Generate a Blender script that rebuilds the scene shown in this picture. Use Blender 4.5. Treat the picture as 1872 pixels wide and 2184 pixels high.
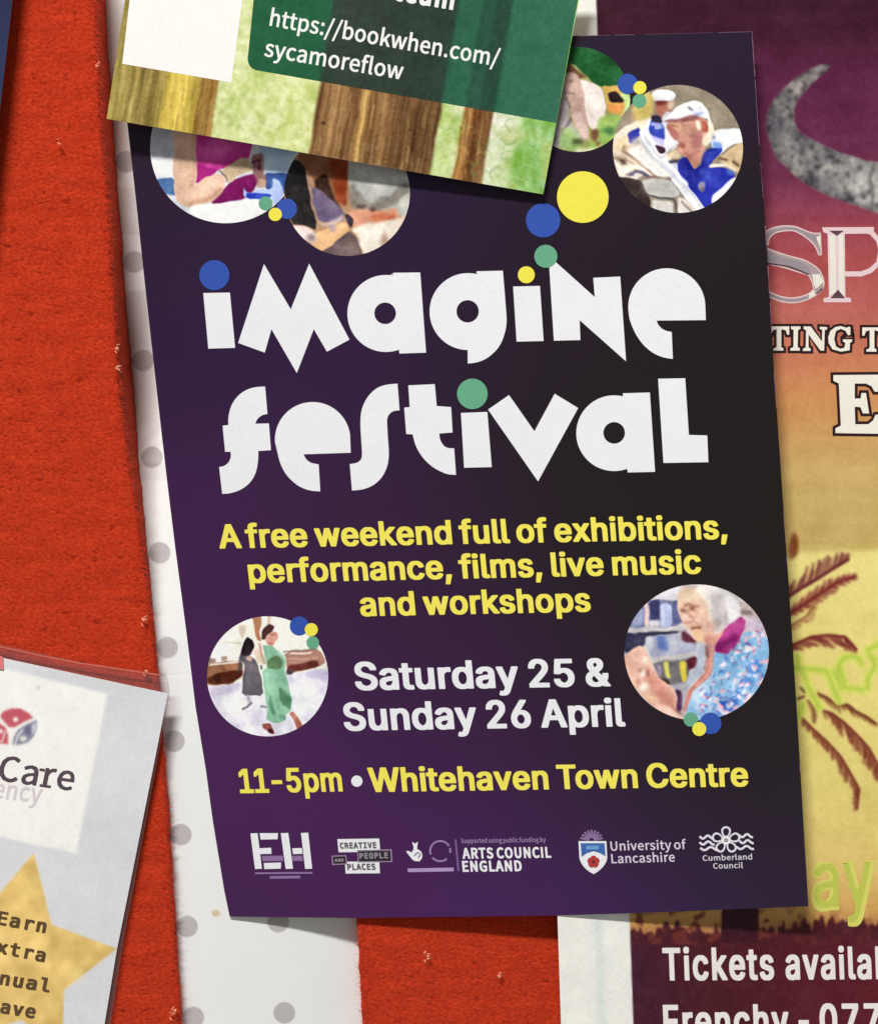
import bpy, bmesh, math, random
import numpy as np
from mathutils import Vector, Matrix

# ------------------------------------------------------------------ scene, camera, light, exposure
scene = bpy.context.scene
for o in list(bpy.data.objects):
    bpy.data.objects.remove(o)
scene.render.resolution_x, scene.render.resolution_y = 877, 1024
scene.view_settings.view_transform = 'Standard'
scene.view_settings.look = 'None'
scene.view_settings.gamma = 1.0
scene.view_settings.use_curve_mapping = False
scene.view_settings.exposure = 0.0

FPX, CX, CY = 3500.0, 936.0, 1092.0          # focal length and centre, in pixels of the photograph
PITCH, ROLL, DIST = math.radians(5.0), math.radians(3.3), 0.391
FWD = np.array([0.0, math.cos(PITCH), -math.sin(PITCH)])
UP0 = np.array([0.0, math.sin(PITCH), math.cos(PITCH)])
XR = np.array([1.0, 0.0, 0.0])
RGT = math.cos(ROLL) * XR - math.sin(ROLL) * UP0
UPV = math.sin(ROLL) * XR + math.cos(ROLL) * UP0
CAM = -FWD * DIST
cd = bpy.data.cameras.new('camera')
cam = bpy.data.objects.new('camera', cd)
scene.collection.objects.link(cam)
cd.sensor_fit = 'VERTICAL'
cd.sensor_height = 24.0
cd.lens = FPX / 2184.0 * 24.0
cd.clip_start, cd.clip_end = 0.01, 50.0
M = Matrix.Identity(4)
for i in range(3):
    M[i][0], M[i][1], M[i][2], M[i][3] = RGT[i], UPV[i], -FWD[i], CAM[i]
cam.matrix_world = M
scene.camera = cam

w = bpy.data.worlds.new('World')
scene.world = w
w.use_nodes = True
bg = w.node_tree.nodes['Background']
bg.inputs['Color'].default_value = (1.0, 0.985, 0.955, 1)      # light of the room coming from everywhere
bg.inputs['Strength'].default_value = 0.255

# the ceiling tube above the board: long, thin, so level edges throw crisp shadows and upright ones soft
ld = bpy.data.lights.new('ceiling_tube', 'AREA')
ld.shape = 'RECTANGLE'
ld.size, ld.size_y = 0.90, 0.16
ld.energy = 92.0
ld.color = (1.0, 0.985, 0.96)
lo = bpy.data.objects.new('ceiling_tube', ld)
scene.collection.objects.link(lo)
lo.location = (-0.47, -1.27, 2.04)
lo.rotation_euler = (Vector((0, 0, 0)) - Vector(lo.location)).to_track_quat('-Z', 'Z').to_euler()
_z = (Vector(lo.location)).normalized()
_x = Vector((1, 0, 0)); _x = (_x - _z * _x.dot(_z)).normalized(); _y = _z.cross(_x)
lo.rotation_euler = Matrix((_x, _y, _z)).transposed().to_euler()

# ------------------------------------------------------------------ helpers
def P(px, py, d):
    """point at distance d (metres) in front of the face of the board, under a pixel of the photograph"""
    px = np.asarray(px, float); py = np.asarray(py, float); d = np.asarray(d, float)
    a = (px - CX) / FPX; b = -(py - CY) / FPX
    dirs = FWD[None, :] + a.reshape(-1, 1) * RGT[None, :] + b.reshape(-1, 1) * UPV[None, :]
    t = (-d.reshape(-1) - CAM[1]) / dirs[:, 1]
    return CAM[None, :] + t[:, None] * dirs

def lin(c):
    c = np.asarray(c, float) / 255.0
    return np.where(c <= 0.04045, c / 12.92, ((c + 0.055) / 1.055) ** 2.4)

rng = np.random.default_rng(7)

def blur(a, s):
    if s <= 0: return a
    r = max(1, int(math.ceil(3 * s)))
    k = np.exp(-0.5 * (np.arange(-r, r + 1) / s) ** 2); k /= k.sum()
    for ax in (0, 1):
        pad = [(0, 0)] * a.ndim; pad[ax] = (r, r)
        b = np.pad(a, pad, mode='edge')
        out = np.zeros_like(a)
        n = a.shape[ax]
        for i, kk in enumerate(k):
            sl = [slice(None)] * a.ndim; sl[ax] = slice(i, i + n)
            out += kk * b[tuple(sl)]
        a = out
    return a

def fnoise(shape, s, seed):
    g = np.random.default_rng(seed).standard_normal(shape)
    sy, sx = s if isinstance(s, tuple) else (s, s)
    def b1(a, s_, ax):
        if s_ <= 0: return a
        r = max(1, int(3 * s_)); k = np.exp(-0.5 * (np.arange(-r, r + 1) / s_) ** 2); k /= k.sum()
        return np.apply_along_axis(lambda v: np.convolve(np.pad(v, r, mode='wrap'), k, 'valid'), ax, a)
    g = b1(b1(g, sy, 0), sx, 1)
    return g / (g.std() + 1e-9)

class Canvas:
    """a print: sRGB values on a fine grid over part of a sheet, later stored as colours of its mesh"""
    def __init__(s, x0, y0, x1, y1, step, base, org=(0, 0), sc=1.0):
        s.x0, s.y0, s.step = x0, y0, step
        s.w = int((x1 - x0) / step) + 2; s.h = int((y1 - y0) / step) + 2
        s.X, s.Y = np.meshgrid(x0 + np.arange(s.w) * step, y0 + np.arange(s.h) * step)
        s.im = np.empty((s.h, s.w, 3)); s.im[:] = base
        s.org, s.sc = org, sc
        s.crisp = 1.0
    def tr(s, pts):
        p = np.asarray(pts, float)
        return p / s.sc + np.asarray(s.org)
    def mask(s, pts):
        p = s.tr(pts); m = np.zeros((s.h, s.w))
        for ox, oy in ((-.25, -.25), (.25, -.25), (-.25, .25), (.25, .25)):
            X = s.X + ox * s.step; Y = s.Y + oy * s.step
            ins = np.zeros((s.h, s.w), bool)
            n = len(p)
            for i in range(n):
                xa, ya = p[i]; xb, yb = p[(i + 1) % n]
                if ya == yb: continue
                c = ((ya > Y) != (yb > Y)) & (X < (xb - xa) * (Y - ya) / (yb - ya) + xa)
                ins ^= c
            m += ins
        return m / 4
    def put(s, m, col, alpha=1.0):
        m = (m * alpha)[..., None]
        s.im = s.im * (1 - m) + np.asarray(col, float) * m
    def poly(s, col, pts, soft=0.7, alpha=1.0):
        if s.crisp < 1:                                    # in the small photographs corners are a little rounded
            q = np.asarray(pts, float); n = np.roll(q, -1, 0)
            pts = np.stack([q * .84 + n * .16, q * .16 + n * .84], 1).reshape(-1, 2)
        s.put(blur(s.mask(pts), soft * s.crisp), col, alpha)
    def ell(s, col, cx, cy, rx, ry=None, soft=0.7, alpha=1.0):
        ry = ry or rx
        c = s.tr([(cx, cy)])[0]
        q = np.sqrt(((s.X - c[0]) / (rx / s.sc)) ** 2 + ((s.Y - c[1]) / (ry / s.sc)) ** 2)
        m = np.clip((1 - q) * (rx / s.sc / s.step) + .5, 0, 1)
        s.put(blur(m, soft * s.crisp), col, alpha)
    def line(s, col, pts, wd, soft=0.6, alpha=1.0):
        p = s.tr(pts); r = wd / s.sc / 2
        D = np.full((s.h, s.w), 1e9)
        for (xa, ya), (xb, yb) in zip(p[:-1], p[1:]):
            vx, vy = xb - xa, yb - ya
            t = np.clip(((s.X - xa) * vx + (s.Y - ya) * vy) / (vx * vx + vy * vy + 1e-9), 0, 1)
            D = np.minimum(D, np.hypot(s.X - xa - t * vx, s.Y - ya - t * vy))
        s.put(blur(np.clip((r - D) / s.step + .5, 0, 1), soft * s.crisp), col, alpha)
    def finish(s, soft=0.6, grain=4, seed=1):
        s.im = blur(s.im, soft)
        n = fnoise((s.h, s.w), 1.0, seed)[..., None] * grain + fnoise((s.h, s.w), 5, seed + 9)[..., None] * grain * .7
        s.im = np.clip(s.im + n, 2, 252)
        return s
    def warp(s, amp, scale, seed):
        """let the outlines wander a little, as they do in a printed photograph"""
        wx = fnoise((s.h, s.w), scale, seed) * amp; wy = fnoise((s.h, s.w), scale, seed + 1) * amp
        iy, ix = np.mgrid[0:s.h, 0:s.w]
        fx = np.clip(ix + wx, 0, s.w - 1.001); fy = np.clip(iy + wy, 0, s.h - 1.001)
        x0 = fx.astype(int); y0 = fy.astype(int); ax = (fx - x0)[..., None]; ay = (fy - y0)[..., None]; I = s.im
        s.im = (I[y0, x0] * (1 - ax) + I[y0, x0 + 1] * ax) * (1 - ay) + (I[y0 + 1, x0] * (1 - ax) + I[y0 + 1, x0 + 1] * ax) * ay
    def sample(s, px, py):
        fx = np.clip((np.asarray(px) - s.x0) / s.step, 0, s.w - 1.001); fy = np.clip((np.asarray(py) - s.y0) / s.step, 0, s.h - 1.001)
        ix = fx.astype(int); iy = fy.astype(int); ax = (fx - ix)[:, None]; ay = (fy - iy)[:, None]
        I = s.im
        c = (I[iy, ix] * (1 - ax) + I[iy, ix + 1] * ax) * (1 - ay) + (I[iy + 1, ix] * (1 - ax) + I[iy + 1, ix + 1] * ax) * ay
        return lin(c)

# ------------------------------------------------------------------ materials
_mats = {}
def paper(name, col=None, rough=0.5, spec=0.3, grain=0.075, gscale=2600.0, bump=0.05):
    key = (name, tuple(col) if col is not None else None)
    if key in _mats: return _mats[key]
    m = bpy.data.materials.new(name); m.use_nodes = True
    nt = m.node_tree; n = nt.nodes; L = nt.links
    b = n['Principled BSDF']
    b.inputs['Roughness'].default_value = rough
    b.inputs['Specular IOR Level'].default_value = spec
    geo = n.new('ShaderNodeNewGeometry')
    no = n.new('ShaderNodeTexNoise'); no.inputs['Scale'].default_value = gscale; no.inputs['Detail'].default_value = 2.0
    L.new(geo.outputs['Position'], no.inputs['Vector'])
    no2 = n.new('ShaderNodeTexNoise'); no2.inputs['Scale'].default_value = 120.0; no2.inputs['Detail'].default_value = 3.0
    L.new(geo.outputs['Position'], no2.inputs['Vector'])
    ad = n.new('ShaderNodeMath'); ad.operation = 'MULTIPLY_ADD'; ad.inputs[1].default_value = 0.35
    L.new(no2.outputs['Fac'], ad.inputs[0]); L.new(no.outputs['Fac'], ad.inputs[2])
    mr = n.new('ShaderNodeMapRange')
    mr.inputs['From Min'].default_value = 0.35; mr.inputs['From Max'].default_value = 1.0
    mr.inputs['To Min'].default_value = 1 - grain; mr.inputs['To Max'].default_value = 1 + grain
    L.new(ad.outputs[0], mr.inputs['Value'])
    mx = n.new('ShaderNodeMix'); mx.data_type = 'RGBA'; mx.blend_type = 'MULTIPLY'; mx.inputs['Factor'].default_value = 1.0
    if col is None:
        at = n.new('ShaderNodeAttribute'); at.attribute_name = 'Col'
        L.new(at.outputs['Color'], mx.inputs['A'])
    else:
        mx.inputs['A'].default_value = (*lin(col), 1)
    L.new(mr.outputs['Result'], mx.inputs['B'])
    L.new(mx.outputs['Result'], b.inputs['Base Color'])
    if bump:
        bp = n.new('ShaderNodeBump'); bp.inputs['Strength'].default_value = bump; bp.inputs['Distance'].default_value = 0.0002
        L.new(no2.outputs['Fac'], bp.inputs['Height']); L.new(bp.outputs['Normal'], b.inputs['Normal'])
    _mats[key] = m
    return m

def ink(col): return paper('printed_ink', col)

# ------------------------------------------------------------------ objects
def link(o, parent=None):
    scene.collection.objects.link(o)
    if parent is not None: o.parent = parent
    return o

def thing(name, label, cat, loc, group=None):
    o = bpy.data.objects.new(name, None); o.empty_display_size = 0.02
    o.location = loc; link(o)
    o['label'] = label; o['category'] = cat
    if group: o['group'] = group
    return o

def origin(o):
    v = np.zeros(3)
    while o is not None:
        v += np.array(o.location); o = o.parent
    return v

def mesh(name, V, F, mats, parent=None, cols=None, mi=None, smooth=True, kind=None, label=None):
    me = bpy.data.meshes.new(name)
    V = np.asarray(V, float)
    if parent is not None: V = V - origin(parent)[None, :]
    if isinstance(F, np.ndarray):
        k = F.shape[1]
        me.vertices.add(len(V)); me.vertices.foreach_set('co', V.astype(np.float32).ravel())
        me.loops.add(F.size); me.loops.foreach_set('vertex_index', F.astype(np.int32).ravel())
        me.polygons.add(len(F)); me.polygons.foreach_set('loop_start', np.arange(0, F.size, k, dtype=np.int32))
        me.update(calc_edges=True)
    else:
        me.from_pydata(V.tolist(), [], F)
    for m in (mats if isinstance(mats, (list, tuple)) else [mats]): me.materials.append(m)
    if mi is not None: me.polygons.foreach_set('material_index', np.asarray(mi, np.int32))
    me.polygons.foreach_set('use_smooth', np.full(len(me.polygons), smooth))
    if cols is not None:
        a = me.color_attributes.new('Col', 'FLOAT_COLOR', 'POINT')
        c = np.ones((len(V), 4), np.float32); c[:, :3] = cols
        a.data.foreach_set('color', c.ravel())
    me.validate(); me.update()
    o = link(bpy.data.objects.new(name, me), parent)
    if kind: o['kind'] = kind
    if label: o['label'] = label
    return o

def resample(pts, t):
    p = np.asarray(pts, float)
    s = np.r_[0, np.cumsum(np.hypot(*(p[1:] - p[:-1]).T))]; s /= s[-1]
    return np.c_[np.interp(t, s, p[:, 0]), np.interp(t, s, p[:, 1])]

def sheet(name, left, right, top, bottom, depth, nu, nv, colour, thick, mat, edge, parent, label=None, back=None):
    """a sheet of paper or card over four traced edges: printed face, back, and the cut edges"""
    u = np.linspace(0, 1, nu); v = np.linspace(0, 1, nv)
    Lp, Rp, Tp, Bp = resample(left, v), resample(right, v), resample(top, u), resample(bottom, u)
    U, Vv = np.meshgrid(u, v); U = U[..., None]; Vv = Vv[..., None]
    S = (1 - U) * Lp[:, None] + U * Rp[:, None] + (1 - Vv) * Tp[None] + Vv * Bp[None] \
        - ((1 - U) * (1 - Vv) * Lp[0] + U * (1 - Vv) * Rp[0] + (1 - U) * Vv * Lp[-1] + U * Vv * Rp[-1])
    px = S[..., 0].ravel(); py = S[..., 1].ravel()
    d = depth(px, py)
    F0 = P(px, py, d); B0 = F0 + np.array([0, thick, 0])
    idx = np.arange(nu * nv).reshape(nv, nu)
    a, b, c, e = idx[:-1, :-1].ravel(), idx[:-1, 1:].ravel(), idx[1:, 1:].ravel(), idx[1:, :-1].ravel()
    ff = np.c_[a, e, c, b]; bf = np.c_[a, b, c, e] + nu * nv
    ring = np.r_[idx[0, :-1], idx[:-1, -1], idx[-1, :0:-1], idx[:0:-1, 0]]
    nxt = np.roll(ring, -1); N = nu * nv
    # edge strip on vertices of its own so the face keeps its colours to the rim
    E1 = F0[ring] + np.array([0, 0.00002, 0]); E2 = B0[ring]; nr = len(ring)
    i = np.arange(nr); j = np.roll(i, -1)
    sf = np.c_[2 * N + i, 2 * N + j, 2 * N + nr + j, 2 * N + nr + i]
    V = np.r_[F0, B0, E1, E2]; F = np.r_[ff, bf, sf]
    mi = np.r_[np.zeros(len(ff)), np.ones(len(bf) + len(sf))]
    cols = None
    if colour is not None:
        c0 = colour(px, py)
        cols = np.r_[c0, np.full((len(V) - N, 3), .7)]
    return mesh(name, V, F, [mat, edge], parent, cols, mi, True, None, label)

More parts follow.
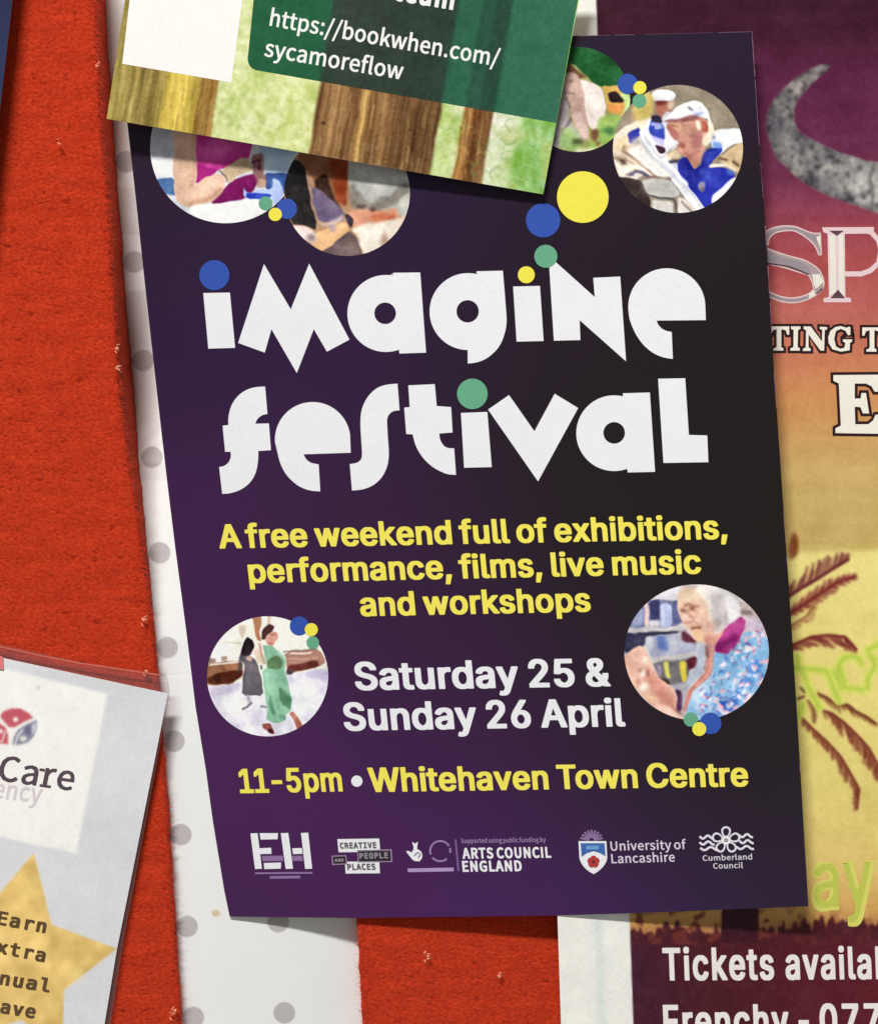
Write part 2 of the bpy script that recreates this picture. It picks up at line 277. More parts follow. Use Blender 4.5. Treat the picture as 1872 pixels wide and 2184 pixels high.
# glyph outlines (cap heights: I 509, N 257, M 520)
GLYPHS = {'I': {
 '&': '504;159 -22 -44 8 -28 11 -24 15 -20 18 -16 20 -12 24 -6 20 -2 16 0 44 4 24 8 20 10 16 16 20 14 14 35 30 -1 4 -23 32 -7 12 -10 24 -3 12 -3 28 0 16 3 28 4 16 8 16 14 20 17 16 22 13 20 8 24 5 84 0 20 -5 20 -7 29 -18 12 -12 9 -12 11 -20 5 -16 1 -12 2 -12 0 -28 -4 -20 -11 -28 -10 -14 -15 -18 -21 -19 -27 -21 -3 -4 1 -4 49 -60 4 -3 5 11 2 28 9 6 92 0 7 -2 5 -4 1 -4 0 -20 -4 -48 -7 -28 -8 -20 -11 -20 -2 -8 59 -73 2 -7 -1 -16 -5 -4 -8 -2 -104 0 -8 3 -16 17 -4 -1 -36 -14 -32 -8 -24 -3;181 66 14 -2 20 5 12 4 16 9 6 4 2 4 -72 87 -12 14 -4 0 -4 -4 -16 -17 -8 -12 -9 -20 -1 -8 6 -23 12 -17 20 -16;187 350 4 -1 4 3 20 18 13 16 4 12 0 12 -5 12 -8 10 -8 6 -4 2 -8 1 -7 -3 -11 -8 -7 -8 -8 -20 0 -8 5 -16', ',': '244;19 -135 -7 5 -1 4 0 20 28 180 3 8 9 5 4 0 100 -1 8 -4 2 -4 0 -16 -54 -191 -5 -5 -7 -2', '-': '509;91 173 -5 4 -1 4 0 68 2 6 8 4 252 0 12 -1 5 -5 1 -4 0 -68 -2 -5 -8 -4 -252 -1', '0': '509;197 -22 -28 4 -24 7 -12 4 -28 17 -28 28 -20 29 -17 39 -11 40 -5 28 -4 44 0 72 2 28 7 44 13 44 19 40 20 28 12 13 16 13 24 15 36 12 40 5 44 -1 28 -3 16 -5 20 -6 16 -10 16 -11 24 -23 22 -31 20 -48 8 -28 7 -44 2 -40 -1 -88 -8 -52 -9 -32 -8 -20 -11 -24 -13 -20 -9 -11 -21 -21 -31 -20 -40 -13 -28 -3;216 70 5 -2 8 0 16 6 22 16 11 12 8 12 12 28 9 32 4 20 4 44 -1 48 -4 36 -8 32 -8 24 -11 20 -16 20 -14 12 -15 8 -13 3 -19 -7 -17 -12 -16 -20 -13 -24 -11 -32 -5 -20 -6 -52 0 -40 3 -32 4 -24 7 -28 12 -28 9 -17 20 -21 14 -10', '1': '509;57 -16 -7 5 -1 4 0 68 4 8 4 2 8 0 112 0 7 2 0 4 0 316 -3 2 -8 -5 -64 -46 -12 -2 -32 1 -4 2 -3 8 1 84 10 10 104 75 12 2 48 0 60 0 8 -3 3 -4 1 -444 8 -2 92 0 8 -1 4 -3 2 -10 -1 -68 -5 -4 -8 -2', '2': '509;41 -15 -5 4 -1 4 1 64 187 200 32 36 15 20 13 24 5 12 3 20 0 12 -5 16 -4 8 -10 12 -8 8 -15 10 -12 4 -16 2 -12 -2 -12 -6 -12 -7 -8 -9 -9 -12 -8 -16 -5 -20 0 -16 -6 -5 -12 -2 -84 0 -8 1 -4 2 -2 4 -1 20 2 28 8 28 11 24 18 24 22 20 22 14 28 12 36 7 16 1 60 -1 40 -7 28 -12 24 -16 20 -19 14 -19 11 -20 9 -28 1 -20 0 -44 -6 -28 -11 -28 -29 -44 -48 -56 -103 -108 -3 -4 0 -4 193 -1 8 -1 4 -2 3 -8 0 -64 -1 -8 -6 -4 -8 -2 -348 0', '5': '509;185 -22 -40 7 -20 8 -24 13 -24 18 -16 18 -17 28 -9 24 -2 20 0 24 4 5 4 2 100 0 4 -2 5 -5 7 -24 7 -12 9 -11 24 -17 12 -5 12 -1 8 1 15 5 21 14 12 13 9 13 9 20 3 16 1 16 -5 24 -8 20 -11 16 -12 12 -18 13 -24 8 -8 0 -28 -7 -19 -10 -13 -9 -12 -4 -32 1 -60 7 -9 5 0 28 28 248 9 6 52 0 252 0 8 -2 5 -8 0 -68 -1 -4 -8 -5 -200 -1 -6 -2 -2 -8 -8 -72 1 -8 3 -1 28 4 52 0 20 -1 20 -4 24 -9 28 -15 12 -9 17 -17 23 -32 9 -20 8 -24 4 -20 1 -24 0 -20 -4 -36 -9 -32 -9 -19 -14 -21 -27 -28 -23 -17 -8 -4 -20 -8 -24 -7 -32 -4', '6': '509;197 -22 -24 3 -20 5 -36 15 -28 21 -16 17 -16 23 -13 32 -5 20 -2 20 0 60 7 32 20 48 24 44 137 202 12 4 100 0 6 -2 4 -4 1 -12 -1 -12 -102 -148 -8 -12 0 -2 4 -2 44 -2 28 -8 20 -8 11 -6 16 -12 25 -25 10 -15 8 -16 7 -20 5 -20 1 -24 0 -36 -1 -20 -4 -16 -5 -16 -9 -19 -18 -29 -22 -22 -20 -14 -28 -13 -32 -9 -24 -2;212 70 13 -4 12 3 12 5 18 12 19 24 9 20 3 16 0 24 -4 16 -8 16 -18 24 -11 9 -16 9 -12 3 -8 0 -20 -7 -12 -9 -16 -17 -8 -12 -5 -12 -6 -20 0 -24 6 -20 5 -12 8 -14 13 -14 11 -8', '7': '509;75 -15 -5 4 -1 4 1 16 1 4 210 416 1 4 -7 2 -228 0 -8 2 -4 3 -2 5 0 68 1 4 3 4 10 3 116 0 240 0 8 -1 4 -2 3 -8 0 -72 -2 -8 -224 -444 -5 -4 -8 -2 -96 0', 'A': '536;-7 -15 -5 4 -1 4 1 16 180 496 5 12 4 5 12 2 100 0 12 -3 5 -8 84 -228 100 -272 1 -16 -2 -9 -8 -4 -8 -1 -92 0 -8 2 -4 3 -9 21 -34 96 -9 20 -148 1 -8 -1 -2 -4 -45 -128 -5 -6 -4 -2 -8 -2 -96 0;194 217 3 -1 8 -1 72 0 8 2 -33 96 -11 32 -4 4 -8 -24 -11 -36 -22 -60', 'C': '566;237 -22 -32 3 -32 8 -12 4 -40 21 -26 20 -22 24 -10 12 -19 32 -20 48 -8 44 -3 36 -1 44 3 36 8 44 5 16 16 36 21 35 28 31 28 23 44 21 40 12 44 4 36 0 52 -6 44 -14 24 -12 24 -17 20 -19 13 -14 19 -32 6 -12 8 -24 5 -24 -1 -20 -6 -4 -8 -2 -96 1 -9 5 -5 20 -12 24 -9 12 -13 13 -16 12 -21 11 -15 5 -12 2 -20 0 -20 -5 -12 -5 -16 -8 -20 -16 -22 -25 -14 -24 -9 -24 -9 -36 -4 -40 4 -40 9 -36 9 -24 14 -24 10 -12 10 -12 18 -14 20 -11 28 -9 20 -1 28 6 16 8 24 17 13 12 15 24 6 12 5 20 9 6 100 0 6 -2 4 -4 1 -20 -5 -24 -8 -24 -13 -24 -23 -32 -12 -12 -22 -17 -32 -19 -52 -17 -24 -3', 'E': '475;37 -15 -5 4 -1 8 1 520 5 6 12 1 332 0 12 -1 4 -3 2 -7 0 -68 -1 -4 -5 -4 -12 -2 -220 0 -8 -2 -1 -124 1 -4 8 -3 208 0 12 -5 2 -8 0 -68 -2 -4 -8 -4 -212 -1 -8 -2 0 -133 3 -4 5 -1 224 0 12 -1 4 -3 2 -7 -1 -72 -5 -4 -12 -2 -336 0', 'F': '466;37 -15 -5 4 -1 8 1 520 5 6 12 1 332 0 8 -1 4 -2 3 -8 0 -64 -1 -8 -2 -2 -4 -2 -8 -2 -116 0 -104 0 -8 -2 0 -136 4 -3 4 0 196 0 8 -1 7 -4 2 -4 0 -72 -5 -6 -8 -2 -200 -1 -8 -2 -1 -205 -1 -8 -6 -4 -8 -2 -92 0', 'S': '503;183 -24 -44 6 -36 13 -28 16 -24 21 -12 14 -9 14 -8 16 -7 20 -5 28 1 20 2 4 6 4 8 1 88 0 12 -3 5 -6 3 -12 7 -20 8 -12 13 -12 12 -9 20 -8 16 -3 16 -2 24 5 12 4 29 17 16 20 7 18 2 10 -5 16 -13 17 -24 16 -32 12 -80 22 -40 15 -36 17 -27 21 -19 24 -12 28 -5 32 2 48 9 28 14 24 18 22 20 15 20 12 32 13 36 8 72 1 32 -1 36 -8 32 -14 19 -12 20 -16 18 -20 12 -20 5 -12 5 -16 3 -24 -1 -20 -5 -4 -8 -2 -92 0 -8 2 -5 4 -5 20 -4 8 -6 10 -12 12 -8 7 -16 8 -16 5 -20 3 -20 -3 -12 -4 -11 -6 -16 -12 -9 -12 -8 -16 -3 -12 2 -12 5 -10 13 -14 11 -8 13 -8 31 -12 68 -18 40 -12 44 -22 16 -11 21 -21 12 -16 9 -20 4 -12 3 -24 0 -28 -2 -24 -6 -24 -4 -8 -20 -32 -25 -24 -20 -13 -16 -8 -32 -11 -24 -6 -24 -2', 'T': '505;173 -16 -7 5 -2 8 0 436 -7 2 -136 0 -11 2 -4 4 -1 4 0 68 3 8 9 3 256 0 156 0 8 -1 4 -2 3 -8 0 -68 -3 -6 -8 -4 -140 0 -8 -2 -1 -436 -1 -8 -4 -4 -6 -2', 'W': '742;133 -15 -5 4 -3 8 -133 488 -3 12 0 16 0 4 4 5 12 2 92 0 8 -2 5 -5 79 -304 4 -12 5 12 77 296 6 12 8 3 8 0 96 0 12 -3 6 -12 7 -28 71 -272 4 -6 12 42 68 264 4 11 4 3 8 1 96 0 10 -3 3 -8 -1 -16 -39 -144 -99 -360 -6 -7 -12 -3 -100 0 -8 2 -5 4 -78 288 -5 16 -4 1 -84 -304 -5 -5 -7 -2 -104 0', 'a': '445;127 -24 -36 7 -31 13 -17 12 -12 12 -9 12 -12 20 -7 32 0 44 7 32 9 16 18 20 30 18 36 12 60 11 72 9 8 6 3 4 -1 16 -5 12 -5 8 -4 5 -9 7 -15 7 -8 2 -8 0 -24 -7 -12 -8 -12 -11 -9 -11 -7 -12 -5 -4 -11 -2 -36 1 -52 16 -9 5 0 20 4 12 9 17 16 19 24 22 20 11 20 8 32 8 20 2 72 0 16 -2 32 -8 20 -8 24 -16 21 -25 8 -16 6 -16 6 -28 1 -20 0 -264 -2 -8 -12 -4 -84 -1 -8 1 -12 6 -32 -11 -24 -3;161 64 14 -1 16 4 12 5 17 12 16 20 9 24 3 16 0 12 -5 2 -4 0 -24 -4 -36 -4 -20 -5 -20 -10 -8 -7 -6 -8 -3 -8 -1 -8 1 -8 4 -8 6 -8 11 -9', 'b': '480;190 -23 -20 4 -28 11 -8 -7 -8 -2 -84 0 -8 1 -4 2 -4 7 0 524 4 5 12 2 84 0 12 -3 3 -8 0 -104 1 -20 4 -2 20 7 24 5 72 0 16 -1 24 -7 12 -4 24 -13 16 -14 22 -23 21 -32 11 -32 8 -36 1 -72 -1 -24 -5 -28 -16 -44 -16 -28 -14 -16 -8 -8 -23 -17 -24 -12 -24 -8 -20 -3 -20 -2;216 65 6 0 20 7 14 9 12 12 11 16 8 16 8 24 4 24 0 32 -3 20 -9 28 -7 16 -12 16 -14 13 -16 9 -12 4 -8 1 -20 -6 -16 -11 -16 -18 -13 -24 -8 -24 -4 -28 1 -28 3 -24 8 -24 8 -16 11 -16 14 -14 17 -10', 'c': '452;175 -23 -24 3 -28 8 -32 15 -23 18 -21 22 -18 30 -11 28 -9 36 -2 28 -1 40 3 32 6 28 16 40 16 27 20 22 25 19 27 15 36 10 16 1 76 0 12 -1 16 -4 24 -8 28 -15 12 -8 16 -15 12 -15 10 -16 11 -24 1 -8 0 -12 -2 -8 -12 -6 -48 -12 -12 -1 -28 0 -8 2 -4 5 -3 8 -9 16 -16 18 -20 12 -16 5 -8 0 -16 -5 -15 -10 -17 -16 -13 -20 -7 -16 -4 -16 -5 -28 -1 -24 5 -28 8 -28 9 -16 9 -12 19 -17 16 -8 16 -4 20 5 8 3 12 9 13 12 8 12 8 20 3 4 8 3 36 0 12 -2 44 -11 8 -4 3 -6 0 -16 -1 -8 -13 -28 -21 -28 -24 -21 -12 -8 -36 -16 -20 -5 -20 -2', 'd': '480;159 -23 -20 3 -24 8 -32 17 -20 16 -14 16 -6 8 -16 29 -13 35 -5 24 -2 24 0 64 8 48 11 32 19 32 17 20 9 9 16 13 24 12 36 11 16 1 68 0 24 -4 24 -8 3 2 0 4 0 92 1 32 3 4 5 3 96 0 8 -2 4 -5 1 -524 -5 -7 -8 -3 -88 0 -8 2 -8 8 -28 -12 -20 -4;201 65 6 0 12 4 16 8 15 12 10 12 5 8 11 32 6 36 0 24 -2 20 -8 32 -8 16 -12 16 -13 12 -16 10 -16 5 -12 -1 -12 -5 -12 -7 -16 -15 -10 -15 -11 -24 -4 -16 -5 -28 1 -28 4 -24 4 -16 11 -24 10 -15 13 -13 19 -12', 'e': '460;179 -23 -24 3 -32 8 -28 13 -12 8 -16 12 -21 24 -17 28 -7 16 -8 24 -5 24 -2 28 0 52 4 28 11 40 8 20 15 24 21 24 21 18 32 17 20 6 16 4 16 1 72 0 24 -4 16 -4 28 -12 20 -13 18 -17 11 -12 16 -24 8 -20 8 -24 3 -18 3 -22 0 -68 -3 -5 -8 -3 -252 -1 -4 0 -2 -3 1 -12 7 -20 16 -24 10 -9 16 -11 12 -5 16 -4 16 1 8 3 16 8 19 17 13 23 8 4 40 0 56 -13 9 -6 1 -20 -7 -20 -10 -16 -17 -20 -13 -12 -19 -12 -24 -12 -12 -5 -12 -3 -24 -4;132 237 139 0 4 4 -6 20 -20 28 -14 13 -8 5 -12 3 -12 2 -20 -5 -24 -17 -12 -14 -13 -23 -4 -12', 'f': '310;59 -15 -5 4 -1 8 0 312 -6 2 -56 0 -8 2 -4 3 -2 9 1 64 9 6 60 0 6 2 0 60 6 20 8 16 12 17 16 14 17 9 27 10 24 3 60 0 24 -4 20 -7 3 -10 -1 -20 -13 -44 -2 -4 -11 -4 -32 -1 -12 3 -8 0 -8 -5 -4 -5 -5 -8 -3 -12 -2 -24 2 -5 72 -1 7 -2 5 -4 1 -8 0 -56 -1 -8 -8 -5 -72 -1 -5 -2 -2 -320 -5 -4 -8 -2 -88 0', 'g': '481;171 -166 -32 4 -28 7 -20 8 -20 12 -16 13 -24 28 -7 16 1 20 6 6 28 15 24 12 32 0 12 -4 21 -25 23 -17 8 -3 16 -4 20 -2 19 6 13 7 8 5 13 12 5 8 6 16 3 24 -3 5 -24 -9 -24 -5 -68 0 -24 4 -20 5 -16 7 -28 17 -15 12 -17 21 -17 27 -12 32 -5 28 -3 20 1 60 2 24 5 24 10 24 5 12 17 28 14 16 19 18 8 7 28 14 24 7 16 3 20 1 60 -1 20 -4 28 -10 4 5 12 5 84 0 12 -3 5 -6 0 -408 -2 -24 -6 -28 -15 -28 -17 -20 -21 -16 -24 -12 -28 -9 -44 -7;196 78 11 -1 16 4 16 8 12 10 12 17 10 18 7 20 4 32 0 12 -4 32 -8 24 -8 16 -11 16 -10 9 -20 12 -10 3 -10 2 -16 -4 -17 -10 -16 -16 -9 -12 -7 -16 -8 -24 -5 -24 0 -28 5 -24 8 -24 5 -11 12 -16 16 -14 12 -7', 'h': '466;34 -16 -7 5 -2 8 0 512 1 8 4 5 12 2 84 0 12 -3 3 -8 1 -125 4 -2 36 12 12 1 76 0 20 -5 20 -7 16 -9 8 -6 19 -19 14 -20 11 -28 6 -36 1 -52 0 -220 -1 -8 -2 -2 -4 -2 -8 -2 -88 0 -8 2 -5 4 -1 232 -3 32 -6 20 -15 20 -10 9 -8 4 -12 4 -8 1 -20 -7 -15 -11 -8 -8 -11 -16 -8 -24 -3 -28 0 -220 -1 -8 -4 -4 -6 -2', 'i': '223;30 -15 -5 4 -1 8 0 384 1 8 5 5 8 1 88 0 8 -1 6 -5 1 -8 0 -384 -1 -8 -4 -4 -6 -2 -92 0;50 429 -8 3 -12 9 -8 8 -6 12 -2 8 0 28 3 12 5 8 13 12 19 9 48 1 12 -1 12 -5 12 -7 9 -9 4 -8 2 -8 0 -32 -1 -8 -3 -8 -11 -12 -12 -9 -12 -4 -56 -1', 'k': '437;34 -16 -7 5 -2 8 0 512 1 8 3 4 13 3 84 0 12 -3 3 -4 1 -240 4 0 108 110 4 4 8 4 104 0 12 -1 5 -5 1 -4 0 -16 -14 -15 -132 -135 -2 -6 157 -200 3 -8 0 -12 -2 -5 -4 -3 -8 -2 -104 0 -12 3 -4 3 -103 132 -13 14 -4 -2 -4 -8 -1 -128 -1 -8 -4 -4 -6 -2', 'l': '245;102 -17 -16 3 -20 8 -18 13 -14 20 -8 32 0 456 4 8 8 2 92 0 6 -2 4 -4 1 -8 1 -420 3 -12 5 -8 4 -1 32 -1 4 -1 7 -5 2 -4 9 -40 0 -24 -2 -4 -8 -4 -28 -6 -44 0', 'm': '666;34 -16 -7 5 -2 8 0 384 2 8 4 4 7 2 88 0 8 -1 8 -6 16 7 16 4 20 3 44 0 24 -3 24 -8 16 -9 16 -14 4 0 28 18 32 12 28 4 52 0 24 -3 16 -5 24 -11 12 -8 16 -16 13 -18 12 -28 4 -20 2 -36 0 -264 -3 -6 -8 -4 -92 0 -8 2 -5 4 -1 4 0 56 0 192 -3 28 -7 16 -13 16 -19 10 -8 1 -8 -1 -12 -5 -18 -17 -10 -16 -6 -20 -1 -12 0 -244 -1 -8 -5 -4 -7 -2 -92 0 -8 3 -3 3 -2 8 0 256 -1 16 -9 20 -9 9 -12 9 -8 4 -12 0 -19 -10 -13 -12 -9 -12 -8 -20 -4 -28 0 -232 -1 -8 -4 -4 -6 -2', 'n': '466;34 -16 -7 5 -2 12 0 380 2 8 7 6 92 0 8 -1 4 -3 4 -6 40 13 16 1 72 0 20 -5 20 -7 16 -9 8 -6 19 -19 14 -20 12 -32 4 -20 2 -40 0 -148 0 -96 -1 -8 -2 -2 -8 -4 -88 0 -8 1 -8 4 -2 9 0 224 -3 32 -6 20 -11 16 -6 6 -8 7 -8 4 -16 5 -8 -1 -19 -9 -12 -8 -8 -8 -11 -16 -8 -24 -3 -28 0 -220 -1 -8 -4 -4 -6 -2', 'o': '471;175 -23 -24 3 -28 8 -28 13 -27 20 -22 24 -17 28 -7 16 -8 24 -5 24 -3 36 1 36 2 28 6 28 16 40 16 27 20 21 20 17 32 18 36 10 16 1 68 0 20 -1 28 -7 36 -17 26 -21 22 -26 17 -30 12 -32 5 -20 3 -20 1 -28 -1 -48 -8 -40 -16 -40 -15 -24 -17 -20 -25 -20 -32 -16 -32 -9 -28 -4;202 65 9 0 20 6 12 8 17 14 11 16 9 20 5 16 5 32 0 24 -2 16 -8 28 -8 20 -15 20 -14 13 -16 9 -12 4 -12 1 -16 -5 -20 -13 -12 -13 -13 -20 -7 -16 -5 -20 -5 -28 1 -24 4 -24 5 -20 7 -16 13 -19 13 -13 15 -10', 'p': '480;34 -159 -7 5 -2 8 0 528 3 8 10 5 88 0 12 -5 4 -5 28 10 20 4 56 1 24 -1 32 -8 12 -5 24 -12 24 -21 17 -19 19 -33 13 -39 5 -28 1 -64 -1 -28 -8 -40 -8 -24 -17 -32 -21 -24 -20 -16 -28 -16 -36 -12 -24 -2 -64 1 -20 4 -24 10 -3 -1 -2 -8 0 -128 -1 -8 -4 -4 -6 -2;212 66 10 -1 16 5 12 7 16 14 12 17 10 18 6 20 5 24 0 36 -3 20 -13 36 -4 8 -13 18 -16 12 -12 7 -8 3 -12 2 -16 -4 -16 -9 -16 -17 -9 -12 -8 -16 -7 -24 -4 -24 0 -32 3 -24 7 -24 6 -12 7 -12 13 -16 16 -12', 'q': '480;291 -159 -7 5 -1 4 -1 132 -1 8 -2 1 -3 -1 -21 -9 -24 -5 -64 0 -20 2 -32 10 -32 17 -24 21 -17 20 -13 24 -14 36 -5 24 -3 28 0 60 7 48 8 24 7 16 13 24 21 24 24 21 24 12 9 3 35 9 60 1 20 -1 20 -4 28 -11 4 6 4 3 12 2 84 0 8 -3 5 -6 0 -536 -5 -7 -8 -3;196 66 11 -1 16 5 14 8 17 16 11 16 7 16 6 20 4 28 -1 40 -8 36 -5 12 -17 25 -20 16 -20 8 -12 1 -15 -6 -17 -11 -13 -13 -8 -12 -12 -24 -4 -16 -5 -28 0 -28 4 -24 13 -36 13 -20 12 -12 20 -13', 'r': '315;34 -16 -7 5 -2 8 0 384 2 8 4 4 7 2 84 0 8 0 12 -6 32 10 16 1 64 -1 8 0 4 -2 5 -8 0 -72 -3 -8 -14 -3 -44 2 -12 -2 -12 -4 -12 -7 -12 -11 -8 -11 -9 -20 -4 -28 0 -228 -1 -8 -4 -4 -6 -2', 's': '421;137 -23 -24 4 -24 7 -24 12 -16 11 -10 10 -15 20 -11 24 -5 20 1 16 2 4 10 6 52 12 40 0 8 -6 10 -24 6 -8 8 -8 16 -9 20 -5 8 0 16 5 21 13 7 9 5 11 -3 12 -10 12 -16 9 -76 19 -36 12 -32 15 -20 16 -12 17 -4 8 -8 24 -2 16 0 24 2 20 7 20 12 20 25 25 24 13 28 11 24 5 76 0 12 0 24 -4 24 -9 20 -11 14 -10 16 -16 19 -32 5 -16 0 -16 -2 -6 -12 -6 -52 -12 -36 0 -8 4 -12 24 -12 14 -12 7 -12 5 -8 0 -16 -4 -12 -7 -7 -7 -7 -8 -4 -8 1 -12 9 -12 12 -8 24 -9 96 -25 28 -13 16 -12 9 -9 12 -16 10 -24 3 -24 -1 -36 -8 -28 -16 -24 -9 -9 -13 -11 -27 -16 -36 -12 -24 -4', 't': '283;139 -19 -24 3 -24 8 -8 5 -18 12 -15 20 -3 8 -6 16 -4 24 0 232 -6 2 -44 1 -9 5 -1 68 2 6 8 4 44 0 6 2 0 80 1 4 5 5 8 1 88 0 9 -2 4 -4 1 -4 1 -80 5 -2 64 0 8 -6 1 -8 0 -60 -5 -7 -8 -3 -60 0 -5 -2 -1 -196 2 -20 4 -15 4 -5 8 -4 44 1 4 0 10 -5 11 -48 1 -20 -2 -6 -4 -3 -24 -7 -24 -2', 'u': '466;150 -20 -24 4 -16 4 -16 7 -20 13 -16 16 -9 12 -8 12 -7 20 -9 36 0 276 2 8 7 6 12 0 84 0 6 -2 4 -4 1 -8 0 -224 4 -32 4 -12 8 -16 9 -11 12 -10 16 -6 8 -1 15 4 20 12 8 8 11 16 4 8 7 24 1 24 1 224 5 5 8 1 88 0 8 -1 4 -2 2 -3 1 -8 0 -384 -1 -8 -10 -4 -4 -1 -88 1 -8 2 -8 8 -32 -11 -20 -3', 'v': '445;142 -15 -6 4 -7 16 -128 332 -11 32 0 16 4 8 8 2 96 0 8 -1 4 -3 14 -34 66 -184 5 -8 5 8 9 28 69 190 4 3 8 1 100 0 8 -6 1 -4 0 -16 -146 -380 -7 -4 -4 -2 -92 0', 'w': '623;116 -15 -5 4 -3 8 -112 368 0 20 4 8 8 2 92 0 8 -1 4 -2 5 -11 47 -168 4 -12 5 4 50 180 5 8 4 2 96 0 8 -1 4 -2 5 -7 51 -185 5 5 11 40 39 140 5 8 8 2 96 0 8 -2 5 -8 0 -16 -115 -376 -6 -7 -8 -3 -92 0 -7 2 -4 4 -57 195 -4 -7 -51 -180 -5 -10 -4 -2 -8 -2 -88 0', 'x': '435;2 -16 -7 5 -1 4 0 16 2 4 123 180 -3 8 -110 160 -4 8 0 16 1 4 4 4 7 2 100 0 8 -1 6 -5 58 -91 4 -4 4 4 60 91 5 4 11 2 96 0 8 -1 4 -3 2 -6 0 -8 -2 -10 -117 -174 0 -4 17 -24 106 -152 1 -4 0 -16 -3 -6 -4 -2 -8 -2 -96 0 -8 2 -9 8 -58 88 -9 12 -4 -4 -68 -100 -4 -3 -12 -3', 'y': '445;54 -160 -28 6 -4 2 -2 4 0 24 13 48 5 5 8 1 44 0 11 6 10 12 7 13 13 35 0 4 -137 356 -4 12 0 16 1 4 7 6 8 0 92 0 8 -1 4 -3 10 -22 70 -196 4 -7 5 7 5 12 61 172 13 34 4 3 8 1 96 0 8 -2 5 -8 0 -12 -3 -12 -172 -448 -18 -27 -15 -17 -13 -9 -20 -11 -12 -4 -20 -4 -28 -2'}, 'B': {
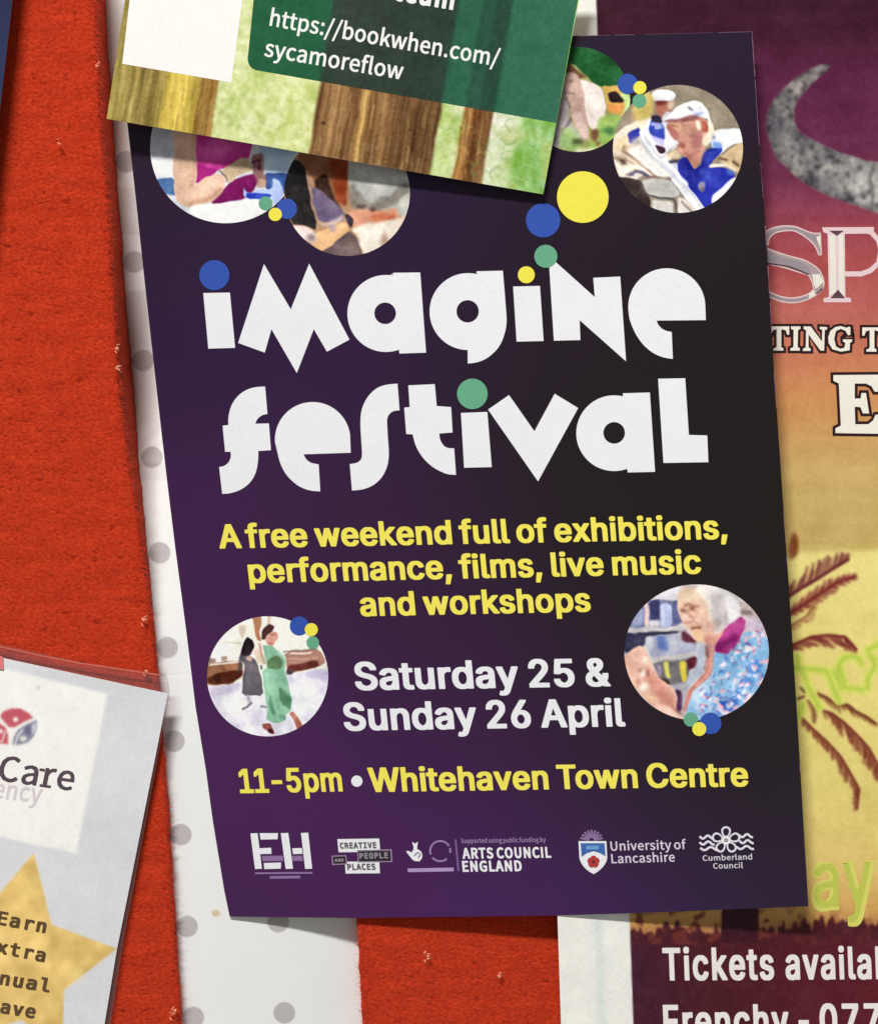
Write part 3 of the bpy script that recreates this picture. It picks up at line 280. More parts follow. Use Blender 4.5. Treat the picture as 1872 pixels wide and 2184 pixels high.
 ' ': '112', 'A': '247;-10 -12 -3 2 -2 4 0 15 84 250 4 7 4 3 8 0 47 0 5 -1 2 -2 6 -15 35 -102 47 -141 1 -14 -3 -4 -3 -2 -5 0 -47 0 -5 0 -4 3 -2 5 -18 60 -4 9 -5 1 -52 0 -5 -1 -1 -1 -21 -65 -3 -8 -3 -2 -5 -1;91 119 1 -2 8 0 17 0 3 0 1 2 -10 32 -4 10 -2 3 -9 -25', 'R': '256;24 -12 -4 3 -2 5 0 263 1 5 2 3 8 2 97 0 15 -2 33 -5 32 -23 3 -3 2 -5 7 -22 4 -18 0 -12 -7 -35 -3 -5 -8 -10 -13 -14 -17 -9 -1 -2 56 -95 0 -15 -3 -4 -5 -2 -52 0 -5 0 -3 2 -3 4 -56 100 -3 3 -10 0 -3 -1 -1 -2 -1 -3 0 -95 -1 -5 -3 -2 -4 -1;85 149 4 -1 12 0 30 4 3 1 15 13 3 8 2 10 0 2 -4 15 -6 5 -10 7 -5 1 -28 4 -12 0 -4 -2', 'T': '244;77 -12 -3 3 -1 5 0 218 -3 3 -65 0 -8 1 -3 6 0 37 2 5 6 3 130 0 73 0 7 -1 3 -3 1 -4 0 -37 -1 -3 -3 -3 -5 -1 -68 -1 -1 -2 0 -3 0 -217 -3 -4 -5 -2 -48 0', 'S': '243;88 -17 -27 5 -32 13 -26 21 -2 4 -1 10 1 5 2 4 18 21 5 2 22 0 3 -2 20 -16 20 -9 15 -3 17 3 12 10 4 5 3 10 -3 10 -3 5 -9 8 -54 24 -15 8 -13 8 -18 17 -7 10 -8 30 1 15 10 35 2 3 31 25 35 8 10 1 22 0 28 -4 27 -12 20 -15 2 -3 1 -5 0 -10 -1 -3 -9 -12 -8 -10 -2 -1 -5 -1 -20 0 -3 1 -18 13 -14 6 -10 1 -10 -1 -5 -2 -8 -6 -5 -6 -1 -9 3 -10 13 -11 55 -24 28 -15 3 -3 17 -20 3 -5 6 -25 0 -20 -1 -7 -9 -30 -7 -8 -27 -23 -48 -10 -22 0', 'C': '257;119 -17 -53 15 -5 2 -40 45 -2 4 -14 62 -2 13 0 12 15 70 3 5 34 38 9 8 55 15 7 1 18 0 27 -3 8 -3 22 -11 17 -15 1 -2 1 -3 0 -15 -16 -20 -3 -3 -5 -1 -20 0 -4 2 -13 10 -5 3 -10 5 -8 1 -30 -10 -25 -32 -9 -47 6 -40 2 -8 1 -2 23 -29 2 -2 33 -9 7 1 15 8 18 16 5 1 17 0 5 -1 3 -3 13 -15 5 -7 1 -13 -2 -3 -17 -17 -10 -7 -25 -11 -30 -5', 'O': '294;116 -17 -57 18 -39 45 -3 5 -1 5 -10 50 -3 15 0 15 13 65 2 8 39 45 4 3 53 15 7 1 20 0 59 -17 39 -45 4 -7 11 -60 2 -8 0 -12 -14 -73 -5 -7 -33 -40 -5 -4 -3 -1 -55 -16;126 41 5 -1 24 9 24 30 3 10 6 40 -6 40 -2 7 -1 3 -23 29 -2 1 -20 7 -5 0 -23 -7 -2 -1 -23 -29 -3 -8 -6 -42 6 -40 3 -10 23 -30', 'U': '286;110 -17 -40 10 -5 2 -18 19 -15 17 -2 3 -13 65 1 165 2 3 3 2 7 0 45 0 5 -2 3 -3 0 -148 9 -50 5 -7 13 -16 15 -4 13 3 5 1 2 2 16 19 2 5 6 35 1 7 0 153 3 3 5 2 50 0 5 -3 2 -5 0 -160 -13 -67 -2 -4 -25 -27 -7 -7 -5 -3 -45 -10 -23 0', 'N': '287;24 -12 -4 3 -2 5 0 263 1 5 1 2 6 3 5 0 45 0 5 -1 2 -2 78 -132 8 -13 1 8 0 135 4 4 5 1 49 0 4 -3 2 -2 0 -5 0 -263 -1 -5 -4 -3 -8 0 -45 0 -4 1 -3 2 -77 133 -8 13 -1 -8 -1 -135 -1 -3 -5 -3', 'I': '137;24 -12 -4 3 -2 5 0 265 2 5 6 3 52 0 4 -3 2 -5 0 -267 -3 -4 -5 -2', 'L': '224;24 -12 -4 3 -2 5 1 268 2 3 8 2 47 0 6 -3 2 -2 0 -5 0 -95 0 -118 1 -2 1 -3 100 0 8 -2 3 -5 0 -40 -3 -4 -5 -2', 'E': '240;24 -12 -4 3 -2 5 0 263 1 5 1 2 4 3 5 0 162 0 6 -3 2 -5 0 -37 -3 -6 -5 -1 -105 0 -1 -3 -1 -3 0 -35 1 -12 1 -2 88 0 6 -3 1 -3 1 -5 0 -35 -1 -2 -2 -4 -8 -2 -82 0 -3 0 -1 -2 -1 -60 1 -2 1 -3 108 0 5 -1 2 -2 2 -4 0 -40 -1 -3 -3 -3 -5 0', 'G': '275;121 -17 -57 16 -8 7 -33 38 -5 7 -14 68 -1 15 15 70 2 5 11 12 33 35 10 4 52 13 30 -1 28 -5 22 -10 20 -16 2 -5 0 -15 -15 -17 -5 -5 -4 -2 -18 0 -5 1 -15 12 -15 7 -5 1 -10 -1 -27 -9 -3 -2 -25 -30 -9 -47 9 -48 17 -22 9 -10 27 -8 12 -3 15 6 8 5 0 2 0 41 -3 1 -2 0 -43 0 -5 3 -2 5 0 35 1 5 3 3 6 1 100 0 5 -2 3 -4 0 -3 0 -115 -2 -5 -4 -5 -17 -12 -33 -13 -27 -3', 'D': '275;24 -12 -4 3 -2 5 0 263 1 5 1 2 4 3 5 0 82 0 65 -14 6 -4 14 -15 21 -22 5 -8 15 -70 0 -15 -15 -70 -40 -45 -3 -3 -3 0 -62 -15;85 41 1 -1 3 0 44 11 25 28 3 5 8 45 -2 10 -7 37 -15 18 -11 13 -45 10 -3 0 -1 -1 -1 -5', 'a': '231;60 -16 -20 4 -7 3 -18 17 -4 6 -7 27 0 15 12 35 2 3 4 3 38 22 55 11 2 1 1 3 -3 5 -8 10 -12 4 -8 -1 -15 -5 -20 -11 -20 0 -5 1 -2 3 -11 19 -1 5 0 10 1 5 2 2 14 9 7 4 23 8 7 2 25 4 23 -1 37 -10 7 -6 19 -25 7 -37 0 -133 -1 -5 -3 -2 -4 -1 -42 0 -5 1 -5 4 -18 -7 -17 -3 -23 0;81 36 4 -1 5 1 10 4 7 4 12 10 1 5 0 20 -3 1 -5 -1 -12 -2 -18 -10 -8 -6 -3 -10 0 -5 3 -5', 'r': '170;21 -12 -4 3 -2 5 0 198 2 5 2 2 4 2 43 0 5 -2 5 -4 7 5 23 6 27 0 10 -3 8 -3 3 -6 0 -12 -6 -25 -2 -5 -5 -3 -20 0 -5 1 -9 -3 -9 -8 -5 -5 -12 -22 -1 -118 -1 -5 -3 -3 -3 0', 'e': '228;94 -17 -37 10 -8 3 -25 26 -10 12 -13 55 1 15 12 50 2 5 33 36 40 12 5 1 20 -1 42 -11 6 -5 22 -27 3 -8 9 -42 -1 -33 -3 -4 -3 -1 -5 -1 -107 0 -4 -1 0 -3 3 -10 16 -18 5 -3 17 -4 5 0 10 3 20 9 20 0 5 -1 14 -23 -1 -18 -3 -3 -17 -10 -23 -7 -22 -3;73 124 4 -1 52 0 1 1 1 2 -1 8 -8 9 -5 6 -5 3 -8 1 -10 -1 -4 -3 -14 -15 -2 -5', 't': '166;78 -17 -30 8 -4 3 -17 22 -5 33 -1 100 -1 2 -2 1 -18 0 -5 2 -3 5 0 32 1 5 2 3 3 1 22 2 4 2 2 42 1 5 3 4 8 2 42 -1 5 -2 1 -3 1 -17 0 -28 1 -3 42 -1 3 0 3 -3 1 -5 0 -35 0 -3 -2 -2 -2 -1 -5 -1 -38 0 -2 -1 -1 -2 0 -83 2 -20 6 -8 5 -2 13 3 17 0 5 -2 3 -6 5 -20 0 -12 -1 -5 -2 -3 -5 -2 -20 -6 -10 0', 'm': '358;21 -12 -4 3 -2 5 0 198 1 2 2 5 5 2 45 -1 3 -1 5 -4 10 5 20 5 7 1 20 -1 20 -3 8 -2 17 -13 5 2 20 11 23 5 20 1 22 -6 15 -5 18 -23 3 -5 5 -33 1 -10 0 -132 -2 -4 -5 -2 -50 0 -2 0 -4 3 0 3 -1 12 0 103 -2 20 -3 10 -7 10 -3 2 -5 1 -5 -2 -13 -8 -10 -11 -3 -5 0 -130 -1 -5 -3 -3 -5 0 -48 0 -5 2 -2 4 -1 2 0 110 -1 20 -2 10 -4 7 -5 6 -7 3 -5 -2 -13 -8 -10 -11 -3 -5 0 -130 -1 -5 -3 -3 -3 0', 'h': '247;21 -12 -4 3 -2 5 0 285 1 5 2 4 8 2 45 0 2 0 5 -3 2 -5 1 -83 2 -1 10 4 20 3 23 1 32 -9 5 -2 18 -23 3 -5 5 -28 1 -15 0 -130 -2 -6 -5 -2 -47 0 -5 0 -4 3 -2 5 0 113 -2 25 -2 5 -8 10 -10 3 -7 -3 -10 -6 -13 -12 -3 -5 0 -130 -1 -5 -3 -3 -3 0', 'p': '251;21 -92 -4 3 -2 5 0 278 2 5 2 2 4 2 43 0 5 -2 5 -3 10 4 7 2 15 3 25 0 43 -12 4 -4 6 -7 21 -28 8 -47 0 -18 -1 -7 -11 -50 -4 -5 -26 -30 -5 -3 -40 -13 -25 0 -15 2 -5 2 -2 -1 -1 -2 0 -68 -1 -5 -3 -3 -5 0;102 39 4 -2 5 1 10 3 5 3 16 22 5 33 -3 25 -2 5 -11 17 -3 2 -5 2 -7 2 -5 0 -15 -7 -13 -10 -2 -4 -1 -77 1 -3 7 -5 8 -5', 's': '198;65 -17 -18 3 -7 2 -22 8 -11 7 -7 6 -5 5 -1 2 0 10 2 5 14 19 5 5 25 0 20 -14 12 -5 8 -1 10 1 4 3 6 6 1 4 -1 2 -3 6 -13 9 -47 20 -21 18 -4 7 -6 20 0 18 5 22 2 5 7 8 18 15 9 3 28 5 15 1 10 -1 20 -2 7 -3 18 -7 15 -11 2 -3 1 -2 0 -10 -2 -5 -14 -19 -5 -4 -22 0 -20 11 -10 4 -8 -2 -2 -1 -8 -7 0 -2 3 -7 10 -6 47 -21 25 -19 3 -7 8 -25 0 -13 -9 -30 -7 -8 -20 -17 -37 -8 -23 0', ':': '131;35 -16 -13 4 -8 8 -2 4 -3 14 0 12 3 13 3 5 7 7 6 3 12 3 20 -1 12 -3 10 -10 4 -4 2 -10 1 -15 -4 -15 -10 -11 -13 -5 -22 0;32 126 -10 4 -7 7 -3 4 -3 13 0 12 3 15 2 3 8 8 13 5 5 1 17 0 8 -1 10 -5 9 -8 2 -3 3 -12 0 -15 -4 -15 -11 -10 -9 -3 -8 -2 -15 0', '/': '171;-7 -75 -3 2 -2 4 -1 12 3 10 102 330 3 6 5 1 43 0 3 -2 2 -5 0 -12 -2 -10 -102 -330 -4 -5 -2 -1', 'b': '250;98 -17 -12 3 -10 4 -10 -2 -43 0 -5 2 -2 4 -1 2 1 290 2 4 5 2 48 0 2 0 5 -3 2 -5 0 -48 1 -35 2 -1 10 4 18 3 22 0 38 -10 7 -4 29 -37 8 -50 0 -15 -1 -7 -10 -48 -5 -7 -26 -30 -5 -3 -40 -13 -22 0;102 39 4 -2 5 1 10 3 5 3 13 17 3 8 5 30 -4 27 -12 20 -3 2 -5 2 -7 2 -5 0 -15 -7 -13 -10 -2 -4 -1 -77 1 -3 7 -5 8 -5', 'o': '246;92 -17 -35 10 -8 3 -33 35 -2 5 -13 50 0 15 13 55 3 4 32 34 8 3 37 10 25 0 43 -12 12 -11 23 -25 3 -8 10 -47 0 -18 -10 -47 -3 -8 -33 -34 -7 -4 -38 -10 -22 0;103 39 4 -1 10 3 5 3 13 17 3 5 5 28 -6 31 -15 21 -14 5 -4 1 -12 -5 -13 -16 -3 -5 -2 -5 -5 -25 5 -27 2 -5 14 -20 5 -3', 'k': '227;21 -12 -4 3 -2 5 0 285 1 5 1 3 6 3 48 0 2 0 5 -3 2 -3 1 -144 2 0 3 2 44 55 3 3 5 1 40 0 13 -1 5 -3 1 -3 0 -15 -49 -60 -6 -7 -1 -3 63 -100 2 -7 0 -10 -1 -3 -3 -2 -4 -1 -50 0 -6 1 -6 7 -37 60 -3 3 -6 -5 -9 -13 -1 -45 -2 -6 -5 -2', 'w': '315;50 -12 -2 2 -3 4 -52 187 0 15 2 5 5 2 50 0 5 -2 3 -2 22 -85 3 -9 3 6 21 78 3 10 3 2 5 2 50 -1 5 -3 1 -3 24 -87 2 -3 6 18 17 67 2 8 3 2 5 2 47 0 5 -2 3 -5 0 -15 -2 -10 -45 -165 -6 -15 -2 -2 -5 -1 -55 0 -5 1 -3 2 -2 8 -19 72 -4 10 -3 -7 -21 -80 -3 -4 -3 -2 -5 0', 'n': '248;21 -12 -4 3 -1 3 -1 5 0 195 2 5 4 3 47 0 3 -1 5 -5 12 6 8 2 20 4 20 0 32 -9 5 -2 20 -26 3 -12 4 -30 0 -73 0 -60 -2 -6 -2 -2 -5 0 -48 0 -5 2 -2 4 -1 2 0 110 -2 28 -2 5 -8 10 -7 3 -5 0 -18 -11 -10 -10 -3 -5 0 -130 -1 -5 -3 -3 -3 0', '.': '131;35 -16 -13 4 -8 8 -2 4 -3 14 0 12 3 13 3 5 7 7 6 3 12 3 20 -1 12 -3 10 -10 4 -4 2 -10 1 -15 -4 -15 -10 -11 -13 -5 -22 0', 'c': '213;92 -16 -43 11 -28 29 -8 10 -12 52 0 13 3 15 10 42 3 4 23 24 12 11 35 9 15 4 20 -1 20 -2 7 -3 15 -7 13 -9 4 -5 0 -15 0 -2 -4 -5 -11 -15 -4 -3 -3 -1 -22 0 -23 13 -15 -4 -5 -2 -2 -2 -16 -21 -6 -28 1 -12 5 -20 16 -20 15 -6 7 -1 15 6 13 9 7 1 18 0 2 -1 3 -3 13 -23 1 -12 -2 -4 -3 -4 -17 -10 -25 -11 -20 -2 -22 0', 'y': '216;14 -93 -10 2 -5 2 -2 3 0 18 6 22 1 3 5 2 22 1 8 1 2 2 11 11 8 18 1 7 -71 178 -2 7 1 13 2 3 8 2 47 0 5 -1 2 -2 4 -7 34 -95 3 -6 3 6 31 95 4 7 2 2 5 1 47 0 6 -3 2 -5 0 -12 -2 -8 -70 -200 -15 -32 -26 -26 -35 -10 -22 0', 'f': '148;26 -12 -4 3 -2 5 0 153 -2 3 -17 0 -3 1 -2 3 -1 8 0 27 1 5 2 3 3 1 17 2 2 2 0 25 7 32 3 5 18 21 8 3 25 5 30 0 15 -2 10 -3 4 -4 1 -5 0 -12 -5 -20 -3 -6 -2 -2 -5 -1 -20 0 -8 2 -2 0 -6 -8 -2 -5 -3 -18 1 -7 5 -1 30 -1 2 -1 3 -2 1 -5 0 -33 -1 -5 -3 -3 -5 -1 -30 0 -3 -3 0 -153 -1 -5 -3 -3 -3 0', 'l': '133;51 -16 -15 4 -5 3 -11 15 -5 23 0 255 2 5 6 3 40 0 10 0 3 -1 3 -2 1 -5 0 -240 3 -8 10 -2 3 -3 1 -2 3 -23 0 -12 -1 -5 -3 -3 -3 -1 -15 -2 -22 0'}, 'N': {
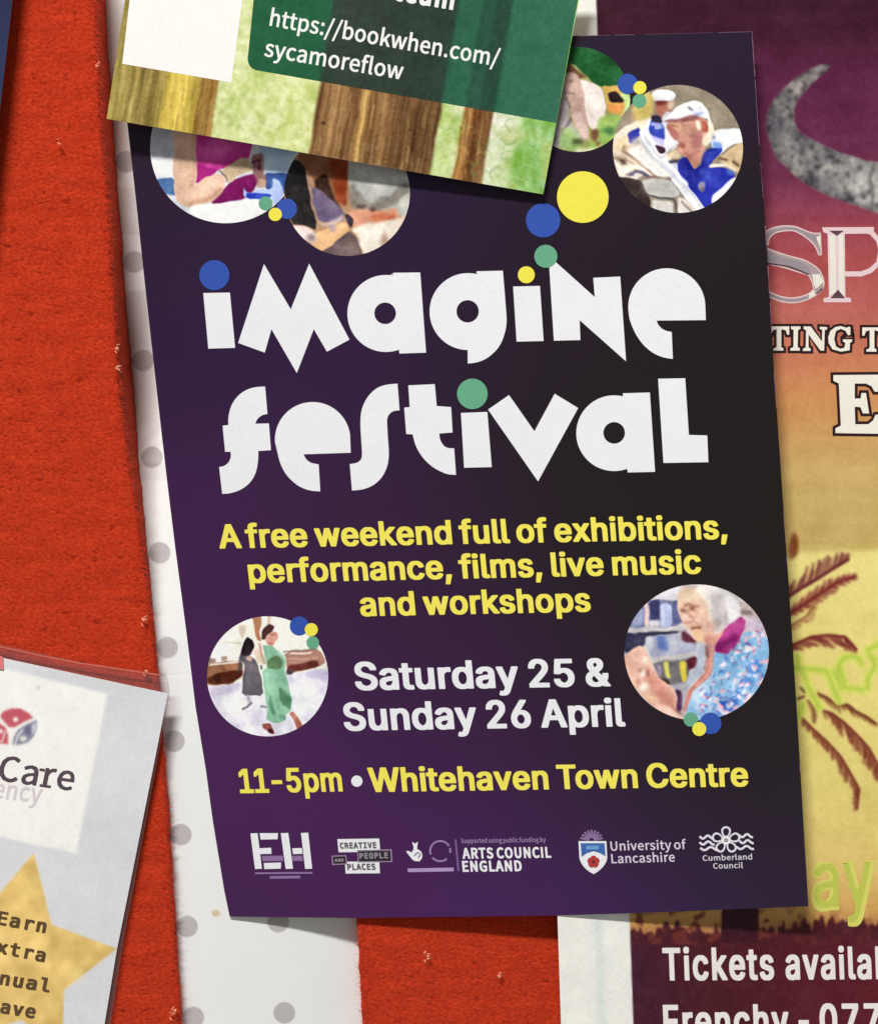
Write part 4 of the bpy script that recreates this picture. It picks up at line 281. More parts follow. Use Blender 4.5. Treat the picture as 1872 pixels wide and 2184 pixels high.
 ' ': '91', '.': '110;40 -8 -10 4 -7 8 -4 15 3 13 3 7 8 7 7 2 8 1 10 -2 7 -2 8 -7 2 -4 3 -12 0 -5 -2 -10 -2 -5 -6 -6 -5 -2 -10 -3 -8 0', '/': '150;-2 -67 -1 3 1 5 105 340 3 2 10 0 15 0 7 -2 1 -5 -3 -10 -102 -330 -1 -2 -2 -1 -5 -1 -20 0', ':': '110;40 -8 -10 4 -7 8 -4 15 3 13 3 7 8 7 7 2 8 1 10 -2 7 -2 8 -7 2 -4 3 -12 0 -5 -2 -10 -2 -5 -6 -6 -5 -2 -10 -3 -8 0;38 134 -8 2 -5 6 -3 5 -3 15 4 15 7 8 5 3 13 2 10 -1 10 -5 5 -5 3 -5 2 -10 0 -5 -2 -12 -4 -5 -7 -6 -7 -2 -8 -1', 'A': '226;-5 -4 -1 3 1 5 78 230 7 20 3 7 7 1 30 0 8 -1 2 -2 41 -117 45 -135 1 -8 -2 -3 -7 -1 -28 0 -7 1 -2 1 -23 72 -1 3 -4 1 -78 0 -5 -16 -19 -58 -1 -2 -2 -1 -8 -1 -27 0;78 109 56 0 1 3 -2 5 -16 50 -4 15 -5 17 -3 4 0 -1 -28 -88 0 -2', 'C': '236;124 -9 -55 16 -41 47 -15 73 1 7 14 68 3 5 25 27 11 12 5 4 47 13 13 2 12 0 25 -4 25 -13 15 -14 1 -2 0 -5 -16 -20 -2 -2 -8 0 -2 0 -5 3 -11 9 -14 8 -10 2 -8 0 -32 -10 -5 -2 -21 -26 -5 -7 -1 -3 -9 -50 8 -50 2 -5 25 -32 38 -12 13 1 7 2 15 8 18 16 7 0 4 0 3 -3 11 -12 5 -8 0 -5 -2 -2 -13 -13 -8 -6 -20 -10 -5 -2 -30 -5 -7 -1', 'D': '254;29 -4 -1 6 1 257 3 2 7 1 58 0 15 -2 60 -14 17 -19 23 -25 14 -68 0 -7 -1 -8 -13 -62 -40 -46 -63 -15 -10 -1 -60 0;75 34 2 -1 2 -1 18 1 37 8 8 3 28 33 2 10 8 42 -9 50 -1 3 -15 17 -11 13 -5 3 -42 10 -20 0 -2 -3', 'E': '219;29 -4 -1 6 1 257 3 2 7 1 143 0 5 -1 2 -2 1 -2 -1 -30 -2 -2 -8 -1 -102 -1 -2 -1 0 -3 0 -52 0 -10 2 -3 85 0 7 -1 1 -1 1 -5 0 -25 0 -3 -2 -1 -10 -2 -80 0 -2 0 -2 -2 0 -80 4 -1 103 0 10 -1 2 -3 0 -2 0 -28 -2 -3 -10 -1 -143 0', 'G': '254;127 -8 -55 14 -8 7 -36 41 -14 68 -1 7 16 73 12 15 31 32 60 16 10 0 35 -5 22 -11 15 -12 4 -5 0 -5 -2 -3 -12 -15 -5 -3 -12 0 -10 9 -18 9 -5 2 -12 2 -38 -11 -5 -2 -7 -9 -21 -24 -10 -50 0 -5 10 -50 3 -5 25 -31 43 -12 12 2 10 3 13 7 2 3 -1 55 -1 2 -3 0 -40 0 -7 2 -3 1 0 5 0 23 0 2 2 3 8 1 78 0 7 -1 2 -3 0 -107 0 -5 -2 -3 -17 -13 -25 -10 -10 -2 -25 -3 -10 0', 'I': '116;29 -4 -1 6 0 255 1 3 8 2 27 0 8 -1 2 -2 1 -5 0 -255 -1 -2 -2 -1 -5 -1 -28 0', 'L': '203;29 -4 -1 6 1 257 3 2 10 1 25 0 5 -1 2 -2 1 -5 0 -100 0 -120 4 -1 95 0 10 -1 2 -3 0 -2 0 -28 -2 -3 -10 -1 -135 0', 'N': '266;29 -4 -1 6 1 257 3 2 10 1 25 0 5 -1 3 -2 90 -155 14 -26 3 1 -1 28 0 152 3 2 8 1 22 0 8 -1 2 -2 1 -5 0 -252 -1 -5 -2 -1 -10 -1 -25 0 -8 2 -90 155 -12 22 -3 4 -2 1 0 -180 -1 -2 -2 -1 -5 -1 -25 0', 'O': '273;122 -9 -50 15 -5 2 -38 44 -3 7 -13 70 13 65 2 10 37 43 4 3 53 14 7 2 8 -1 55 -16 5 -5 31 -37 4 -8 13 -62 1 -10 -14 -70 -5 -8 -33 -39 -5 -3 -52 -16 -8 -1;125 32 7 -1 30 9 3 2 7 10 18 25 9 52 -9 53 -26 33 -30 11 -5 0 -5 -1 -27 -9 -16 -19 -10 -13 -2 -5 -8 -47 0 -5 8 -48 2 -5 25 -32', 'R': '235;29 -4 -1 3 0 5 0 250 1 6 10 2 75 0 50 -7 7 -3 28 -20 4 -10 8 -30 0 -13 -7 -32 -2 -4 -19 -21 -24 -11 -1 -2 0 -2 59 -100 3 -5 -1 -5 -2 -1 -10 -1 -28 0 -7 1 -2 1 -60 105 -3 2 -28 0 -2 -1 -2 -1 0 -3 -1 -101 -2 -2 -8 -1 -27 0;75 142 2 -2 2 0 30 0 28 4 2 0 18 14 3 4 1 2 4 18 0 5 -5 20 -6 5 -12 8 -5 2 -25 3 -36 -1 -1 -2 0 -3', 'S': '222;94 -8 -28 4 -30 13 -22 18 -2 2 -1 5 3 7 15 17 2 2 10 0 8 -5 13 -11 22 -11 7 -2 15 -2 25 5 15 12 3 6 3 10 1 5 -3 12 -4 7 -12 11 -55 24 -28 16 -21 22 -7 28 0 10 8 30 3 6 27 22 5 2 34 7 14 2 25 -4 7 -2 25 -11 18 -13 3 -4 0 -3 -2 -5 -8 -10 -8 -9 -5 0 -8 1 -15 11 -20 9 -15 2 -17 -3 -5 -2 -14 -11 -4 -10 -1 -8 5 -15 14 -12 55 -24 30 -17 16 -19 3 -5 6 -25 2 -10 -4 -15 -8 -24 -30 -27 -48 -10 -5 -1', 'T': '223;85 -4 -2 1 -1 5 0 220 -2 1 -2 1 -63 0 -10 2 -1 3 0 28 1 3 8 2 112 0 70 0 8 -1 2 -2 1 -2 0 -28 -1 -2 -2 -2 -5 -1 -65 0 -3 0 -2 -2 -1 -223 -2 -3 -7 -1 -25 0', 'U': '265;118 -9 -45 11 -28 30 -5 7 -13 65 1 155 3 2 10 1 25 0 5 -1 2 -2 1 -5 0 -147 7 -45 1 -3 19 -23 5 -2 15 -3 5 -1 7 1 18 4 20 23 2 4 7 47 0 148 1 2 2 2 5 1 28 0 7 -2 2 -3 -1 -155 -10 -58 -2 -7 -26 -28 -8 -7 -45 -11 -7 -1', 'a': '210;68 -9 -23 6 -5 2 -18 18 -2 7 -6 25 11 35 2 3 3 3 35 21 63 13 1 3 -1 10 -1 5 -12 15 -20 6 -15 -3 -7 -3 -8 -3 -15 -8 -5 -2 -5 0 -5 1 -11 19 -2 5 1 3 1 2 8 5 13 8 23 8 32 5 5 -1 40 -9 6 -6 15 -20 3 -5 7 -42 0 -115 -1 -5 -2 -1 -8 -1 -20 0 -7 1 -2 3 -1 8 -2 3 -8 -6 -20 -9 -25 -4;82 27 6 -1 12 3 13 7 16 13 1 40 -2 3 -18 -4 -17 -3 -25 -14 -4 -4 -5 -15 1 -5 2 -8 2 -2 9 -8', 'b': '229;106 -9 -15 3 -15 7 -7 5 -3 -1 -2 -8 -3 -1 -27 -1 -8 1 -1 3 0 280 1 3 8 2 27 0 8 -1 1 -1 1 -5 0 -55 -1 -35 1 -4 25 12 25 5 13 -2 36 -11 26 -35 9 -45 1 -8 -1 -7 -10 -48 -3 -7 -3 -4 -25 -28 -3 -2 -40 -12;100 29 9 -1 22 7 3 2 13 17 5 8 6 35 -1 12 -4 23 -14 21 -3 2 -12 4 -10 3 -10 -2 -15 -7 -17 -14 -1 -2 0 -90 3 -4 13 -9', 'c': '192;100 -9 -38 10 -7 3 -31 33 -2 7 -11 50 3 15 11 43 2 4 31 31 42 11 12 2 28 -5 17 -8 13 -9 1 -4 0 -5 -13 -17 -3 -3 -13 -1 -20 12 -5 2 -5 0 -26 -8 -20 -25 -7 -30 0 -10 5 -25 2 -5 18 -22 6 -3 17 -5 10 -1 17 6 16 11 7 0 3 0 3 -3 12 -20 0 -5 -3 -4 -15 -9 -17 -8 -8 -3 -20 -2 -5 -1', 'd': '230;88 -8 -35 10 -5 2 -26 33 -2 7 -8 50 11 55 5 8 15 17 10 12 3 2 32 9 13 3 27 -4 18 -7 1 3 -1 60 0 27 2 4 8 1 27 0 5 -1 2 -1 1 -3 0 -280 -1 -2 -2 -1 -5 -1 -27 1 -3 1 -2 10 -3 1 -20 -11 -7 -3 -20 -3;100 29 8 -1 5 1 5 2 13 7 10 8 5 6 0 2 0 85 0 5 -10 8 -8 5 -15 5 -5 1 -22 -8 -19 -23 -2 -5 -7 -33 5 -27 2 -8 3 -5 13 -17 5 -3', 'e': '207;100 -8 -43 11 -25 26 -8 10 -13 55 5 25 9 32 27 32 5 4 35 11 10 2 23 -5 20 -5 7 -3 24 -30 2 -10 7 -38 0 -17 -1 -5 -2 -3 -10 -1 -107 0 -6 -1 5 -23 3 -5 20 -21 25 -6 5 -1 10 2 10 3 18 9 7 0 3 0 3 -3 10 -18 1 -5 -2 -3 -17 -10 -25 -8 -25 -3;59 117 1 -2 2 0 78 0 2 1 1 3 -3 18 -2 5 -7 7 -6 8 -3 2 -12 3 -8 1 -17 -5 -19 -19 -4 -12', 'f': '127;31 -4 -1 6 0 155 -1 1 -3 1 -12 0 -8 2 0 1 -1 27 1 2 3 1 17 2 3 1 1 2 0 27 6 30 4 8 16 18 33 7 5 1 10 -1 15 -2 10 -3 2 -3 1 -2 -2 -8 -6 -20 -5 -1 -8 0 -12 4 -8 -2 -6 -3 -5 -8 -2 -5 -2 -15 0 -22 3 -2 30 0 5 -1 2 -2 1 -25 -1 -5 -2 -2 -8 -1 -27 0 -3 -2 0 -155 -1 -5 -1 -1 -10 -1 -25 0', 'g': '210;85 -92 -35 6 -25 16 -4 4 -10 27 0 5 3 15 10 15 11 10 -11 18 -1 10 0 10 2 10 2 5 12 17 -7 9 -9 16 -1 5 -3 18 0 10 10 32 18 18 10 8 33 7 7 1 23 -3 7 -2 58 0 7 -1 3 -3 0 -25 0 -2 -3 -2 -2 0 -5 -1 -18 0 -3 -2 7 -15 2 -20 -10 -35 -4 -5 -14 -13 -10 -8 -33 -7 -10 -1 -22 3 -6 -7 -1 -5 1 -5 2 -5 9 -6 10 -2 37 0 40 -4 8 -2 20 -13 3 -8 5 -15 1 -7 -1 -8 -9 -25 -4 -6 -33 -22 -50 -10 -7 -1;91 -59 11 -1 23 4 5 2 18 13 5 15 -3 9 -13 8 -20 1 -32 0 -15 1 -3 -1 -7 -6 -4 -7 -2 -10 3 -10 2 -5 18 -11;91 89 4 -1 5 0 10 3 3 3 12 15 4 17 -3 18 -3 5 -12 12 -9 3 -5 2 -5 -1 -10 -3 -2 -2 -11 -11 -2 -3 -3 -15 0 -7 3 -15 1 -3 6 -7 8 -8', 'h': '226;26 -4 -1 3 0 5 0 273 1 5 8 2 25 0 10 -1 1 -1 1 -5 0 -80 -1 -10 1 -6 25 14 28 5 12 -2 28 -8 3 -3 17 -23 4 -27 3 -18 0 -117 -1 -5 -4 -1 -10 -1 -22 0 -8 2 -1 5 0 115 -3 25 -11 15 -7 3 -10 1 -10 -2 -13 -7 -15 -12 -5 -6 0 -132 -1 -5 -1 -1 -10 -1 -25 0', 'i': '109;26 -4 -1 6 1 190 0 1 8 2 27 0 5 -1 3 -1 1 -1 1 -3 0 -190 -2 -3 -8 -1 -27 0;36 226 -6 3 -5 5 -2 5 -3 13 4 12 6 8 4 2 15 2 10 -2 7 -2 6 -5 2 -4 3 -11 -4 -15 -1 -3 -6 -5 -7 -3 -10 -2', 'k': '206;26 -4 -1 6 0 275 1 5 8 2 27 0 8 -1 2 -4 0 -166 3 0 2 2 63 77 7 3 23 0 10 0 5 -1 2 -2 1 -5 -5 -8 -52 -62 -2 -5 66 -105 3 -5 -1 -5 -2 -1 -10 -1 -25 0 -8 1 -2 1 -50 81 -3 -1 -3 -3 -22 -27 0 -45 -1 -5 -1 -1 -10 -1 -25 0', 'l': '112;59 -9 -18 5 -10 13 -3 8 -3 22 0 240 1 3 3 1 27 1 13 -1 2 -4 0 -242 3 -8 2 -1 8 -1 3 -3 4 -25 -2 -5 -3 -1 -20 -3', 'm': '337;26 -4 -1 6 0 187 1 4 8 2 22 0 8 -2 2 -11 3 -3 7 5 18 11 27 5 18 -3 12 -2 5 -3 13 -9 7 -11 3 1 10 10 17 10 5 2 13 3 15 1 10 -1 25 -8 3 -3 17 -23 5 -32 2 -13 0 -120 -2 -3 -8 -1 -25 0 -7 1 -2 1 -1 5 0 25 0 90 -4 25 -11 15 -7 3 -8 1 -7 -1 -18 -11 -15 -15 0 -132 -1 -5 -1 -1 -10 -1 -25 0 -8 1 -1 6 0 115 -3 25 -11 15 -10 3 -7 1 -7 -2 -16 -10 -15 -15 0 -132 -1 -5 -1 -1 -10 -1 -25 0', 'n': '227;26 -4 -1 3 0 5 0 183 1 6 8 2 5 0 17 0 8 -2 1 -1 1 -10 3 -4 5 4 22 13 28 5 12 -2 28 -8 1 -1 18 -22 2 -5 6 -40 0 -68 0 -52 -1 -5 -4 -1 -10 -1 -22 0 -8 2 -1 5 0 115 -3 25 -11 15 -7 3 -8 1 -12 -2 -17 -10 -16 -15 0 -132 -1 -5 -1 -1 -10 -1 -25 0', 'o': '225;97 -8 -40 11 -25 26 -6 8 -2 2 -12 50 -1 8 14 55 27 30 5 5 3 1 35 10 10 2 7 -1 43 -12 32 -33 1 -2 2 -8 8 -35 2 -10 0 -7 -11 -53 -8 -10 -24 -24 -2 -2 -5 -2 -38 -10 -7 -1;102 29 5 -1 18 6 5 3 13 17 5 8 5 30 0 10 -5 25 -2 5 -16 22 -3 1 -15 5 -5 1 -7 -1 -15 -5 -4 -3 -17 -23 -5 -32 0 -5 5 -28 3 -7 15 -21', 'p': '230;26 -84 -1 6 1 270 0 1 8 2 20 0 7 -1 4 -2 1 -8 3 -3 27 14 28 5 10 -2 35 -11 9 -10 18 -25 10 -53 -1 -7 -10 -48 -3 -7 -29 -33 -39 -13 -13 0 -17 3 -23 9 -1 -4 1 -77 -1 -5 -1 -1 -10 -1 -25 0;100 29 9 -1 22 7 3 2 13 17 5 8 6 35 -1 12 -4 23 -14 21 -3 2 -12 4 -10 3 -10 -2 -15 -7 -17 -14 -1 -2 0 -90 3 -4 13 -9', 'r': '149;26 -4 -1 6 1 190 3 2 7 1 20 0 8 -2 1 -4 1 -10 3 -2 10 8 12 9 23 5 10 1 12 -3 6 -3 1 -7 -5 -25 -2 -2 -5 -1 -5 0 -10 2 -15 -3 -16 -14 -14 -25 0 -117 -1 -5 -1 -1 -10 -1 -25 0', 's': '177;70 -8 -22 4 -23 8 -17 12 -3 3 0 3 0 2 2 5 13 17 3 1 5 1 5 -1 20 -13 15 -7 10 -1 7 0 13 2 9 9 3 5 2 7 0 3 -4 10 -3 2 -15 11 -17 6 -28 12 -19 16 -3 5 -7 23 1 12 5 20 6 8 12 10 8 6 35 6 7 1 28 -5 17 -7 13 -8 3 -3 1 -3 0 -5 -13 -17 -4 -3 -5 -1 -5 1 -15 9 -10 5 -12 2 -13 -3 -2 -1 -11 -9 -2 -8 2 -7 3 -5 8 -6 7 -4 45 -19 21 -16 3 -5 6 -20 2 -8 0 -5 -6 -22 -3 -8 -23 -20 -37 -8 -8 -1', 't': '145;83 -9 -29 8 -17 23 -2 5 -4 30 0 100 -3 2 -17 0 -5 1 -3 1 -1 3 0 23 1 4 8 2 17 1 6 3 1 37 1 10 2 4 8 1 20 0 7 -1 2 -1 1 -5 0 -25 0 -18 1 -2 1 -2 43 -1 5 -1 1 -1 1 -5 0 -23 -1 -2 -1 -2 -8 -1 -37 0 -3 -1 -1 -1 -1 -93 2 -20 2 -5 6 -7 7 -4 8 -1 15 4 10 0 1 -2 2 -5 5 -20 -1 -5 -2 -1 -13 -4 -17 -3 -8 -1', 'u': '226;81 -9 -28 8 -5 2 -16 21 -3 5 -7 42 0 118 1 6 8 2 27 0 8 -1 2 -3 1 -117 1 -17 2 -10 11 -14 15 -4 13 2 15 10 3 3 12 12 1 3 0 128 1 6 8 2 27 0 8 -2 1 -1 1 -190 -1 -5 -1 -1 -10 -1 -20 0 -8 1 -1 3 -1 13 -3 1 -5 -5 -20 -12 -25 -5', 'v': '195;69 -4 -2 1 -1 2 -65 180 -2 8 0 5 3 2 10 1 25 0 5 -1 3 -2 46 -140 1 -2 2 3 5 14 4 17 36 108 3 2 5 1 27 0 8 -1 2 -3 0 -4 -1 -5 -66 -185 -3 -1 -7 -1 -30 0', 'w': '294;58 -4 -2 1 -3 10 -45 160 -5 20 0 5 3 2 7 1 25 0 8 -1 2 -2 21 -78 12 -50 2 -4 3 7 4 20 29 105 2 1 7 2 25 0 8 -1 2 -2 3 -8 25 -92 7 -28 3 -4 3 12 29 115 1 5 2 1 7 2 28 0 5 -1 2 -2 1 -3 -53 -192 -3 -1 -10 -1 -30 0 -8 2 -5 15 -26 105 -3 7 -3 -5 -32 -120 -3 -3 -7 -1 -30 0', 'y': '195;22 -86 -13 3 -2 3 -1 5 6 22 1 3 1 1 5 0 13 -1 15 4 2 2 13 14 8 17 3 13 -75 187 1 5 3 2 10 1 25 0 5 -1 2 -2 45 -122 5 -14 3 1 9 33 35 102 1 2 7 1 25 0 8 -1 2 -2 1 -2 -5 -15 -65 -188 -17 -40 -22 -22 -4 -3 -30 -8 -8 -1'}, 'M': {
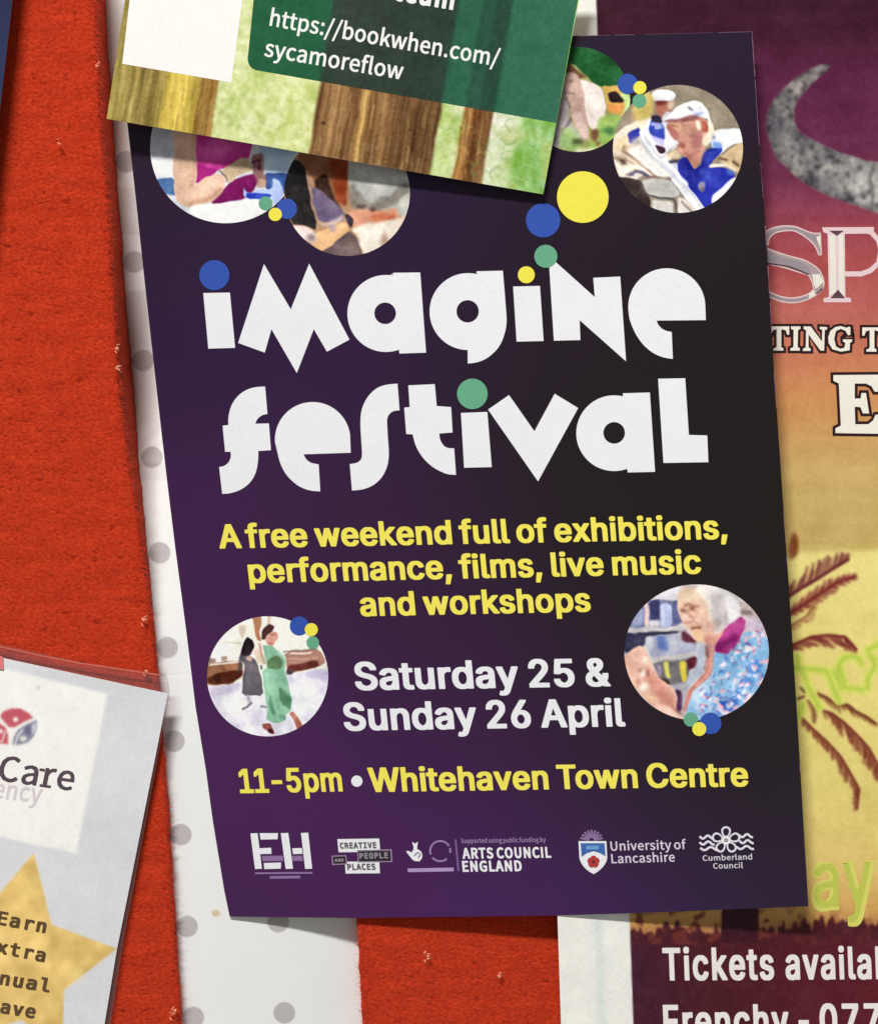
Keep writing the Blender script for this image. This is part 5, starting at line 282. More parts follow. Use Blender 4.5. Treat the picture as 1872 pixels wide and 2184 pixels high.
 'A': '505;-4 -29 -14 4 -6 8 0 36 155 508 8 16 9 5 16 1 108 0 8 -1 10 -5 8 -16 58 -192 97 -316 0 -32 -5 -11 -8 -4 -12 -2 -100 1 -12 2 -4 2 -5 8 -36 120 -7 2 -100 0 -7 -2 -2 -4 -29 -108 -5 -12 -3 -4 -18 -5;192 223 12 -2 28 0 5 2 -15 56 -6 20 -4 0', 'C': '505;235 -39 -68 10 -56 26 -40 40 -33 56 -20 68 -8 80 0 36 7 76 17 64 5 12 32 52 44 43 40 19 20 7 60 8 60 0 32 -4 40 -10 36 -17 4 -3 3 -7 0 -60 0 -44 -7 -9 -12 -3 -36 0 -12 3 -28 18 -28 12 -24 6 -16 -2 -28 -12 -12 -11 -16 -19 -16 -35 -12 -56 -3 -48 3 -44 12 -56 15 -32 13 -16 12 -12 16 -9 16 -7 16 -2 12 2 24 8 23 12 17 13 12 5 44 -1 11 -5 4 -8 0 -100 -2 -8 -5 -5 -24 -11 -24 -9 -36 -8 -32 -3', 'D': '505;31 -29 -14 4 -4 4 -2 8 -1 544 5 12 8 5 8 1 140 0 80 -8 60 -21 33 -25 19 -17 30 -47 8 -20 16 -60 5 -80 0 -28 -5 -76 -17 -64 -7 -16 -30 -47 -16 -13 -32 -25 -64 -23 -76 -8;155 91 4 -1 12 1 12 2 28 9 8 5 24 20 13 24 4 12 9 40 3 36 0 36 -2 28 -2 16 -11 44 -18 34 -24 19 -36 12 -20 2 -4 -3', 'E': '505;52 -29 -14 4 -4 4 -2 8 0 548 4 9 8 4 12 1 336 0 8 -1 10 -5 4 -12 0 -80 -1 -8 -5 -6 -4 -3 -12 -2 -212 0 -4 -3 -1 -6 1 -84 8 -3 196 0 16 -4 5 -5 2 -12 0 -80 -2 -8 -5 -5 -16 -4 -196 0 -8 -2 -1 -121 1 -4 8 -3 212 0 16 -3 6 -6 3 -8 -1 -88 -4 -7 -4 -2 -16 -4', 'I': '505;53 -29 -14 4 -4 4 -2 8 0 84 2 8 6 6 12 3 80 0 9 3 0 332 -1 6 -4 3 -84 0 -12 3 -5 4 -4 12 0 80 5 12 8 5 12 1 312 0 8 0 12 -4 4 -3 3 -7 0 -84 -3 -12 -8 -5 -8 -2 -84 0 -4 -1 -1 -4 -1 -332 2 -6 4 -1 84 0 12 -4 4 -3 3 -6 0 -8 0 -80 -2 -8 -5 -5 -16 -4', 'L': '505;58 -29 -14 4 -4 4 -2 8 0 548 4 9 8 4 8 1 104 0 8 -1 9 -5 4 -12 0 -208 1 -232 2 -2 4 -1 220 0 16 -4 5 -5 2 -8 0 -80 -2 -12 -5 -5 -16 -4', 'N': '505;31 -29 -14 4 -4 4 -2 8 -1 544 5 12 8 5 12 1 120 0 8 -1 8 -4 5 -9 90 -220 5 -12 4 -2 1 230 2 8 5 6 12 4 104 0 8 -2 7 -4 3 -4 1 -8 0 -540 -2 -12 -5 -5 -16 -4 -120 1 -16 5 -5 7 -82 200 -17 38 -2 -14 0 -220 -2 -7 -8 -7 -12 -2', 'O': '505;192 -39 -56 8 -48 23 -7 5 -34 40 -23 52 -16 68 -5 80 0 44 5 68 15 80 27 56 34 39 52 26 52 8 48 0 56 -8 48 -23 11 -10 26 -28 9 -16 20 -44 16 -76 4 -72 0 -48 -4 -64 -17 -80 -15 -36 -11 -20 -35 -37 -52 -28 -56 -7;208 81 4 -1 8 1 19 12 17 25 13 43 6 44 2 32 -2 76 -10 60 -7 24 -6 11 -13 17 -18 12 -5 2 -8 -1 -16 -11 -18 -26 -11 -32 -3 -20 -6 -36 -2 -52 2 -56 9 -56 11 -32 5 -8 12 -16', 'P': '505;52 -29 -14 4 -4 4 -2 8 -1 544 5 12 8 5 12 1 184 0 48 -4 20 -4 40 -13 27 -17 11 -8 26 -32 18 -48 4 -40 0 -36 -4 -44 -8 -24 -11 -24 -27 -32 -40 -25 -40 -12 -20 -3 -105 -4 -3 -4 -1 -4 0 -180 -2 -12 -5 -5 -12 -3;176 299 8 -3 44 3 20 7 17 13 12 16 8 28 -3 16 -4 12 -14 19 -17 13 -19 7 -20 2 -24 0 -4 0 -4 -3', 'R': '505;33 -29 -14 4 -4 4 -2 8 -1 544 5 13 8 4 12 1 180 0 48 -4 51 -14 40 -24 26 -28 9 -16 12 -32 5 -40 0 -44 -2 -24 -12 -36 -16 -24 -26 -24 -1 -4 20 -28 20 -36 74 -152 1 -32 -5 -11 -8 -4 -12 -2 -100 0 -18 5 -7 8 -74 156 -20 28 -11 12 -10 6 -16 4 -20 1 -8 -2 -1 -5 0 -192 -2 -12 -5 -5 -12 -3;160 307 13 0 36 3 20 8 13 9 8 12 8 20 0 8 -3 16 -6 16 -12 14 -16 11 -20 6 -36 2 -4 0 -4 -3 -1 -114 1 -4', 'S': '505;167 -39 -36 3 -40 9 -40 11 -20 8 -9 5 -5 12 1 104 7 8 10 3 36 0 12 -1 48 -26 24 -9 28 -8 16 -2 16 2 19 5 13 7 18 17 8 16 3 12 -3 16 -12 20 -18 13 -36 12 -48 11 -40 12 -43 20 -27 20 -22 29 -12 35 -4 32 0 36 6 44 14 35 12 17 22 24 35 24 39 14 16 4 36 3 36 0 28 0 52 -7 48 -13 28 -11 5 -6 1 -8 -1 -100 -5 -6 -8 -4 -44 0 -8 1 -40 22 -24 9 -32 6 -16 -1 -16 -5 -16 -9 -16 -17 -5 -12 -3 -12 3 -12 9 -13 16 -12 20 -9 108 -28 43 -22 28 -24 21 -32 13 -36 2 -28 -1 -68 -4 -24 -18 -42 -28 -32 -32 -20 -16 -7 -44 -11 -48 -4', 'T': '505;163 -29 -14 4 -4 4 -2 8 -1 440 -2 4 -5 1 -132 0 -16 3 -5 4 -3 8 0 88 4 9 8 4 8 1 264 0 164 0 16 -4 4 -3 3 -7 0 -88 -3 -8 -4 -3 -12 -4 -136 0 -4 0 -4 -3 -1 -446 -7 -9 -12 -3', 'V': '505;155 -29 -16 5 -4 7 -5 16 -144 492 -3 12 0 32 4 9 8 4 8 1 108 0 8 -2 7 -4 6 -12 78 -300 5 -6 13 42 67 252 4 16 4 7 8 5 8 2 104 0 12 -2 7 -4 4 -8 -1 -36 -153 -520 -5 -5 -16 -4', 'a': '505;153 -39 -44 6 -32 12 -28 20 -21 26 -15 36 -4 32 0 40 6 40 17 36 18 20 15 13 32 17 48 12 48 4 64 1 3 1 0 4 -3 6 -12 14 -16 9 -20 4 -12 0 -32 -6 -44 -17 -20 -11 -44 -1 -12 4 -5 6 -2 8 0 88 3 10 12 7 20 8 48 12 32 5 76 1 28 -1 28 -5 36 -11 20 -11 19 -15 26 -32 12 -28 4 -20 4 -40 0 -276 -4 -12 -9 -4 -12 -2 -92 0 -16 4 -20 -7 -32 -6 -20 -1;183 77 6 -1 8 1 24 11 20 17 12 21 9 27 1 12 -6 2 -24 -1 -24 -2 -20 -5 -16 -7 -16 -15 -5 -12 -2 -8 5 -16 10 -13', 'c': '505;235 -39 -56 6 -52 21 -42 33 -30 44 -18 52 -7 60 1 40 5 52 18 52 29 45 44 36 44 17 16 4 56 5 52 0 20 -2 32 -8 32 -12 22 -13 3 -4 2 -8 0 -64 0 -32 -3 -5 -8 -5 -12 -3 -32 1 -8 1 -6 3 -34 24 -20 9 -20 4 -20 -4 -24 -12 -17 -17 -15 -24 -10 -32 -2 -16 0 -28 2 -16 10 -32 11 -20 9 -11 16 -13 28 -12 20 -1 28 9 20 12 16 13 8 4 8 1 40 -1 11 -5 4 -8 0 -96 -3 -8 -4 -3 -36 -18 -40 -12 -36 -3', 'e': '505;210 -39 -56 7 -52 20 -42 33 -30 44 -19 56 -6 56 0 36 5 52 11 36 9 24 28 42 44 36 52 19 52 6 32 0 60 -6 47 -21 35 -32 23 -36 3 -8 14 -48 4 -44 0 -68 -6 -9 -16 -5 -240 0 -9 -2 8 -24 17 -23 20 -15 28 -10 20 -1 36 8 32 12 32 15 40 1 16 -3 4 -4 3 -8 0 -88 -3 -12 -8 -5 -44 -16 -48 -11 -44 -5;164 261 6 -2 104 1 3 1 -3 12 -16 22 -12 10 -12 6 -12 2 -8 -2 -16 -8 -16 -13 -13 -17 -5 -8', 'l': '505;255 -29 -32 4 -12 3 -20 8 -14 9 -22 20 -16 24 -6 12 -7 24 -5 40 0 348 -6 2 -80 1 -12 5 -4 8 0 80 4 10 8 4 8 1 120 0 88 -1 8 -4 5 -10 0 -412 1 -16 9 -28 6 -8 15 -9 20 -4 72 -1 4 -1 7 -5 3 -8 0 -80 -2 -7 -4 -5 -16 -4', 'n': '505;51 -29 -14 4 -4 4 -2 8 -1 412 4 12 5 5 16 2 88 0 20 -2 32 9 24 3 52 0 40 -6 24 -9 15 -10 21 -21 13 -23 6 -12 10 -40 4 -56 0 -140 0 -124 -5 -11 -8 -4 -12 -2 -92 1 -16 4 -4 5 -2 7 0 232 -4 40 -5 20 -9 18 -12 10 -8 4 -4 0 -8 -3 -9 -5 -16 -16 -12 -24 -6 -24 -3 -36 0 -212 -2 -11 -8 -7 -12 -2', 'r': '505;109 -29 -14 4 -4 4 -2 8 -1 412 4 12 9 6 12 1 92 0 20 -5 20 8 24 5 20 2 64 0 24 -3 16 -5 28 -12 14 -9 4 -8 0 -96 -6 -9 -12 -4 -40 -1 -12 4 -20 13 -16 7 -16 4 -12 -1 -28 -11 -16 -13 -8 -9 -12 -24 -9 -28 -5 -44 0 -192 -2 -8 -8 -6 -12 -2', 't': '505;253 -29 -40 3 -40 13 -28 19 -20 33 -9 28 -4 40 0 200 -3 3 -4 0 -72 0 -12 2 -6 3 -4 4 -3 12 1 72 4 10 8 4 8 1 76 0 5 1 2 4 1 92 3 8 5 5 16 2 88 0 16 -2 9 -9 1 -32 0 -60 2 -8 124 -1 8 -1 8 -6 3 -12 0 -72 -2 -8 -5 -5 -16 -4 -116 0 -4 0 -2 -7 0 -164 2 -16 6 -24 6 -8 8 -5 16 -5 84 -1 18 -5 3 -4 2 -8 0 -80 -7 -9 -12 -3', 'u': '505;163 -39 -40 5 -36 17 -24 23 -20 39 -9 36 -4 44 0 272 3 12 6 6 20 3 88 0 12 -3 8 -6 2 -12 0 -236 2 -24 6 -28 6 -12 6 -8 6 -5 12 -5 8 1 16 9 13 12 3 6 6 10 8 28 4 44 0 208 2 12 8 6 12 3 96 0 16 -6 4 -7 1 -8 0 -408 -4 -12 -9 -4 -12 -2 -92 0 -16 3 -16 -6 -28 -6 -20 -2', 'v': '505;154 -29 -12 3 -4 4 -9 21 -128 364 -3 12 0 28 4 10 8 4 8 1 100 0 8 -1 8 -4 6 -10 70 -204 4 -7 2 3 15 40 58 168 5 10 8 4 12 1 104 -1 8 -4 5 -10 0 -32 -140 -392 -5 -5 -16 -4', 'x': '505;9 -29 -14 4 -6 8 0 32 3 8 135 180 -122 165 -2 7 0 28 4 8 6 5 12 2 100 0 12 -1 13 -10 63 -85 4 2 58 79 14 13 16 2 100 0 12 -2 4 -3 4 -6 1 -32 -2 -8 -119 -160 -2 -4 4 -8 130 -172 2 -8 0 -28 -2 -7 -4 -5 -12 -4 -8 -1 -100 1 -12 2 -8 6 -74 100 -6 4 -80 -108 -16 -4'}}
CAPS = {'I': 509.0, 'N': 257.0, 'M': 520.0, 'B': 257.0}
_gc = {}
def glyph(f, ch):
    if (f, ch) in _gc: return _gc[(f, ch)]
    t = GLYPHS[f].get(ch, '300').split(';')
    loops = []
    for s in t[1:]:
        n = np.array([int(x) for x in s.split()], float).reshape(-1, 2)
        loops.append(np.cumsum(n, 0) / CAPS[f])
    _gc[(f, ch)] = (int(t[0]) / CAPS[f], loops)
    return _gc[(f, ch)]

def area(p): return 0.5 * np.sum(p[:, 0] * np.roll(p[:, 1], -1) - np.roll(p[:, 0], -1) * p[:, 1])

def tidy(p):
    p = np.asarray(p, float)
    keep = np.linalg.norm(p - np.roll(p, 1, 0), axis=1) > 1e-5
    return p[keep]

def grow(loops, w, wy=None):
    """outlines pushed outwards by w (and by wy upright)"""
    if not w or not loops: return loops
    wy = w if wy is None else wy
    loops = [tidy(p) for p in loops]
    s = np.sign(area(max(loops, key=lambda q: abs(area(q)))))
    out = []
    for p in loops:
        a = p - np.roll(p, 1, 0); b = np.roll(p, -1, 0) - p
        a /= np.linalg.norm(a, axis=1)[:, None] + 1e-12; b /= np.linalg.norm(b, axis=1)[:, None] + 1e-12
        na = np.c_[a[:, 1], -a[:, 0]]; nb = np.c_[b[:, 1], -b[:, 0]]
        m = na + nb; q = np.maximum((m * m).sum(1), 0.9)
        out.append(p + s * 2 * m / q[:, None] * np.array([w, wy]))
    return out

def smooth(p, k=2):
    """round the traced curves: corners stay, shallow bends are cut"""
    p = np.asarray(p, float)
    for _ in range(k):
        out = []
        n = len(p)
        for i in range(n):
            a, b, c = p[i - 1], p[i], p[(i + 1) % n]
            u, v = b - a, c - b
            lu, lv = np.linalg.norm(u), np.linalg.norm(v)
            cs = u @ v / (lu * lv + 1e-9)
            if cs > .6 and cs < .9999: out += [b - u * .25 * min(1, lv / lu), b + v * .25 * min(1, lu / lv)]
            else: out.append(b)
        p = np.array(out)
    return p

def inside(pt, p):
    x, y = pt; c = False
    for (xa, ya), (xb, yb) in zip(p, np.roll(p, -1, 0)):
        if (ya > y) != (yb > y) and x < (xb - xa) * (y - ya) / (yb - ya) + xa: c = not c
    return c

def families(loops):
    """outer outlines each with the holes it holds (letters may be drawn from overlapping strokes)"""
    if len(loops) < 2: return [loops]
    s = np.sign(area(max(loops, key=lambda q: abs(area(q)))))
    outer = [[l] for l in loops if np.sign(area(l)) == s]
    for l in loops:
        if np.sign(area(l)) != s:
            for f in outer:
                if inside(l.mean(0), f[0]) or inside(l[0], f[0]): f.append(l)
    return outer

def text_groups(s, font, start, end, cap, slope, bold=0.0, track=0.0, kern={}, by=None):
    """outlines, in photo pixels, of a line of lettering whose ink runs from start to end along its baseline"""
    x = 0.0; G = []
    for i, ch in enumerate(s):
        adv, ls = glyph(font, ch)
        for f in families([tidy(l) for l in ls]):
            if f: G.append([l + np.array([x, 0]) for l in grow(f, bold, bold * .62 if by is None else by)])
        x += (adv * .62 if ch == ' ' else adv + 2 * bold) + track + kern.get(s[i:i + 2], 0)
    x0 = min(l[:, 0].min() for f in G for l in f); x1 = max(l[:, 0].max() for f in G for l in f)
    st, en = np.asarray(start, float), np.asarray(end, float)
    def mp(l):
        t = (l[:, :1] - x0) / (x1 - x0)
        p = st + (en - st) * t
        sl = slope(p[:, 0]) if callable(slope) else np.full(len(p), slope)
        up = np.c_[-sl, -np.ones(len(p))] / np.hypot(sl, 1)[:, None]
        return p + up * (cap * l[:, 1:])
    return [[mp(l) for l in f] for f in G]

def fill(loops):
    cu = bpy.data.curves.new('tmp', 'CURVE'); cu.dimensions = '2D'; cu.fill_mode = 'FRONT'
    for l in loops:
        s = cu.splines.new('POLY'); s.points.add(len(l) - 1)
        s.points.foreach_set('co', np.c_[l, np.zeros(len(l)), np.ones(len(l))].ravel().astype(np.float32))
        s.use_cyclic_u = True
    o = bpy.data.objects.new('tmp', cu); scene.collection.objects.link(o)
    dg = bpy.context.evaluated_depsgraph_get(); dg.update()
    me = bpy.data.meshes.new_from_object(o.evaluated_get(dg))
    bpy.data.objects.remove(o); bpy.data.curves.remove(cu)
    return me

def print_on(name, groups, depth, off, mat, parent, label=None, grid=45.0, kind=None):
    """ink laid on a sheet: filled outlines (photo pixels) following the sheet at a hair's height.
    groups: list of loop lists, each filled on its own"""
    bm = bmesh.new()
    for i_, g in enumerate(groups):
        me = fill([np.asarray(l, float) for l in g])
        for v in me.vertices: v.co.z = i_ % 5            # neighbours that overlap lie a few microns apart
        bm.from_mesh(me); bpy.data.meshes.remove(me)
    if len(bm.verts) == 0: bm.free(); return None
    xs = [v.co.x for v in bm.verts]; ys = [v.co.y for v in bm.verts]
    for ax, lo_, hi_ in ((0, min(xs), max(xs)), (1, min(ys), max(ys))):
        k = lo_ + grid
        while k < hi_:
            co = Vector((k, 0, 0)) if ax == 0 else Vector((0, k, 0)); no = Vector((1, 0, 0)) if ax == 0 else Vector((0, 1, 0))
            bmesh.ops.bisect_plane(bm, geom=bm.verts[:] + bm.edges[:] + bm.faces[:], plane_co=co, plane_no=no)
            k += grid
    bm.verts.ensure_lookup_table(); bm.verts.index_update(); bm.normal_update()
    pts = np.array([(v.co.x, v.co.y, v.co.z) for v in bm.verts])
    W = P(pts[:, 0], pts[:, 1], depth(pts[:, 0], pts[:, 1]) + off + pts[:, 2] * 3e-6)
    faces = []
    for f in bm.faces:
        ix = [v.index for v in f.verts]
        n = f.normal.z
        faces.append(ix if n < 0 else ix[::-1])
    bm.verts.index_update(); bm.free()
    return mesh(name, W, faces, mat, parent, None, None, False, kind, label)

def circ(cx, cy, r, ry=None, n=64):
    a = np.linspace(0, 2 * np.pi, n, endpoint=False)
    return np.c_[cx + r * np.cos(a), cy + (ry or r) * np.sin(a)]

def arc(cx, cy, r, a0, a1, n=24):
    a = np.radians(np.linspace(a0, a1, n)); return [(cx + r * math.cos(t), cy + r * math.sin(t)) for t in a]

def ribbon(pts, wd):
    p = np.asarray(pts, float)
    t = np.gradient(p, axis=0); t /= np.linalg.norm(t, axis=1)[:, None] + 1e-9
    n = np.c_[-t[:, 1], t[:, 0]] * wd / 2
    return np.r_[p + n, (p - n)[::-1]]

def crop(ox, oy, s): return lambda pts: np.asarray(pts, float) / s + np.array([ox, oy])

def disc_photo(name, cv, cx, cy, rx, ry, depth, off, mat, parent, nr=150, ns=620, label=None):
    r = np.linspace(0, 1, nr + 1)[1:]; a = np.linspace(0, 2 * np.pi, ns, endpoint=False)
    R, A = np.meshgrid(r, a, indexing='ij')
    px = np.r_[cx, (cx + rx * R * np.cos(A)).ravel()]; py = np.r_[cy, (cy + ry * R * np.sin(A)).ravel()]
    V = P(px, py, depth(px, py) + off)
    idx = 1 + np.arange(nr * ns).reshape(nr, ns); nx = np.roll(idx, -1, 1)
    quads = np.c_[idx[:-1].ravel(), idx[1:].ravel(), nx[1:].ravel(), nx[:-1].ravel()][:, ::-1]
    tri = np.c_[np.zeros(ns, int), nx[0], idx[0]]
    # centre fan as thin quads would be degenerate, so the fan goes in as its own tiny ring of triangles
    faces = np.r_[quads[:, [0, 1, 2]], quads[:, [0, 2, 3]], tri]
    return mesh(name, V, faces, mat, parent, cv.sample(px, py), None, True, None, label)

def rbf_colour(ctrl, sig):
    c = np.array([(x, y) for x, y, *_ in ctrl], float); k = np.array([v[2] for v in ctrl], float)
    def f(px, py):
        d2 = (px[:, None] - c[None, :, 0]) ** 2 + (py[:, None] - c[None, :, 1]) ** 2
        W = np.exp(-d2 / (2 * sig * sig)) + 1e-6 / (1 + d2 / 1e4)
        W /= W.sum(1, keepdims=True)
        return lin(W @ k)
    return f

EDGE = paper('paper_edge', (226, 222, 214), 0.7, 0.2)
PRINT = paper('printed_sheet', None, 0.45, 0.2, grain=0.05, bump=0.03)
PHOTO = paper('printed_photo', None, 0.5, 0.2, grain=0.06)
# ------------------------------------------------------------------ felt boards, wall, dotted panel
wall_m = paper('wall_paint', (150, 140, 130), 0.8, 0.2)
q = P([-500, 2500, 2500, -500], [-400, -400, 2700, 2700], [-0.030] * 4)
w_ = mesh('wall', q, [[3, 2, 1, 0]], wall_m, None); w_['kind'] = 'structure'

def felt_material():
    m = bpy.data.materials.new('red_felt'); m.use_nodes = True
    nt = m.node_tree; n = nt.nodes; L = nt.links; b = n['Principled BSDF']
    b.inputs['Roughness'].default_value = 1.0; b.inputs['Specular IOR Level'].default_value = 0.05
    b.inputs['Sheen Weight'].default_value = 0.12; b.inputs['Sheen Roughness'].default_value = 0.5
    b.inputs['Sheen Tint'].default_value = (1.0, 0.45, 0.35, 1)
    geo = n.new('ShaderNodeNewGeometry')
    def noise(scale, st, detail, rot=-0.35):
        mp = n.new('ShaderNodeMapping'); mp.inputs['Rotation'].default_value = (0, rot, 0); mp.inputs['Scale'].default_value = st
        L.new(geo.outputs['Position'], mp.inputs['Vector'])
        t = n.new('ShaderNodeTexNoise'); t.inputs['Scale'].default_value = scale; t.inputs['Detail'].default_value = detail
        L.new(mp.outputs['Vector'], t.inputs['Vector']); return t
    fib = noise(1500, (0.7, 1, 1.0), 4.0)          # matted fibres
    pit = noise(620, (0.6, 1, 1.0), 1.5)           # dark pits between them
    big = noise(260, (0.8, 1, 1), 3.0)
    def ramp(src, a, b_):
        r = n.new('ShaderNodeMapRange'); r.inputs['From Min'].default_value = a; r.inputs['From Max'].default_value = b_
        L.new(src.outputs['Fac'], r.inputs['Value']); return r
    def mixc(fac, A, B):
        x = n.new('ShaderNodeMix'); x.data_type = 'RGBA'
        L.new(fac.outputs['Result'], x.inputs['Factor'])
        for k, v in (('A', A), ('B', B)):
            if isinstance(v, tuple): x.inputs[k].default_value = (*lin(v), 1)
            else: L.new(v.outputs['Result'], x.inputs[k])
        return x
    c0 = mixc(ramp(fib, 0.32, 0.68), (168, 43, 18), (202, 64, 35))
    c0b = mixc(ramp(fib, 0.32, 0.68), (158, 39, 17), (190, 57, 31)); c1 = mixc(ramp(big, 0.36, 0.66), c0b, c0)
    c2 = mixc(ramp(pit, 0.66, 0.75), c1, (142, 32, 15))
    L.new(c2.outputs['Result'], b.inputs['Base Color'])
    sm = n.new('ShaderNodeMath'); sm.operation = 'MULTIPLY_ADD'; sm.inputs[1].default_value = -0.9
    r3 = ramp(pit, 0.56, 0.74)
    L.new(r3.outputs['Result'], sm.inputs[0]); L.new(fib.outputs['Fac'], sm.inputs[2])
    bp = n.new('ShaderNodeBump'); bp.inputs['Strength'].default_value = 0.26; bp.inputs['Distance'].default_value = 0.0005
    L.new(sm.outputs[0], bp.inputs['Height']); L.new(bp.outputs['Normal'], b.inputs['Normal'])
    return m
FELT = felt_material()
FIBRE = paper('red_fibre', (196, 62, 40), 0.95, 0.05, bump=0)
PALE = paper('pale_thread', (234, 156, 122), 0.9, 0.1, bump=0)

LEDGE = np.array([(222, -120), (228, 0), (235, 120), (245, 260), (253.6, 400), (262, 500), (268, 620), (280, 740), (285, 800), (292, 900),
                  (297, 985), (302, 1025), (312, 1130), (324, 1250), (329, 1310), (335.6, 1400), (340, 1440), (350, 1600), (361, 1700),
                  (368, 1850), (373, 1930), (380, 2030), (386, 2130), (389, 2184), (394, 2300)], float)
REDGE = np.array([(668, -120), (675, 0), (755, 1900), (761, 1960), (766, 2040), (772, 2184), (777, 2300)], float)
CORNER = np.array([(203, -120), (205, 0), (214, 180), (217, 290), (225, 340), (230, 400), (238, 520), (245, 640), (249, 720), (254, 800), (261, 880), (272, 960), (286, 1040),
                   (300, 1130), (316, 1250), (324, 1310), (331.5, 1400), (336.5, 1440), (347, 1600), (358, 1700), (365, 1850), (370, 1930), (377, 2030), (383, 2130), (386, 2184), (391, 2300)], float)
_cy = np.arange(-120, 2301, 10.0); _cx = np.interp(_cy, CORNER[:, 1], CORNER[:, 0]); _cx = np.convolve(np.pad(_cx, 6, mode='edge'), np.ones(13) / 13, 'valid')
CORNER = np.c_[_cx, _cy]
corner = lambda y: np.interp(y, CORNER[:, 1], CORNER[:, 0])
ledge = lambda y: np.interp(y, LEDGE[:, 1], LEDGE[:, 0])
redge = lambda y: np.interp(y, REDGE[:, 1], REDGE[:, 0])

def felt_board(edge, far, sgn, label, seed, R=0.0010, fuzz=4200):
    """a board covered in felt that wraps over its rounded edge; sgn +1 when the rounded edge is on the right"""
    ys = np.arange(-120, 2301, 6.0); ny = len(ys)
    g = np.random.default_rng(seed)
    wob = np.convolve(g.standard_normal(ny + 8), np.ones(5) / 5, 'same')[4:-4] * 1.6 + g.standard_normal(ny) * .5
    e = edge(ys) + wob
    RP = R * 8900
    prof = [(-(1 - t), 0.0) for t in np.linspace(0, 1, 30)]
    cols_x, cols_d = [], []
    for t, _ in prof:
        cols_x.append(e - sgn * RP + (far - (e - sgn * RP)) * (-t)); cols_d.append(np.zeros(ny))
    for a in np.linspace(0, math.pi / 2, 7)[1:]:
        cols_x.append(e - sgn * RP * (1 - math.sin(a))); cols_d.append(np.full(ny, -R * (1 - math.cos(a))))
    for k in range(6): cols_x.append(e + 0 * e); cols_d.append(np.full(ny, -R))
    side = np.zeros(len(cols_x)); side[-6:] = np.linspace(.002, .022, 6)      # the felt goes straight back over the board's side
    X = np.array(cols_x).T; D = np.array(cols_d).T; Y = np.repeat(ys[:, None], X.shape[1], 1)
    D = D + 0.00004 * fnoise(D.shape, 1.2, seed)
    base = P([far * .5 + 0.5 * e.mean()], [1092], [-0.013])[0]
    t = thing('felt_board', label, 'notice board', base, 'felt covered boards')
    V = P(X.ravel(), Y.ravel(), D.ravel()); V[:, 1] += np.tile(side, ny)
    idx = np.arange(V.shape[0]).reshape(X.shape)
    a, b, c, d_ = idx[:-1, :-1].ravel(), idx[:-1, 1:].ravel(), idx[1:, 1:].ravel(), idx[1:, :-1].ravel()
    F = np.c_[a, d_, c, b] if sgn > 0 else np.c_[a, b, c, d_]
    mesh('felt_cover', V, F, FELT, t)
    # stray fibres standing off the felt: far too many to count
    n = fuzz; yy = g.uniform(-60, 2250, n); ee = edge(yy)
    near = g.random(n) < 0.45
    xx = np.where(near, ee - sgn * np.abs(g.normal(0, 10, n)), ee - sgn * g.uniform(0, 1, n) ** .9 * 470)
    L_ = g.uniform(6, 17, n); an = np.where(near, g.uniform(-1.2, 1.2, n) + (0 if sgn > 0 else math.pi), g.normal(.35, .6, n))
    ins = np.clip((ee - xx) * sgn / RP, 0, 1); dz = -R * (1 - np.sqrt(np.clip(1 - (1 - ins) ** 2, 0, 1)))
    Vs, Fs = [], []
    for k in range(4):
        s = k / 3.0; bend = g.normal(0, .25, n) * s
        cxk = xx + L_ * s * np.cos(an + bend); cyk = yy + L_ * s * np.sin(an + bend)
        dk = dz + 0.00005 + 0.0007 * s * (1 - .5 * s)
        hw = 0.42 * (1 - .7 * s)
        nxk, nyk = -np.sin(an) * hw, np.cos(an) * hw
        Vs.append(P(cxk + nxk, cyk + nyk, dk)); Vs.append(P(cxk - nxk, cyk - nyk, dk))
    V = np.concatenate(Vs); i = np.arange(n)
    F = np.concatenate([np.c_[i + 2 * k * n, i + (2 * k + 1) * n, i + (2 * k + 3) * n, i + (2 * k + 2) * n] for k in range(3)])
    mesh('fibre_fuzz', V, F, FIBRE, t, kind='stuff')
    return t

left_board = felt_board(corner, -420, 1, 'red felt notice board left of the white polka dot strip', 3)
right_board = felt_board(redge, 2500, -1, 'red felt notice board right of the white strip, showing below the purple leaflet', 5)

def threads(board, spots, seed):
    g = np.random.default_rng(seed)
    for (x, y, s) in spots:
        V, F = [], []
        for k in range(6):
            a = g.uniform(-1.1, 1.1); x0, y0 = x + g.normal(0, 2.5), y + g.normal(0, 3.5); n0 = sum(map(len, V)); wd = g.uniform(.6, 1.3)
            t = np.linspace(0, 1, 6); cx_ = x0 + s * t * math.cos(a); cy_ = y0 + s * t * math.sin(a) + 1.5 * np.sin(3 * t + k)
            d = .0006 + .0009 * np.sin(math.pi * t) + .00006 * k
            top = P(cx_ - wd * math.sin(a), cy_ + wd * math.cos(a), d); bot = P(cx_ + wd * math.sin(a), cy_ - wd * math.cos(a), d)
            V += [top, bot]
            for q in range(5): F.append([n0 + q, n0 + q + 1, n0 + 6 + q + 1, n0 + 6 + q])
        mesh('loose_thread', np.concatenate(V), F, PALE, board)
threads(left_board, [(247, 742, 9), (250, 785, 12), (302, 1322, 12), (365, 2163, 11), (208, 135, 6), (122, 307, 6), (309, 1432, 9)], 4)
threads(right_board, [(905, 2042, 12), (1062, 2080, 9)], 6)

